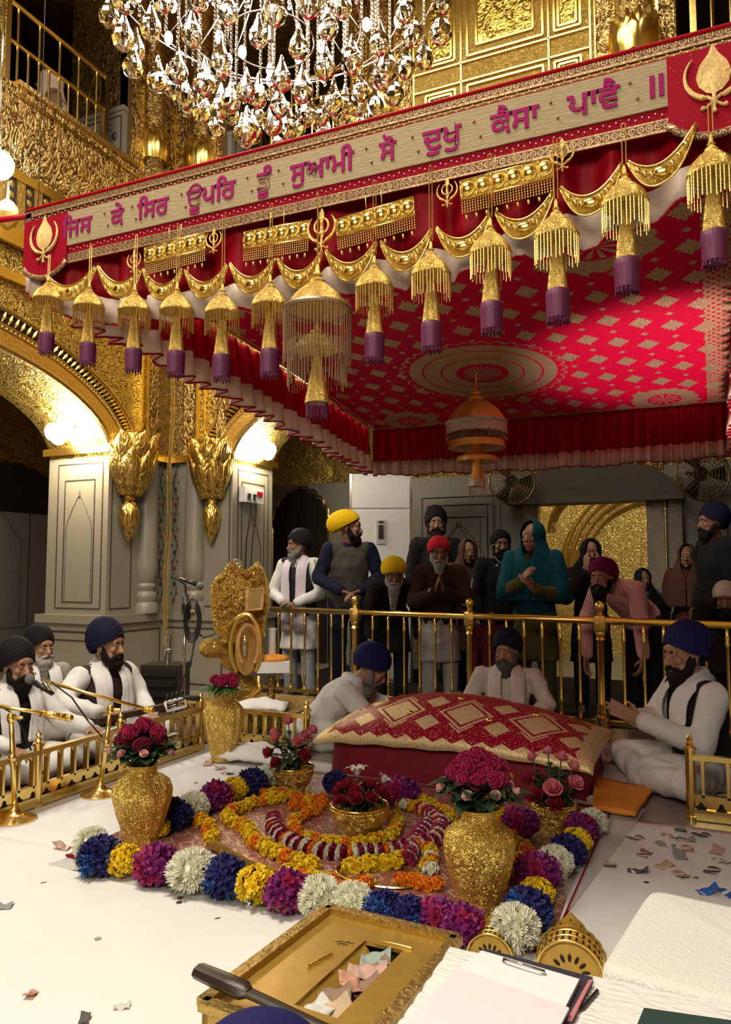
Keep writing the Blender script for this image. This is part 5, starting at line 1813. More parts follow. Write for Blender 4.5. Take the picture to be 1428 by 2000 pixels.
garland('bright yellow garland cluster in front of the striped ring', [(676, 1700), (705, 1697), (735, 1694), (765, 1692), (790, 1682)], 'y', 0.026, 1.2)
garland('white and yellow garland clump left of the large right vase', [(848, 1712), (838, 1696), (845, 1676), (832, 1660)], 'pyyo', 0.030, 1.05)
garland('yellow garland behind the striped ring on the right', [(742, 1566), (775, 1560), (812, 1566), (845, 1582), (880, 1602)], 'yyyoy', 0.030, 1.15)
garland('yellow and white garland arc at the far right behind the large vase', [(770, 1576), (800, 1580), (835, 1590), (868, 1612)], 'ypyo', 0.032, 1.0)
garland('orange and yellow garland right of the large vase', [(958, 1590), (980, 1598), (988, 1622), (1002, 1648), (1026, 1668), (1006, 1694), (994, 1718)], 'ooyyo', 0.032, 1.1)
garland('short mixed garland end near the left vase', [(384, 1604), (400, 1612), (410, 1628), (412, 1650)], 'yoyo', 0.026, 1.1)
garland('yellow garland along the inner front edge', [(555, 1700), (590, 1712), (625, 1722), (660, 1728)], 'yyoy', 0.032, 0.95)
garland('orange garland near the front, left of the gold tray', [(640, 1736), (672, 1742), (704, 1738), (722, 1728)], 'ooyo', 0.026, 0.95)
garland('orange garland between the gold tray and the large vase', [(775, 1722), (805, 1730), (835, 1734), (862, 1738)], 'oo', 0.024, 1.0)
# gold tinsel and tray
M['tinsel'] = relief('crumpled_gold_tinsel', (0.95, 0.70, 0.22), (0.55, 0.34, 0.08), scale=90, ring=16, bump=0.9, rough=0.22, dist=0.004)
P = [Wz(u, v, 0.04) for u, v in ((408, 1648), (450, 1668), (505, 1695), (560, 1716), (620, 1732), (680, 1744), (725, 1750))]
Q = [P[i] * (1 - k / 8) + P[i + 1] * (k / 8) + ZV * 0.01 * noise.noise((i + k / 8, 0, 0)) for i in range(len(P) - 1) for k in range(8)]
m = MB(); m.tube(Q, [0.022 + 0.007 * noise.noise((i * 0.7, 2, 0)) for i in range(len(Q))], 12, flat=(1.2, 0.7), hint=(0, 0, 1))
tag(m.build('tinsel_garland', M['tinsel'], None, True, loc=Q[0]), 'crumpled gold tinsel garland near the front edge of the square', 'garland', None)
pc = Wz(745, 1712, 0.02)
m = MB(); m.lathe([(0.001, 0), (0.12, 0), (0.15, 0.012), (0.155, 0.014), (0.15, 0.018), (0.118, 0.006), (0.001, 0.006)], 40); o = m.build('gold_tray', M['brass'], None, 50, loc=(0, 0, 0)); o.location = (pc.x, pc.y, 0.0135); o.scale = (1.25, 0.75, 1)
tag(o, 'oval gold tray lying among the garlands in front of the lily bowl', 'tray')

# ------------------------------------------------------------------ vases and bowls
def vase_prof(hh, r):
    return [(r * 0.55, 0), (r * 0.60, hh * 0.02), (r * 0.56, hh * 0.06, 0.4), (r * 0.66, hh * 0.16), (r * 0.84, hh * 0.36), (r * 0.97, hh * 0.55), (r * 1.0, hh * 0.66), (r * 0.93, hh * 0.75), (r * 0.72, hh * 0.82, 0.6), (r * 0.50, hh * 0.86, 0.1),
            (r * 0.46, hh * 0.90, 0), (r * 0.50, hh * 0.96, 0), (r * 0.58, hh * 0.99, 0), (r * 0.60, hh, 0), (r * 0.52, hh * 0.99, 0), (r * 0.42, hh * 0.92, 0), (r * 0.40, hh * 0.8, 0)]


def vase(label, u, v, u2, vtop, wpx, lobe=0.07):
    p = Wz(u, v, 0.012)
    F = (p - OV).dot(FV)
    hh = PF(u2, vtop, F).z - 0.014
    r = wpx / 1500 * F / 2
    m = MB(); m.lathe(vase_prof(hh, r), 72, lobes=12, lobe=lobe)
    o = m.build('gold_vase', M['vase_gold'], None, 60, loc=(0, 0, 0)); o.location = (p.x, p.y + r * 0.45, 0.014)
    tag(o, label, 'vase', 'tall embossed gold vases')
    return Vector((p.x, p.y + r * 0.45, 0.014 + hh)), r


V1 = vase('tall embossed gold vase at the left front corner of the flower square', 258, 1652, 262, 1496, 114)
V2 = vase('large fluted gold vase at the right front of the flower square', 928, 1790, 930, 1584, 138)
V3 = vase('tall gold vase at the end of the musicians railing', 425, 1490, 427, 1350, 78)


def leaf(mb, c, d, ln, wd, droop=0.4, n=5):
    d = d.normalized(); s = d.cross(ZV)
    if s.length < 1e-3:
        s = Vector((1, 0, 0))
    s.normalize()
    rows = []
    for i in range(n + 1):
        q = i / n
        p = c + d * ln * q - ZV * droop * ln * q * q
        w_ = wd * math.sin(PI * min(1, q * 0.92 + 0.08)) ** 0.8 * 0.5
        up = ZV * w_ * 0.35
        rows.append([p - s * w_ + up, p, p + s * w_ + up])
    mb.sheet(rows)


def rose_mesh(col, name='rose'):
    m = MB()
    for k, (n, r, z, el) in enumerate(((5, 1.0, 0.0, 0.25), (5, 0.82, 0.12, 0.65), (4, 0.60, 0.22, 1.0), (3, 0.36, 0.3, 1.25))):
        for i in range(n):
            a = 2 * PI * i / n + k * 0.7
            rows = []
            for j in range(5):
                q = j / 4
                rr = r * (0.35 + 0.65 * math.sin(q * (PI / 2 - el * 0.45)))
                zz = z + q * (0.25 + 0.75 * math.sin(el)) - 0.3
                rows.append([Vector((rr * math.cos(a + t_ * (0.75 - 0.15 * q)), rr * math.sin(a + t_ * (0.75 - 0.15 * q)), zz - 0.10 * abs(t_) * q)) for t_ in (-1, -0.5, 0, 0.5, 1)])
            m.sheet(rows)
    m.ell((0, 0, 0.1), (0.3, 0.3, 0.5), nu=8, nv=6)
    return m.mesh(name, FC[col], True)


ROSE = {k: rose_mesh(k) for k in ('rosered', 'pink', 'palepink', 'crimson', 'orange')}
MUM = {k: bunch_mesh((k,), 0.05, 46, 0.024, 31, wd=0.5) for k in ('magenta', 'crimson', 'white')}
lm = MB()
for i in range(6):
    a = 2 * PI * i / 6
    rows = []
    for j in range(6):
        q = j / 5
        d = Vector((math.cos(a), math.sin(a), 0))
        s = Vector((-d.y, d.x, 0))
        p = d * (0.15 + 0.9 * q) + ZV * (0.7 * math.sin(q * 2.2) + 0.1)
        w_ = 0.26 * math.sin(PI * (0.1 + 0.85 * q))
        rows.append([p - s * w_ + ZV * 0.06, p, p + s * w_ + ZV * 0.06])
    lm.sheet(rows)
for i in range(5):
    a = 2 * PI * i / 5
    lm.tube([(0, 0, 0.1), (0.2 * math.cos(a), 0.2 * math.sin(a), 0.75)], 0.03, 4)
LILY = lm.mesh('lily', FC['lily'], True)


def put(name, me, par, p, s, nrm=ZV, rz=None):
    o = bpy.data.objects.new(name, me); COL.objects.link(o); o.parent = par
    o.location = Vector(p); o.scale = (s, s, s)
    q = Vector(nrm).to_track_quat('Z', 'Y').to_euler()
    o.rotation_euler = q
    return o


def bouquet(label, top, heads, spread, nleaf, lsize, hz=0.05, lrange=(-0.3, 0.7), leafmat='leaf', seed=1, lw=0.42):
    r_ = random.Random(seed)
    t = thing('bouquet', label, 'flowers', top)
    m = MB()
    m.tube([(0, 0, -0.06), (0, 0, 0.02)], spread * 0.30, 10)
    for i in range(nleaf):
        a = 2 * PI * (i + r_.random()) / nleaf
        el = r_.uniform(*lrange)
        d = Vector((math.cos(a), math.sin(a), el))
        leaf(m, Vector((math.cos(a), math.sin(a), 0)) * spread * r_.uniform(0.1, 0.5) + ZV * r_.uniform(0, hz), d, lsize * r_.uniform(0.7, 1.15), lsize * lw, r_.uniform(0.2, 0.6))
    m.build('foliage', M[leafmat], t, True, world=False)
    m = MB()
    for kind, me, x, y, z, s in heads:
        m.tube([(x * 0.15, y * 0.15, -0.04), (x * 0.6, y * 0.6, z * 0.45), (x, y, z - 0.005)], 0.0035, 5)
        if z > 0.09:
            for q in (0.45, 0.7):
                leaf(m, Vector((x * q, y * q, z * q)), Vector((r_.uniform(-1, 1), r_.uniform(-1, 1), 0.5)), 0.055, 0.028, 0.3)
    m.build('stems', M[leafmat], t, True, world=False)
    for kind, me, x, y, z, s in heads:
        nrm = Vector((x, y, 0)) * 4 + ZV * 0.6
        put(kind, me, t, (x, y, z), s, nrm)
    return t


def head_ring(kind, me, n, r, z, s, seed, jz=0.02, a0=0.0):
    r_ = random.Random(seed)
    return [(kind, me, r * math.cos(a0 + 2 * PI * (i + 0.3 * r_.random()) / n), r * math.sin(a0 + 2 * PI * (i + 0.3 * r_.random()) / n), z + r_.uniform(-jz, jz), s * r_.uniform(0.9, 1.1)) for i in range(n)]


h1 = head_ring('chrysanthemum', MUM['magenta'], 7, 0.065, 0.105, 0.62, 1, 0.03) + [('chrysanthemum', MUM['magenta'], 0, 0, 0.15, 0.7)] + head_ring('chrysanthemum', MUM['crimson'], 5, 0.085, 0.085, 0.65, 2) + \
    head_ring('rose', ROSE['palepink'], 7, 0.135, 0.045, 0.020, 3)
bouquet('bouquet of magenta chrysanthemums with broad leaves in the left front vase', V1[0] + ZV * 0.012, h1, 0.13, 54, 0.14, lrange=(0.35, 1.0), seed=5, lw=0.5)
h2 = head_ring('chrysanthemum', MUM['magenta'], 9, 0.080, 0.095, 0.55, 4, 0.03) + [('chrysanthemum', MUM['magenta'], 0, 0, 0.165, 0.6), ('chrysanthemum', MUM['magenta'], 0.035, 0.02, 0.145, 0.6)] + head_ring('chrysanthemum', MUM['magenta'], 6, 0.045, 0.13, 0.6, 14) + \
    head_ring('rose', ROSE['palepink'], 7, 0.13, 0.045, 0.021, 6) + head_ring('rose', ROSE['orange'], 3, 0.135, 0.055, 0.015, 8, a0=5.0)
bouquet('bouquet of magenta chrysanthemums and pale roses in the large right vase', V2[0] + ZV * 0.012, h2, 0.14, 60, 0.14, lrange=(0.32, 1.0), seed=7, lw=0.5)
h3 = head_ring('chrysanthemum', MUM['magenta'], 5, 0.06, 0.06, 0.6, 9) + [('chrysanthemum', MUM['magenta'], 0, 0, 0.07, 0.6)]
bouquet('flat spray of magenta flowers on ferns in the vase by the throne', V3[0], h3, 0.12, 60, 0.12, hz=0.02, lrange=(0.0, 0.4), leafmat='leaf2', seed=9, lw=0.16)


def bowl(label, u, v, vtop, wpx, prof):
    p = Wz(u, v, 0.012)
    F = (p - OV).dot(FV)
    r = wpx / 1500 * F / 2
    hh = max(0.09, PF(u, vtop, F).z - 0.014)
    m = MB(); m.lathe([(r * a, hh * b) for a, b in prof], 48)
    o = m.build('gold_bowl', M['vase_gold'], None, 60, loc=(0, 0, 0)); o.location = (p.x, p.y + r * 0.5, 0.014)
    rm = MB()
    rm.torus((0, 0, hh * 0.985), r * prof[-3][0] if False else r * 0.985, 0.006, None, 40, 6)
    for i in range(44):
        a = 2 * PI * i / 44
        rm.ell((r * 0.98 * math.cos(a), r * 0.98 * math.sin(a), hh * 0.88), 0.006, nu=6, nv=4)
    rm.build('beaded_rim', M['gold'], o, True, world=False)
    tag(o, label, 'bowl', 'gold flower bowls')
    return Vector((p.x, p.y + r * 0.5, 0.014 + hh * 0.93)), r


bp = [(0.45, 0), (0.62, 0.02), (0.58, 0.12), (0.82, 0.35), (0.97, 0.65), (1.0, 0.85), (0.98, 1.0), (0.93, 1.0), (0.9, 0.8), (0.5, 0.3)]
B1 = bowl('wide embossed gold bowl in the centre of the striped garland ring', 690, 1642, 1578, 112, bp)
B2 = bowl('small gold pot of roses at the far left of the flower square', 563, 1552, 1500, 78, bp)
B3 = bowl('small gold pot of roses at the far right of the flower square', 1078, 1632, 1572, 84, bp)
hb = head_ring('rose', ROSE['rosered'], 9, 0.10, 0.06, 0.034, 11, 0.02) + head_ring('rose', ROSE['rosered'], 4, 0.05, 0.09, 0.034, 12) + [('lily', LILY, -0.01, 0.0, 0.13, 0.052), ('lily', LILY, 0.09, 0.05, 0.10, 0.04)] + head_ring('rose', ROSE['rosered'], 3, 0.11, 0.05, 0.03, 16)
bouquet('red roses with white lilies in the central gold bowl', B1[0], hb, 0.12, 36, 0.075, lrange=(-0.1, 0.9), seed=11, lw=0.5)
hb = [('rose', ROSE['pink'], -0.02, -0.02, 0.245, 0.036), ('rose', ROSE['pink'], -0.105, -0.02, 0.175, 0.034), ('rose', ROSE['pink'], -0.075, -0.06, 0.16, 0.033), ('rose', ROSE['pink'], 0.09, -0.03, 0.18, 0.036), ('rose', ROSE['pink'], 0.065, -0.07, 0.155, 0.034), ('rose', ROSE['pink'], 0.10, 0.03, 0.20, 0.032),
      ('rose', ROSE['rosered'], -0.11, -0.07, 0.075, 0.036), ('rose', ROSE['rosered'], -0.05, -0.10, 0.04, 0.036), ('rose', ROSE['rosered'], 0.10, -0.06, 0.085, 0.040), ('rose', ROSE['rosered'], -0.15, -0.02, 0.07, 0.034)]
bouquet('dome of pink and red roses in the far left pot', B2[0], hb, 0.12, 60, 0.09, hz=0.13, lrange=(0.0, 1.0), seed=13, lw=0.4)
hb = [('rose', ROSE['pink'], -0.09, -0.01, 0.20, 0.030), ('rose', ROSE['pink'], 0.04, 0.0, 0.21, 0.034), ('rose', ROSE['pink'], 0.09, 0.02, 0.17, 0.034), ('rose', ROSE['pink'], 0.02, -0.11, 0.10, 0.046), ('rose', ROSE['pink'], 0.11, -0.06, 0.12, 0.040), ('rose', ROSE['pink'], -0.03, 0.05, 0.22, 0.030),
      ('rose', ROSE['rosered'], -0.10, -0.05, 0.11, 0.040), ('rose', ROSE['rosered'], -0.06, -0.10, 0.055, 0.042), ('rose', ROSE['rosered'], 0.03, -0.11, 0.03, 0.038), ('rose', ROSE['rosered'], 0.12, 0.0, 0.05, 0.034)]
bouquet('pink and red roses in the far right pot', B3[0], hb, 0.12, 60, 0.09, hz=0.12, lrange=(0.0, 1.0), seed=17, lw=0.4)
# ------------------------------------------------------------------ golden throne beside the pier
tb = PF(470, 1392, 6.25); tb.z = 0.0
M['rosegold'] = relief('rose_gold_relief', (0.86, 0.55, 0.22), (0.45, 0.22, 0.07), scale=30, ring=18, bump=0.7, rough=0.28, dist=0.006)
M['throne_gold'] = relief('lumpy_gold_relief', (0.90, 0.66, 0.20), (0.34, 0.2, 0.05), scale=26, ring=16, bump=1.0, rough=0.2, dist=0.012)
M['mirror'] = plain('mirror_glass', (0.75, 0.75, 0.74), 0.06, 1.0)
M['plinth_gold'] = M['relief_dark']


def lumpy(o, vox=0.007, amp=0.009, sc=40):
    """beaten, lumpy relief on a closed piece"""
    r_ = o.modifiers.new('r', 'REMESH'); r_.mode = 'VOXEL'; r_.voxel_size = vox
    me = bpy.data.meshes.new_from_object(o.evaluated_get(bpy.context.evaluated_depsgraph_get()))
    o.modifiers.clear(); o.data = me
    for v in me.vertices:
        v.co += v.normal * amp * (noise.noise(v.co * sc) + 0.5 * noise.noise(v.co * sc * 2.1))
    me.polygons.foreach_set('use_smooth', [True] * len(me.polygons))
    return o


# low carved plinth
pa, pb = PF(395, 1415, 6.2), PF(590, 1385, 6.1)
m = MB(); m.box((tb.x + 0.16, tb.y + 0.02, 0.075), (1.0, 0.62, 0.15), 0); m.box((tb.x + 0.16, tb.y + 0.02, 0.16), (1.06, 0.68, 0.03), 0)
o = m.build('carved_plinth', M['relief_dark'], None, 30, loc=(tb.x + 0.16, tb.y, 0)); tag(o, 'low dark gilt carved plinth under the golden throne', 'plinth')
TH = thing('golden_throne', 'ornate golden throne with tall lumpy back beside the brass railing', 'throne', (tb.x, tb.y, 0.175))
ax = RV.copy(); ay = ZV.copy(); fz = -FV


def tpx(u, v, off=0.0):
    return PF(u, v, 6.25 - off)


out = [(425, 1240), (418, 1190), (416, 1150), (424, 1132), (440, 1122), (445, 1108), (455, 1098), (463, 1112), (478, 1120), (492, 1112), (503, 1100), (510, 1116), (518, 1132), (523, 1152), (520, 1190), (514, 1215), (512, 1245)]
m = MB()
F_ = [tpx(u, v, 0.03) for u, v in out]; B_ = [p + FV * 0.10 for p in F_]
ce = tpx(468, 1180, 0.10)
n = len(out)
vs = F_ + B_ + [ce]
m.add(vs, [(i, (i + 1) % n, 2 * n) for i in range(n)] + [((i + 1) % n, i, n + i, n + (i + 1) % n) for i in range(n)] + [tuple(n + i for i in range(n))])
m.tube(F_, 0.022, 8)
rt = random.Random(8)
for i in range(190):                                    # beaten floral bosses on the front
    pa_, pb_ = F_[rt.randrange(n)], F_[rt.randrange(n)]
    k_ = rt.random() ** 0.5
    e_ = pa_ * (1 - rt.random() * 0.0)
    q_ = (pa_ * 0.7 + pb_ * 0.3) * k_ + ce * (1 - k_)
    if (q_ - ce).length < 0.5:
        m.ell(q_ - FV * 0.010, (rt.uniform(0.012, 0.026), 0.016, rt.uniform(0.012, 0.03)), Matrix.Rotation(rt.uniform(0, 3), 3, 'Y'), 8, 6)
bk = lumpy(fixn(m.build('back', M['throne_gold'], TH, 50)))
m = MB(); q = [tpx(484, 1152, 0.13), tpx(514, 1150, 0.09), tpx(512, 1190, 0.09), tpx(480, 1193, 0.13)]
m.add(q + [p + FV * 0.03 for p in q], [(0, 1, 2, 3), (7, 6, 5, 4), (0, 4, 5, 1), (1, 5, 6, 2), (2, 6, 7, 3), (3, 7, 4, 0)])
fixn(m.build('mirror_panel', M['mirror'], bk, False))
m = MB(); m.tube(q + [q[0]], 0.014, 8); m.build('mirror_frame', M['rosegold'], bk, True)
for k, (u, v) in enumerate(((462, 1096), (468, 1102), (504, 1104), (510, 1112))):
    m = MB(); m.ell(tpx(u, v, 0.08), 0.024, nu=12, nv=8); m.build('crystal_finial', M['crystal'], bk, True)
m = MB()
for u, v, w_, h_ in ((468, 1250, 0.20, 0.05), (470, 1290, 0.17, 0.09), (470, 1340, 0.16, 0.10)):
    m.ell(tpx(u, v, 0.02), (w_, 0.14, h_), nu=20, nv=10)
lumpy(m.build('body', M['throne_gold'], TH, True))
m = MB(); m.capsule(tpx(408, 1266, 0.05), tpx(452, 1268, 0.0), 0.075, 0.075, 18, 6); lumpy(m.build('bolster_arm', M['throne_gold'], TH, True))
loops = [(455, 1350, 460, 1280), (0, 0, 0, 0)]
for du, rr, mat in ((0, 1.0, 'gold'), (5, 0.66, 'rosegold')):
    pts = []
    for i in range(33):
        a = R(235) - R(290) * i / 32
        pts.append(tpx(480 + du + 30 * rr * math.cos(a), 1262 + 62 * rr * math.sin(a) * -1, 0.20 + 0.02 * (du > 0)))
    m = MB(); m.tube(pts, 0.020 if du == 0 else 0.014, 10); m.build('arm_scroll', M[mat], TH, True)
m = MB()
pts = [tpx(480 + 21 * math.cos(a), 1268 + 52 * math.sin(a), 0.17) for a in [2 * PI * i / 28 for i in range(28)]]
c_ = tpx(480, 1268, 0.20)
m.add(pts + [c_], [(i, (i + 1) % 28, 28) for i in range(28)])
fixn(m.build('arm_panel', M['rosegold'], TH, True))
m = MB(); m.ell(tpx(478, 1262, 0.205), (0.022, 0.02, 0.085), nu=12, nv=8); m.build('mirror_inlay', M['mirror'], TH, True)
m = MB(); m.tube([tpx(505, 1320, 0.2), tpx(508, 1345, 0.2), tpx(490, 1362, 0.2), tpx(466, 1367, 0.2)], [0.018, 0.028, 0.03, 0.012], 8); m.build('foot_scroll', M['gold'], TH, True)
s0, s1 = tpx(503, 1300, 0.12), tpx(562, 1300, 0.0)
m = MB(); cc = (s0 + s1) / 2; m.box((cc.x, cc.y, cc.z), ((s1 - s0).length, 0.26, 0.085), YAW + R(8)); m.build('seat_box', M['whitecloth'], TH, 30)
m = MB(); m.ell((cc.x, cc.y, cc.z + 0.055), ((s1 - s0).length * 0.5, 0.13, 0.035), Matrix.Rotation(YAW + R(8), 3, 'Z'), 20, 8); m.build('saffron_cushion', M['orange'], TH, True)
m = MB(); m.cyl(tpx(530, 1322, 0.06), Vector((tpx(530, 1322, 0.06).x, tpx(530, 1322, 0.06).y, 0.18)), 0.03); m.build('leg', M['relief_dark'], TH)
m = MB(); m.cyl(Vector((tpx(470, 1350, 0.02).x, tpx(470, 1350, 0.02).y, 0.16)), tpx(470, 1340, 0.02), 0.10, 0.07); m.build('leg', M['relief_dark'], TH)
p0 = PF(532, 1278, 6.32)
m = MB(); m.lathe([(0.03, 0), (0.034, 0.01), (0.03, 0.16), (0.036, 0.21), (0.028, 0.21)], 18); o = m.build('white_candle_jar', M['whitepaint'], None, 50, loc=(0, 0, 0)); o.location = (p0.x, p0.y, p0.z); tag(o, 'white cylinder standing at the back of the saffron throne cushion', 'candle')
p0 = Wz(518, 1402, 0.19)
m = MB(); P = [[Vector((a * 0.19, b_ * 0.13, 0.02 + 0.05 * (1 - a * a) * (1 - b_ * b_) + 0.02 * noise.noise((a * 3, b_ * 3, 0)))) for a in [-1 + i / 6 for i in range(13)]] for b_ in [-1 + i / 6 for i in range(13)]]
m.sheet(P, 0.02); o = m.build('folded_cloth', M['whitecloth'], None, True, loc=(0, 0, 0)); q = PF(510, 1385, 5.75); o.location = (q.x, q.y, 0.175); o.rotation_euler = (0, 0, 0.4); tag(o, 'folded white cloth lying on the plinth below the throne', 'cloth')
q = Wz(500, 1492)
m = MB(); m.sheet([[p * 1.0 for p in r] for r in P], 0.02); o = m.build('folded_cloth', M['whitecloth'], None, True, loc=(0, 0, 0)); o.location = (q.x, q.y, 0.02); o.scale = (1.1, 1.0, 1.2); tag(o, 'folded white cloth on the floor left of the far left rose pot', 'cloth')

# ------------------------------------------------------------------ tinsel rope, switch box, microphone stands
top = PY(345, 560, YB - 0.16); bot = PY(320, 1262, YB - 0.3)
Q = [top + (bot - top) * (i / 60) + Vector((0.012 * math.sin(i * 0.35), 0, 0)) for i in range(61)]
m = MB(); m.tube(Q, [0.020 + 0.004 * noise.noise((i * 1.1, 0, 5)) for i in range(61)], 9)
tag(m.build('tinsel_rope', M['tinsel'], None, True, loc=top), 'gold tinsel rope hanging down the inner corner of the pier', 'rope')
q = PX(486, 968, PXB + 0.01)
SB = thing('switch_box', 'white switch box with two dark sockets on the right side of the pier', 'switch box', q)
m = MB(); m.box((0.035, 0, 0), (0.07, 0.36, 0.16)); m.build('casing', M['whitepaint'], SB, 20, world=False)
for y in (-0.1, 0.0):
    m = MB(); m.box((0.075, y, -0.02), (0.012, 0.05, 0.06)); m.build('socket', M['black'], SB, 20, world=False)
m = MB(); m.box((0.075, 0.1, 0.02), (0.008, 0.1, 0.05)); m.build('red_label', M['red'], SB, 20, world=False)
m = MB(); m.tube([(0.09, -0.1, -0.03), (0.1, -0.1, -0.12), (0.06, -0.12, -0.45), (0.04, -0.12, -1.0)], 0.006, 6); m.tube([(0.09, 0.0, -0.03), (0.1, 0.0, -0.12), (0.06, -0.02, -0.5), (0.04, -0.02, -1.1)], 0.006, 6); m.build('cable', M['black'], SB, True, world=False)


def mic(mb_body, mb_head, p, q, r=0.016):
    p, q = Vector(p), Vector(q)
    mb_body.tube([p, p + (q - p) * 0.7], [r * 0.7, r], 12)
    mb_head.ell(p + (q - p) * 0.88, r * 1.55, nu=12, nv=8)


M['mesh_grey'] = plain('grey_mic_mesh', (0.22, 0.22, 0.23), 0.45, 0.6, bump=0.8, scale=400)
# black stand by the pier
pt = PF(360, 1255, 6.4)
gp = Vector((pt.x, pt.y, 0))
t = thing('microphone_stand', 'black microphone on a dark boom stand in front of the marble pier', 'microphone stand', gp)
m = MB()
for k in range(3):
    a = 2 * PI * k / 3 + 0.5
    m.tube([gp + ZV * 0.12, gp + Vector((0.2 * math.cos(a), 0.2 * math.sin(a), 0.012))], 0.012, 8)
m.build('tripod', M['black'], t, True)
m = MB(); m.cyl(gp + ZV * 0.1, PF(362, 1175, 6.4), 0.013); m.build('pole', M['steel'], t, True)
m = MB(); m.ell(PF(364, 1185, 6.38), (0.04, 0.04, 0.06), nu=12, nv=8); m.cyl(PF(362, 1160, 6.4), PF(366, 1210, 6.4), 0.028); m.build('clamp', M['black'], t, True)
m = MB(); m.tube([PF(338, 1125, 6.4), PF(362, 1142, 6.4), PF(364, 1185, 6.4)], 0.009, 8); m.build('boom', M['black'], t, True)
mb_, mh_ = MB(), MB(); mic(mb_, mh_, PF(352, 1130, 6.38), PF(396, 1146, 6.32), 0.020); mb_.build('microphone', M['black'], t, True); mh_.build('microphone_head', M['mesh_grey'], t, True)
m = MB()
for k in range(5):
    m.torus(PF(376, 1212, 6.36 - 0.01 * k), 0.07 + 0.012 * k, 0.006, Matrix.Rotation(YAW, 3, 'Z') @ Matrix.Rotation(PI / 2, 3, 'X'), 20, 5, sx=0.6, sy=1.5)
m.tube([PF(385, 1235, 6.36), PF(398, 1245, 6.36), PF(415, 1240, 6.36), PF(430, 1233, 6.36)], 0.008, 6); m.tube([PF(380, 1250, 6.36), PF(372, 1300, 6.36), PF(350, 1340, 6.36), PF(345, 1390, 6.3)], 0.007, 6)
m.build('coiled_cable', M['black'], t, True)
# amplifier stack and flask by the pier
q = PF(322, 1385, 6.75)
t = thing('sound_equipment', 'dark sound equipment rack at the foot of the marble pier', 'equipment', (q.x, q.y, 0.0))
m = MB(); m.box((0, 0, 0.2), (0.34, 0.3, 0.40), 0.35); m.build('cabinet', plain('dark_metal_case', (0.035, 0.028, 0.022), 0.4, 0.3), t, 30, world=False)
for i in range(4):
    m = MB(); m.box((0.055 - 0.0, -0.155, 0.08 + i * 0.085), (0.30, 0.02, 0.05), 0.35); m.build('front_panel', M['black'], t, 20, world=False)
    m = MB()
    for k in range(4):
        m.cyl((-0.06 + k * 0.075, -0.185 + 0.03 * k, 0.08 + i * 0.085), (-0.055 + k * 0.075, -0.20 + 0.03 * k, 0.08 + i * 0.085), 0.012, n=10)
    m.build('knobs', M['steel'], t, True, world=False)
m = MB(); m.lathe([(0.035, 0), (0.035, 0.08), (0.038, 0.085), (0.038, 0.12), (0.030, 0.125), (0.030, 0.2), (0.034, 0.21), (0.034, 0.25), (0.01, 0.26)], 20); o = m.build('steel_flask', M['steel'], None, 40, loc=(0, 0, 0)); o.location = (q.x + 0.02, q.y, 0.402); tag(o, 'steel flask on top of the sound equipment by the pier', 'flask')
m = MB(); m.cyl((0, 0, 0), (0, 0, 0.30), 0.018); m.build('x', M['steel'], None, True).name = 'tmp'
bpy.data.objects.remove(bpy.data.objects['tmp'])


def gold_stand(label, base, poletop, boom0, boom1, grip):
    b = Wz(*base)
    F = (b - OV).dot(FV)
    t = thing('microphone_stand', label, 'microphone stand', (b.x, b.y, 0.009))
    m = MB(); m.lathe([(0.10, 0.0), (0.102, 0.008), (0.085, 0.016), (0.05, 0.024), (0.03, 0.04), (0.018, 0.06), (0.014, 0.08)], 32, (b.x, b.y, 0.009)); m.build('base', M['brass'], t, 50)
    tp = PF(poletop[0], poletop[1], F)
    m = MB(); m.tube([(b.x, b.y, 0.06), tp], 0.0125, 12); m.cyl(Vector((b.x, b.y, 0)) * 0.4 + tp * 0.6 + ZV * -0.01, Vector((b.x, b.y, 0)) * 0.35 + tp * 0.65, 0.018); m.build('pole', M['brass'], t, True)
    p, q = PF(boom0[0], boom0[1], F - 0.05), PF(boom1[0], boom1[1], F + 0.10)
    m = MB(); m.tube([p, q], [0.009, 0.010], 10); m.build('boom', M['brass'], t, True)
    m = MB(); g0 = p + (q - p) * grip; m.tube([g0, q], 0.017, 12)
    for k in range(5):
        m.torus(g0 + (q - g0) * ((k + 0.5) / 5), 0.017, 0.003, (q - p).to_track_quat('Z', 'Y').to_matrix(), 14, 5)
    m.ell(q, 0.02, nu=10, nv=6); m.build('counterweight', M['gold'], t, True)
    m = MB(); m.ell(tp, (0.022, 0.022, 0.028), nu=10, nv=8); m.capsule(tp, tp + RV * 0.05, 0.008); m.build('joint', M['gold'], t, True)
    return t, b, tp


t1, b1, tp1 = gold_stand('brass boom stand with round base nearest the left edge of the picture', (28, 1606), (22, 1402), (-20, 1376), (136, 1402), 0.62)
t2, b2, tp2 = gold_stand('brass boom stand with round base behind the left flower vase', (196, 1556), (216, 1386), (86, 1330), (296, 1388), 0.93)
mb_, mh_ = MB(), MB(); F2 = (b2 - OV).dot(FV) - 0.05
mic(mb_, mh_, PF(104, 1356, F2), PF(52, 1322, F2), 0.017)
mb_.build('microphone', M['black'], t2, True); mh_.build('microphone_head', M['mesh_grey'], t2, True)
m = MB(); m.tube([PF(104, 1358, F2), PF(92, 1340, F2), PF(84, 1331, F2)], 0.009, 8); m.tube([PF(70, 1318, F2), PF(64, 1310, F2)], 0.006, 6); m.build('clip', M['steel'], t2, True)
m = MB(); Fq = F2 - 0.02
pts = [(-6, 1375), (28, 1395), (48, 1430), (64, 1475), (84, 1510), (112, 1530), (140, 1548), (178, 1556)]
PP = [PF(u, v, 4.0 + 0.06 * i) for i, (u, v) in enumerate(pts)]
PP = [Vector((p.x, p.y, max(p.z, 0.02))) for p in PP]
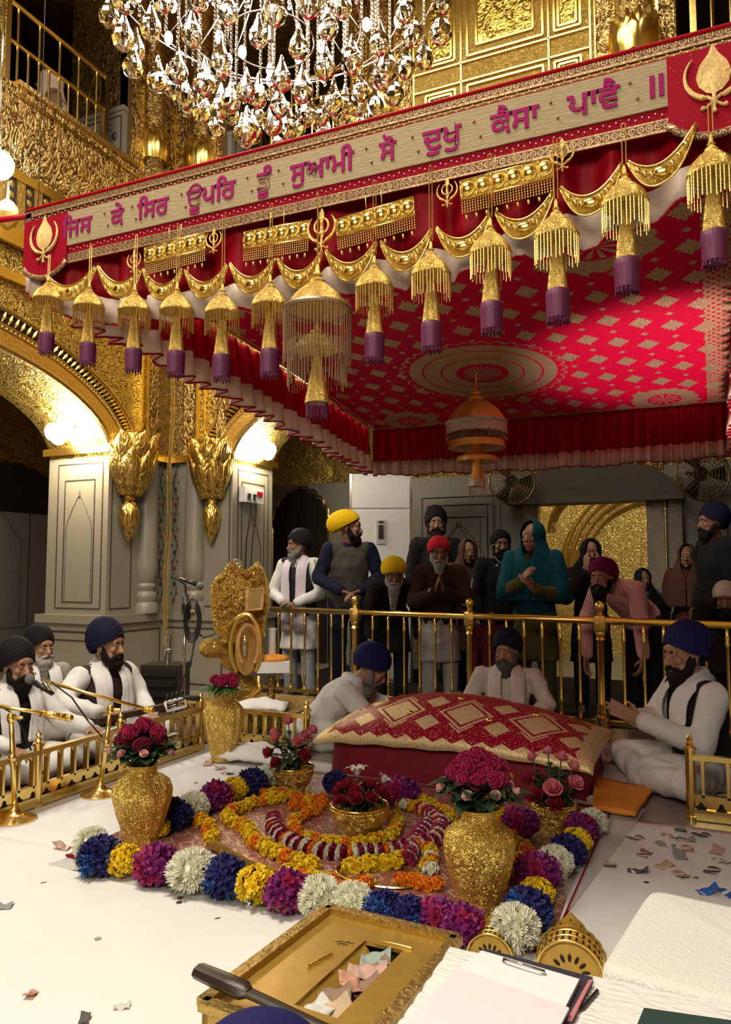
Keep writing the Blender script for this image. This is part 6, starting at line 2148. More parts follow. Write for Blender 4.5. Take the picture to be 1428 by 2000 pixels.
m.tube(PP, 0.005, 6); m.tube([PF(100, 1332, F2), PF(140, 1362, F2), (PF(172, 1408, F2))], 0.0045, 6)
m.tube([PF(172, 1408, F2), PF(200, 1440, F2 + 0.02)], 0.0045, 6)
m.build('cable', M['black'], t2, True)

# stringed instrument neck and harmonium of the musicians
t = thing('stringed_instrument', 'dark wooden bowed instrument held behind the low railing, pegbox toward the vase', 'instrument', PF(300, 1396, 4.95))
wood = plain('dark_rosewood', (0.045, 0.018, 0.010), 0.35, var=0.3, scale=20)
m = MB(); m.beam(PF(190, 1408, 4.75), PF(330, 1378, 5.05), 0.05, 0.035); m.build('neck', wood, t, 30)
m = MB()
c4 = [PF(322, 1372, 5.0), PF(360, 1362, 5.05), PF(364, 1380, 5.05), PF(326, 1390, 5.0)]
m.tube(c4 + [c4[0]], 0.010, 6); m.build('pegbox', M['whitepaint'], t, True)
m = MB()
for k in range(5):
    a = k / 4
    m.tube([c4[0] * (1 - a) + c4[3] * a, c4[1] * (1 - a) + c4[2] * a], 0.0025, 4)
m.build('strings', M['steel'], t, True)
m = MB()
for k in range(4):
    p = c4[0] + (c4[1] - c4[0]) * ((k + 0.5) / 4)
    m.capsule(p, p + ZV * 0.04, 0.008, 0.011, 8, 3)
m.capsule(c4[1], PF(386, 1364, 5.08), 0.014, 0.02, 8, 3); m.build('pegs', M['black'], t, True)
t = thing('harmonium', 'gilt harmonium in front of the leftmost musician', 'instrument', (-3.62, 2.62, 0.005))
m = MB(); m.box((0, 0, 0.12), (0.34, 0.62, 0.22)); m.box((0, 0, 0.235), (0.38, 0.66, 0.02)); m.build('case', M['relief_dark'], t, 20, world=False)
m = MB(); m.box((-0.08, 0, 0.25), (0.14, 0.58, 0.012)); m.build('keys', M['whitepaint'], t, 20, world=False)
m = MB()
for i in range(14):
    m.box((-0.055, -0.26 + i * 0.04, 0.262), (0.085, 0.016, 0.012))
m.build('black_keys', M['black'], t, 20, world=False)
m = MB(); m.box((0.15, 0, 0.28), (0.06, 0.6, 0.10)); m.build('bellows', M['dark'], t, 20, world=False)

# ------------------------------------------------------------------ tower air conditioner
a0, a1 = PF(683, 928, 8.35), PF(805, 928, 8.35)
w_ = (a1 - a0).length; cc = (a0 + a1) / 2
AC = thing('air_conditioner', 'tall white floor standing air conditioner behind the yellow turbans', 'air conditioner', (cc.x, cc.y, 0), YAW)
ht = PF(745, 926, 8.35).z
m = MB(); m.box((0, 0.17, ht / 2), (w_, 0.36, ht)); b_ = m.build('body', M['whitepaint'], AC, 20, world=False)
m = MB(); m.box((0, -0.012, ht * 0.90), (w_ - 0.06, 0.02, ht * 0.13)); m.build('upper_panel', M['whitepaint'], AC, 20, world=False)
m = MB(); m.box((0, -0.014, ht * 0.42), (w_ - 0.06, 0.02, ht * 0.80)); fp = m.build('front_panel', M['whitepaint'], AC, 20, world=False)
m = MB(); m.box((0, -0.03, 1.62), (0.10, 0.012, 0.26)); m.build('control_panel', plain('pale_grey_plastic', (0.45, 0.44, 0.43), 0.3), fp, 20, world=False)
m = MB(); m.box((0, -0.038, 1.62), (0.055, 0.008, 0.15)); m.build('display', M['black'], fp, 20, world=False)
m = MB(); m.ell((0, -0.04, 1.73), (0.03, 0.004, 0.012), nu=12, nv=6); m.build('button', M['black'], fp, True, world=False)
m = MB()
for s in (-1, 1):
    m.box((s * (w_ / 2 - 0.012), -0.005, ht / 2), (0.024, 0.02, ht))
m.build('edge_trim', M['steel'], AC, 20, world=False)

# ------------------------------------------------------------------ wall lamps in the passages
def bulbs_lamp(label, p, n, spread, col, power, mat='bulb', seed=0):
    r_ = random.Random(seed)
    t = thing('wall_lamp', label, 'lamp', p)
    m = MB(); m.tube([(0, 0, 0.45), (0, 0, 0.06)], 0.008, 6); m.torus((0, 0, 0.05), spread * 0.8, 0.012, None, 20, 6); m.build('bracket', M['gold'], t, True, world=False)
    for i in range(n):
        a = 2 * PI * i / n
        m = MB(); m.ell((spread * math.cos(a), spread * math.sin(a), r_.uniform(-0.02, 0.03)), (0.075, 0.075, 0.085), nu=12, nv=8); m.build('bulb', M[mat], t, True, world=False)
    lamp('passage_light', 'POINT', Vector(p) + Vector((0, 0, -0.16)), power, col, 0.12)
    return t


bulbs_lamp('blazing cluster lamp inside the left arch', PX(140, 848, -5.52), 6, 0.17, (1.0, 0.82, 0.55), 8)
bulbs_lamp('blazing cluster lamp inside the back arch right of the pier', PY(505, 884, 6.86), 5, 0.13, (1.0, 0.82, 0.55), 7)
q = PX(0, 322, -4.86)
t = thing('floodlight', 'cool white floodlight at the left edge below the gallery', 'lamp', q)
m = MB(); m.ell((0, 0, 0), (0.10, 0.10, 0.11), nu=18, nv=12); m.build('globe', M['coolbulb'], t, True, world=False)
m = MB(); m.tube([(-0.02, 0, 0.10), (-0.25, 0, 0.35)], 0.012, 6); m.tube([(-0.02, 0, 0.1), (-0.02, 0, 1.9)], 0.01, 6); m.build('bracket', M['steel'], t, True, world=False)
lamp('floodlight_beam', 'POINT', q + Vector((0.12, 0.06, 0)), 28, (0.74, 0.84, 1.0), 0.1)
q = PX(14, 428, -4.9)
t = thing('hanging_lamp', 'small gold hanging lamp below the cool floodlight', 'lamp', q)
m = MB(); m.lathe([(0.004, 0.30), (0.012, 0.16), (0.05, 0.13), (0.085, 0.08), (0.095, 0.03), (0.07, -0.03), (0.03, -0.07), (0.002, -0.09)], 20); m.build('shade', M['chatar_gold'], t, 40, world=False)
m = MB(); m.tube([(0, 0, 0.3), (0, 0, 0.9)], 0.004, 5); m.build('rod', M['gold'], t, True, world=False)

# wall fans
M['dark_brass'] = plain('darker_brass', (0.16, 0.105, 0.045), 0.4, 0.9)  # brass with its base colour set darker, for the fan cages


def fan(label, p, r, yaw):
    t = thing('wall_fan', label, 'fan', p, yaw)
    m = MB()
    Mx = Matrix.Rotation(PI / 2, 3, 'X')
    for k in range(7):
        m.torus((0, -0.05 * (1 - (k / 6) ** 2), 0), r * (k + 1) / 7, 0.004, Mx, 36, 5)
    for k in range(24):
        a = 2 * PI * k / 24
        m.tube([(0, -0.06, 0), (r * 0.6 * math.cos(a), -0.045, r * 0.6 * math.sin(a)), (r * math.cos(a), 0, r * math.sin(a))], 0.003, 4)
    m.torus((0, 0, 0), r, 0.013, Mx, 40, 6); m.build('cage', M['dark_brass'], t, True, world=False)
    for k in range(3):
        m = MB(); rows = []
        for i in range(6):
            q_ = 0.15 + 0.8 * i / 5
            a = 2 * PI * k / 3
            rows.append([Vector((r * q_ * math.cos(a + e), 0.02 + 0.05 * e, r * q_ * math.sin(a + e))) for e in (-0.35, 0, 0.35)])
        m.sheet(rows, 0.004); m.build('blade', M['dark'], t, True, world=False)
    m = MB(); m.ell((0, 0.03, 0), (0.07, 0.10, 0.07), nu=14, nv=8); m.cyl((0, 0.1, 0), (0, 0.35, 0.05), 0.02); m.build('motor', M['dark'], t, True, world=False)


fan('dark wall fan with brass rim left of the doorway', PF(1000, 940, 8.1), 0.24, YAW)
fan('dark wall fan with brass rim at the upper right above the doorway', PF(1372, 925, 7.4), 0.26, YAW)

# ------------------------------------------------------------------ foreground: gilt offering box
def quad_top(z, pts):
    return [Wz(u, v, z) for u, v in pts]


zb = 0.30
c0, c1, c2 = Wz(640, 1772, zb), Wz(893, 1832, zb), Wz(365, 1947, zb)
ex = (c1 - c0); Lx = ex.length; ex.normalize()
ey = Vector((ex.y, -ex.x, 0)); Ly = (c2 - c0).dot(ey) * 1.0
BX = thing('offering_box', 'worn golden offering box with a slot full of banknotes', 'box', c0 + ex * Lx / 2 + ey * Ly / 2 - ZV * zb + ZV * 0.009, math.atan2(ex.y, ex.x))
M['worn_gold'] = plain('worn_gold_paint', (0.50, 0.31, 0.06), 0.33, 0.5, bump=0.08, scale=25, var=0.25)
M['chipped'] = plain('chipped_gilt_edge', (0.50, 0.34, 0.10), 0.35, 0.8, bump=0.6, scale=70, var=0.7)
hx, hy, hz = Lx / 2, Ly / 2, zb - 0.012
# local frame: +x along ex, +y is away from camera (= -ey)
m = MB()
wl = 0.016
m.box((0, hy - wl / 2, hz / 2), (2 * hx, wl, hz)); m.box((0, -hy + wl / 2, hz / 2), (2 * hx, wl, hz)); m.box((-hx + wl / 2, 0, hz / 2), (wl, 2 * hy, hz)); m.box((hx - wl / 2, 0, hz / 2), (wl, 2 * hy, hz)); m.box((0, 0, 0.01), (2 * hx, 2 * hy, 0.02))
m.build('side_walls', M['worn_gold'], BX, 20, world=False)
m = MB()
for a, b_ in (((-hx, hy), (hx, hy)), ((hx, hy), (hx, -hy)), ((hx, -hy), (-hx, -hy)), ((-hx, -hy), (-hx, hy))):
    m.beam((a[0], a[1], hz), (b_[0], b_[1], hz), 0.030, 0.018)
m.build('rim', M['chipped'], BX, 20, world=False)
zi = hz - 0.007                                        # recessed lid with a slot
sx0, sx1, sy0, sy1 = -0.02, 0.085, -hy * 0.62, hy * 0.62
m = MB()
m.box2((-hx, sy1, zi - 0.01), (hx, hy, zi)); m.box2((-hx, -hy, zi - 0.01), (hx, sy0, zi)); m.box2((-hx, sy0, zi - 0.01), (sx0, sy1, zi)); m.box2((sx1, sy0, zi - 0.01), (hx, sy1, zi))
m.build('lid', M['worn_gold'], BX, 20, world=False)
m = MB()
vs = [(sx0, sy0, zi - 0.009), (sx0, sy1, zi - 0.009), (sx1 - 0.01, sy1 - 0.02, zi - 0.09), (sx1 - 0.01, sy0 + 0.02, zi - 0.09), (sx0 - 0.01, sy0, zi - 0.10), (sx0 - 0.01, sy1, zi - 0.10), (sx1, sy1, zi - 0.12), (sx1, sy0, zi - 0.12)]
m.add(vs, [(0, 1, 2, 3), (1, 0, 4, 5), (2, 1, 5, 6), (3, 2, 6, 7), (0, 3, 7, 4), (4, 7, 6, 5)])
fixn(m.build('chute', plain('bright_worn_gold', (0.62, 0.42, 0.08), 0.3, 0.6, bump=0.05, scale=20), BX, 20, world=False))
m = MB(); m.capsule((-0.075, -0.02, zi + 0.002), (-0.055, 0.055, zi + 0.002), 0.004); m.build('raised_bar', M['gold'], BX, True, world=False)
m = MB(); m.capsule((0.02, hy * 0.66, zi + 0.003), (0.10, hy * 0.67, zi + 0.003), 0.003)
m.build('raised_trim', M['gold'], BX, True, world=False)
# scuffed dark mark on the lid
m = MB()
for a, b_ in (((-0.080, 0.118), (-0.066, 0.13)), ((-0.07, 0.11), (-0.05, 0.135)), ((-0.058, 0.113), (-0.045, 0.118)), ((-0.05, 0.128), (-0.035, 0.132))):
    m.beam((a[0], a[1], zi + 0.0006), (b_[0], b_[1], zi + 0.0006), 0.003, 0.001)
m.build('scuff_mark', M['inlay'], BX, False, world=False)
# dark handle lying over the corner of the box
p, q = PF(392, 1893, 1.60), PF(478, 1933, 1.53)
zrest = zb + 0.016
for pp in (p, q):
    pass
p = Wz(388, 1896, zrest + 0.018); q = Wz(476, 1935, zrest + 0.018); e = Wz(660, 2020, zrest + 0.010)
t = thing('wooden_handle', 'dark brown handled rod lying across the near corner of the golden box', 'handle', p)
M['brownwood'] = plain('dark_brown_wood', (0.028, 0.017, 0.012), 0.38, var=0.15, scale=10)
m = MB(); m.tube([p + (p - q) * 0.02, p, p + (q - p) * 0.5, q, q + (q - p) * 0.12], [0.014, 0.019, 0.021, 0.021, 0.012], 8, flat=(1.1, 0.8), hint=(0, 0, 1)); m.build('grip', M['brownwood'], t, 40)
m = MB(); m.tube([q, e], [0.013, 0.011], 8, flat=(1.2, 0.6), hint=(0, 0, 1)); m.build('shaft', M['brownwood'], t, 40)

# ------------------------------------------------------------------ foreground: lace covered table with clipboard
zt = 0.46
k0, k1, k2 = Wz(880, 1850, zt), Wz(1500, 1976, zt), Wz(745, 2004, zt)
tx = (k1 - k0); tx.z = 0; tx.normalize(); ty = Vector((tx.y, -tx.x, 0))
wx, wy = 0.78, 0.62
M['lacecloth'] = plain('white_lace_cloth', (0.80, 0.77, 0.72), 0.8, bump=0.9, scale=55, stretch=(0.5, 2, 1))
TB = thing('low_table', 'low table under a white lace cloth at the lower right', 'table', k0 + tx * wx / 2 + ty * wy / 2 - ZV * zt + ZV * 0.008, math.atan2(tx.y, tx.x))
m = MB(); m.box((0, 0, zt - 0.03), (wx - 0.02, wy - 0.02, 0.035)); m.build('tabletop', M['dark'], TB, 20, world=False)
for sx in (-1, 1):
    for sy in (-1, 1):
        m = MB(); m.box((sx * (wx / 2 - 0.05), sy * (wy / 2 - 0.05), (zt - 0.04) / 2), (0.05, 0.05, zt - 0.04)); m.build('leg', M['dark'], TB, 20, world=False)
P = []
n = 60
prof_ = [(0.0, 0), (0.3, 0), (0.6, 0), (0.9, 0), (1.0, 0.002), (1.02, -0.01), (1.03, -0.05), (1.035, -0.12), (1.04, -0.20)]
for q_, dz_ in prof_:
    ring = []
    for i in range(160):
        a = 2 * PI * i / 160
        ca, sa = math.cos(a), math.sin(a)
        k_ = 1 / max(abs(ca), abs(sa))
        wv = 1 + (0.012 * math.sin(i * PI / 2.0) if dz_ < -0.02 else 0.0) + (0.006 * math.sin(i * 1.9) if 0.99 < q_ else 0)
        ring.append(Vector((ca * k_ * wx / 2 * max(q_, 0.001) * wv, sa * k_ * wy / 2 * max(q_, 0.001) * wv, zt - 0.010 + dz_ + 0.002 * noise.noise((ca * 3, sa * 3, q_)) + (0.010 * abs(math.sin(i * PI / 4)) if q_ > 1.038 else 0))))
    P.append(ring)
m = MB(); m.rings(P, cap0=True, cap1=False)
o = m.build('lace_tablecloth', M['lacecloth'], None, 60, loc=(0, 0, 0)); o.location = TB.location; o.rotation_euler = TB.rotation_euler
tag(o, 'white lace cloth with scalloped edge covering the low table', 'tablecloth')
m = MB()                                                # embroidered leaf motifs
for i, (u, v) in enumerate(((1235, 1935), (1290, 1950), (1345, 1962), (1395, 1978), (1210, 1962), (1270, 1925), (1360, 1990))):
    p = Wz(u, v, zt - 0.006)
    m.ell(o.matrix_basis.inverted() @ p, (0.017, 0.005, 0.0025), Matrix.Rotation(0.5 * i, 3, 'Z'), 10, 5)
m.build('embroidery', M['whitecloth'], o, True, world=False)
ztp = zt - 0.006


def slab(name, pts, z, th, mat, parent=None, smooth=False):
    A = [Wz(u, v, z) for u, v in pts]
    m = MB(); k = len(A)
    m.add(A + [a - ZV * th for a in A], [tuple(range(k)), tuple(2 * k - 1 - i for i in range(k))] + [(i, k + i, k + (i + 1) % k, (i + 1) % k) for i in range(k)])
    return fixn(m.build(name, mat, parent, smooth, loc=None if parent else A[0]))


M['paper'] = plain('white_paper', (0.80, 0.79, 0.78), 0.7)
M['pinkpaper'] = plain('faint_pink_paper', (0.76, 0.68, 0.70), 0.7)
M['navyboard'] = plain('navy_clipboard', (0.035, 0.035, 0.05), 0.45)
CB = thing('clipboard', 'navy clipboard holding white sheets on the lace tablecloth', 'clipboard', Wz(1030, 1940, ztp + 0.004))
slab('board', [(946, 1852), (1158, 1908), (1110, 2004), (850, 2004)], ztp + 0.012, 0.006, M['navyboard'], CB)
slab('sheet_stack', [(940, 1856), (1132, 1912), (1100, 1975), (1080, 2012), (800, 2010), (900, 1890)], ztp + 0.022, 0.009, M['paper'], CB)
m = MB(); pp = [Wz(u, v, ztp + 0.024) for u, v in ((984, 1872), (1064, 1896), (1066, 1903), (1056, 1902), (990, 1882), (982, 1878))]; m.tube(pp + [pp[0]], 0.0018, 6); m.build('wire_clip', M['steel'], CB, True)
slab('edge_band', [(1150, 1914), (1158, 1912), (1118, 1990), (1108, 1990)], ztp + 0.016, 0.004, plain('red_edge', (0.55, 0.2, 0.2), 0.5), CB)
o = slab('paper_sheet', [(896, 1890), (1112, 1968), (1080, 2030), (780, 2010)], ztp + 0.0285, 0.004, M['pinkpaper']); tag(o, 'faint pink paper sheet lying over the clipboard sheets', 'paper')
o = slab('pen', [(1166, 1930), (1170, 1934), (1142, 1968), (1132, 1972), (1134, 1966)], ztp + 0.010, 0.008, M['black']); tag(o, 'black pen on the lace cloth right of the clipboard', 'pen')
o = slab('book', [(1258, 1968), (1440, 1994), (1440, 2060), (1220, 2060)], ztp + 0.035, 0.032, plain('dark_green_cover', (0.02, 0.05, 0.045), 0.5)); tag(o, 'dark green book on the lace cloth at the bottom right corner', 'book')

# ------------------------------------------------------------------ white cloth covered box
zw = 0.36
w0, w1, w2 = Wz(1268, 1733, zw), Wz(1500, 1782, zw), Wz(1160, 1884, zw)
bx = (w1 - w0); bx.z = 0; Lb = 0.62; bx.normalize(); by = Vector((bx.y, -bx.x, 0)); Lw = (w2 - w0).dot(by)
P = []
for q_, dz_ in ((0.0, 0), (0.5, 0.0), (0.9, 0), (0.97, -0.003), (1.0, -0.015), (1.012, -0.06), (1.016, -0.2), (1.02, -zw + 0.012)):
    ring = []
    for i in range(120):
        a = 2 * PI * i / 120
        ca, sa = math.cos(a), math.sin(a)
        x = math.copysign(abs(ca) ** 0.12, ca); y = math.copysign(abs(sa) ** 0.12, sa)
        ring.append(Vector((x * Lb / 2 * max(q_, 0.001), y * Lw / 2 * max(q_, 0.001), zw + dz_ + 0.003 * noise.noise((x * 3, y * 3, q_ * 2)))))
    P.append(ring)
M['fleece'] = plain('white_fleece', (0.80, 0.78, 0.70), 0.95, bump=0.5, scale=140, sheen=0.4)
m = MB(); m.rings(P); o = fixn(m.build('covered_stool', M['fleece'], None, 60, loc=(0, 0, 0))); ctr = w0 + bx * Lb / 2 + by * Lw / 2
o.location = (ctr.x, ctr.y, 0.0); o.rotation_euler = (0, 0, math.atan2(bx.y, bx.x)); tag(o, 'stool fully covered in thick white fleece behind the lace table', 'stool')

# ------------------------------------------------------------------ pierced gilt holders
def pierced(label, base_px, wpx, htop):
    b = Wz(*base_px); F = (b - OV).dot(FV)
    r = wpx / 1500 * F / 2
    t = thing('pierced_holder', label, 'incense holder', (b.x, b.y, 0.010), YAW + R(-18), group='pierced gilt holders')
    # half-round drum lying on its flat side: front face to the viewer, taller ogee crest behind
    dp = r * 0.95
    arc_ = [(r * math.cos(PI * i / 24), r * math.sin(PI * i / 24)) for i in range(25)]
    m = MB(); m.prism(arc_, (0, -dp / 2 + 0.004, 0.0), (1, 0, 0), (0, 0, 1), -dp); fixn(m.build('drum', M['chatar_gold'], t, 40, world=False))
    m = MB(); m.prism([(x * 0.86, z * 0.86) for x, z in arc_], (0, -dp / 2 + 0.001, 0.004), (1, 0, 0), (0, 0, 1), -0.01); fixn(m.build('front_plate', M['worn_gold'], t, 30, world=False))
    m = MB()
    for yy in (-dp / 2, -dp * 0.1, dp * 0.3):
        m.tube([(x * 1.02, yy, z * 1.02) for x, z in arc_], r * 0.045, 8)
    m.build('rim', M['gold'], t, True, world=False)
    out = []
    for i in range(41):
        a = PI * i / 40
        rr = r * (1.12 + 0.36 * max(0, 1 - abs(a - PI / 2) / 0.5) ** 1.3 + 0.02 * math.cos(i * PI / 2))
        out.append((rr * math.cos(a), rr * math.sin(a)))
    m = MB(); m.prism(out, (0, dp * 0.42, 0.0), (1, 0, 0), (0, 0, 1), -0.008); fixn(m.build('crest', M['worn_gold'], t, 30, world=False))
    m = MB()
    for i in range(15):
        a = PI * (i + 0.5) / 15
        for yy in (-dp * 0.36, -dp * 0.22, dp * 0.08, dp * 0.2):
            m.ell((r * math.cos(a), yy, r * math.sin(a)), r * 0.045, nu=6, nv=4)
    for i in range(7):
        a = PI * (i + 0.5) / 7
        m.ell((r * 0.5 * math.cos(a), -dp / 2 - 0.001, r * 0.5 * math.sin(a)), (r * 0.13, 0.003, r * 0.055), Matrix.Rotation(-a, 3, 'Y'), 8, 5)
    for i in range(11):
        a = PI * (i + 0.5) / 11
        rr = r * (1.08 + 0.22 * max(0, 1 - abs(a - PI / 2) / 0.6))
        m.ell((rr * math.cos(a) * 0.97, dp * 0.40, rr * math.sin(a) * 0.99), r * 0.032, nu=6, nv=4)
    m.build('pierced_pattern', M['dark'], t, True, world=False)


pierced('round pierced gilt holder standing between the rug corner and the white stool', (1115, 1896), 118, 1780)
pierced('pierced gilt holder half hidden behind the lace table corner', (960, 1868), 84, 1790)

# ------------------------------------------------------------------ banknotes and coins
NM = {}
for nm, c_ in dict(pink=(0.52, 0.33, 0.26), brown=(0.26, 0.17, 0.11), grey=(0.30, 0.30, 0.28), green=(0.30, 0.36, 0.30), tan=(0.52, 0.38, 0.22), orange=(0.56, 0.29, 0.20), dark=(0.10, 0.09, 0.085), white=(0.62, 0.60, 0.56), blue=(0.02, 0.12, 0.5)).items():
    NM[nm] = plain(nm + '_banknote', c_, 0.7, var=0.3, scale=50)
rn = random.Random(5)


def note(p, col, label, ang, s=1.0, fold=0.5, tilt=0.0, group='banknotes thrown on the floor'):
    L, Wd = 0.085 * s, 0.05 * s
    P = []
    f1, f2 = rn.uniform(0.3, 0.7), rn.uniform(-0.2, 0.2)
    for j in range(5):
        row = []
        for i in range(9):
            x, y = -L / 2 + L * i / 8, -Wd / 2 + Wd * j / 4
            q = i / 8 + f2 * (j / 4 - 0.5)
            z = fold * L * 0.55 * (max(0, q - f1) + 0.5 * max(0, 0.28 - q)) + 0.004 * math.sin(i * 1.3 + j)
            row.append(Vector((x * (1 - 0.25 * fold * abs(q - 0.5)), y, max(0.001, z + 0.003))))
        P.append(row)
    m = MB(); m.sheet(P, 0.0008)
    o = m.build('banknote', NM[col], None, True, loc=(0, 0, 0)); o.location = p; o.rotation_euler = (tilt, 0, ang)
    tag(o, label, 'banknote', group)
    return o


notes = [(1241, 1639, 'brown', 'dark brown crumpled note nearest the plastic edge, first of the scatter at right'), (1329, 1626, 'grey', 'grey note at the back of the scattered money on the right sheet'), (1310, 1635, 'tan', 'tan note beside the grey one at the back of the scatter'),
         (1299, 1652, 'green', 'pale green note in the middle of the right scatter'), (1338, 1642, 'grey', 'small grey folded note right of the pale green one'), (1343, 1660, 'orange', 'orange brown note right of the middle of the scatter'), (1371, 1633, 'dark', 'dark folded note at the far right back of the scatter'),
         (1258, 1670, 'brown', 'reddish brown note left in the second row of the scatter'), (1328, 1675, 'grey', 'larger blue grey note in the second row of the scatter'), (1400, 1666, 'pink', 'pink curled note near the right border on the sheet'), (1408, 1684, 'white', 'white curled note near the right border on the sheet'),
         (1297, 1693, 'tan', 'small tan note in the third row of the scatter'), (1246, 1704, 'dark', 'dark rolled note alone at the left front of the scatter'), (1331, 1712, 'orange', 'salmon orange note at the front of the scatter'), (1392, 1702, 'dark', 'dark flat note right of the salmon orange one'),
         (1191, 1695, 'tan', 'tan note lying on the plastic edge beside the rug'), (1193, 1484, 'pink', 'pink note beside the right end of the scripture seat'), (1199, 1494, 'dark', 'dark note beside the right end of the scripture seat'), (1230, 1478, 'pink', 'pink note on the pale cloth before the praying man'),
         (122, 1657, 'pink', 'flat pinkish note left of the left front vase'), (60, 1946, 'orange', 'salmon folded note standing at the lower left'), (238, 1968, 'white', 'white folded note at the lower left, right of the salmon one'), (165, 1994, 'dark', 'dark note cut by the bottom picture border'),
         (406, 1494, 'pink', 'pink note on the floor at the foot of the far vase'), (428, 1503, 'pink', 'second pink note on the floor in front of the far vase'), (445, 1512, 'tan', 'tan note on the floor in front of the far vase'), (2, 1772, 'grey', 'grey paper corner at the left picture border'),
         (1382, 1745, 'blue', 'blue wrapper behind the white stool'), (1424, 1747, 'blue', 'second blue wrapper at the right border behind the white stool'), (1220, 1492, 'tan', 'tan note on the pale cloth right of the scripture seat')]
for i, (u, v, c_, lab) in enumerate(notes):
    p = Wz(u, v, 0.010)
    big = v > 1900
    zf = 0.016 if u > 1180 and v < 1560 else 0.008
    note((p.x, p.y, zf), c_, lab, rn.uniform(0, 6.28), 1.0 if not big else 0.55, rn.uniform(0.3, 1.0))
for i, (u, v, lab) in enumerate(((191, 1835, 'dark coin on the white sheet at lower left'), (85, 1725, 'thin dark sliver on the white sheet left of the plastic'), (352, 1755, 'coin near the front edge of the rug'), (425, 1795, 'thin dark sliver in front of the rug edge'),
                                 (1263, 1725, 'coin in front of the scattered notes at right'), (1360, 1716, 'coin beside the salmon note'), (383, 1530, 'coin behind the left flower edge'), (350, 1756 + 8, 'small coin just in front of the rug'))):
    p = Wz(u, v, 0.008)
    m = MB(); m.lathe([(0.001, 0), (0.011, 0), (0.011, 0.002), (0.001, 0.002)], 18)
    o = m.build('coin', plain('dull_coin', (0.16, 0.15, 0.14), 0.4, 0.8) if i == 0 else bpy.data.materials['dull_coin'], None, 40, loc=(0, 0, 0)); o.location = (p.x, p.y, 0.0075 + 0.002); o.scale = (1, 0.3, 1) if 'sliver' in lab else (1, 1, 1); o.rotation_euler = (0, 0, 0.9)
    tag(o, lab, 'coin', 'coins on the floor')
Mi = BX.matrix_basis
for i, (x, y, z, c_, lab, a) in enumerate(((0.03, 0.12, 0.005, 'green', 'bluish green note at the far end of the box slot', 0.3), (0.05, 0.085, 0.0, 'brown', 'brown note behind the pale pink one in the box slot', 1.0), (0.052, 0.055, 0.014, 'pink', 'pale pink note on top of the heap in the box slot', 0.4),
                                           (0.02, 0.035, 0.0, 'pink', 'curled pink note at the left of the box slot', 1.9), (0.06, 0.01, 0.0, 'brown', 'brown note in the middle of the box slot', 0.8), (0.035, -0.01, 0.008, 'orange', 'reddish note under the pale pink one in the box slot', 2.4),
                                           (0.02, -0.06, 0.006, 'brown', 'large brown grey note in the near half of the box slot', 0.5), (0.045, -0.10, 0.0, 'tan', 'tan note below the large brown grey one in the box', 0.9), (0.015, -0.125, 0.006, 'white', 'cream note at the near end of the box slot', 1.3))):
    p = Mi @ Vector((x, y, zi - 0.03 + z))
    note(p, c_, lab, a, 0.95, 0.7, 0.25, 'banknotes in the offering box')
# ------------------------------------------------------------------ people
def clothmat(name, col, rough=0.85, sheen=0.0):
    k = 'cl_' + name
    if k not in M:
        M[k] = plain(name + '_garment', col, rough, bump=0.35, scale=26, var=0.06, sheen=sheen, spec=0.12)
    return M[k]


def hairmat(name, col):
    k = 'ha_' + name
    if k not in M:
        M[k] = plain(name + '_hair', col, 0.75, bump=0.9, scale=120, var=0.25, stretch=(1.5, 1.5, 0.16), spec=0.12)
    return M[k]


def skinmat(name, col):
    k = 'sk_' + name
    if k not in M:
        M[k] = plain(name + '_skin', col, 0.5, bump=0.08, scale=60, var=0.10)
        M[k].node_tree.nodes['Principled BSDF'].inputs['Subsurface Weight'].default_value = 0.12
        M[k].node_tree.nodes['Principled BSDF'].inputs['Subsurface Radius'].default_value = (0.012, 0.005, 0.003)
    return M[k]


DG = bpy.context.evaluated_depsgraph_get


def solid(mb, name, mat, parent, voxel=0.01, it=4, wr=0.0, ws=9.0, stretch=(1, 1, 1), seed=0.0):
    """merge overlapping closed pieces into one continuous skin"""
    me = mb.mesh(name, mat, True)
    o = bpy.data.objects.new(name, me); COL.objects.link(o)
    r = o.modifiers.new('r', 'REMESH'); r.mode = 'VOXEL'; r.voxel_size = voxel; r.use_smooth_shade = True
    s = o.modifiers.new('s', 'SMOOTH'); s.iterations = it; s.factor = 0.5
    new = bpy.data.meshes.new_from_object(o.evaluated_get(DG()))
    bpy.data.objects.remove(o); bpy.data.meshes.remove(me)
    new.name = name
    if wr:
        n = len(new.vertices)
        co = np.empty(n * 3, dtype=np.float32); new.vertices.foreach_get('co', co); co = co.reshape(-1, 3)
        no = np.empty(n * 3, dtype=np.float32); new.vertex_normals.foreach_get('vector', no); no = no.reshape(-1, 3)
        sc = np.array(stretch) * ws
        nn = noise.noise
        h = np.array([(1 - 2 * abs(nn(Vector(c * sc + seed)))) + 0.5 * nn(Vector(c * sc * 2.3 + 7 + seed)) for c in co], dtype=np.float32)
        co += no * (h[:, None] * wr)
        new.vertices.foreach_set('co', co.ravel()); new.update()
    new.materials.clear(); new.materials.append(mat)
    new.polygons.foreach_set('use_smooth', [True] * len(new.polygons))
    o = bpy.data.objects.new(name, new); COL.objects.link(o); o.parent = parent
    return o


def loft(mb, secs, n=20):
    """secs: (centre, rx, ry); x stays lateral"""
    rings = []
    m = len(secs)
    for i, (c, rx, ry) in enumerate(secs):
        d = Vector(secs[min(i + 1, m - 1)][0]) - Vector(secs[max(i - 1, 0)][0])
        x = Vector((1, 0, 0)); x = (x - d.normalized() * x.dot(d.normalized())).normalized()
        y = d.normalized().cross(x)
        rings.append([Vector(c) + x * rx * math.cos(2 * PI * k / n) + y * ry * math.sin(2 * PI * k / n) for k in range(n)])
    mb.rings(rings)


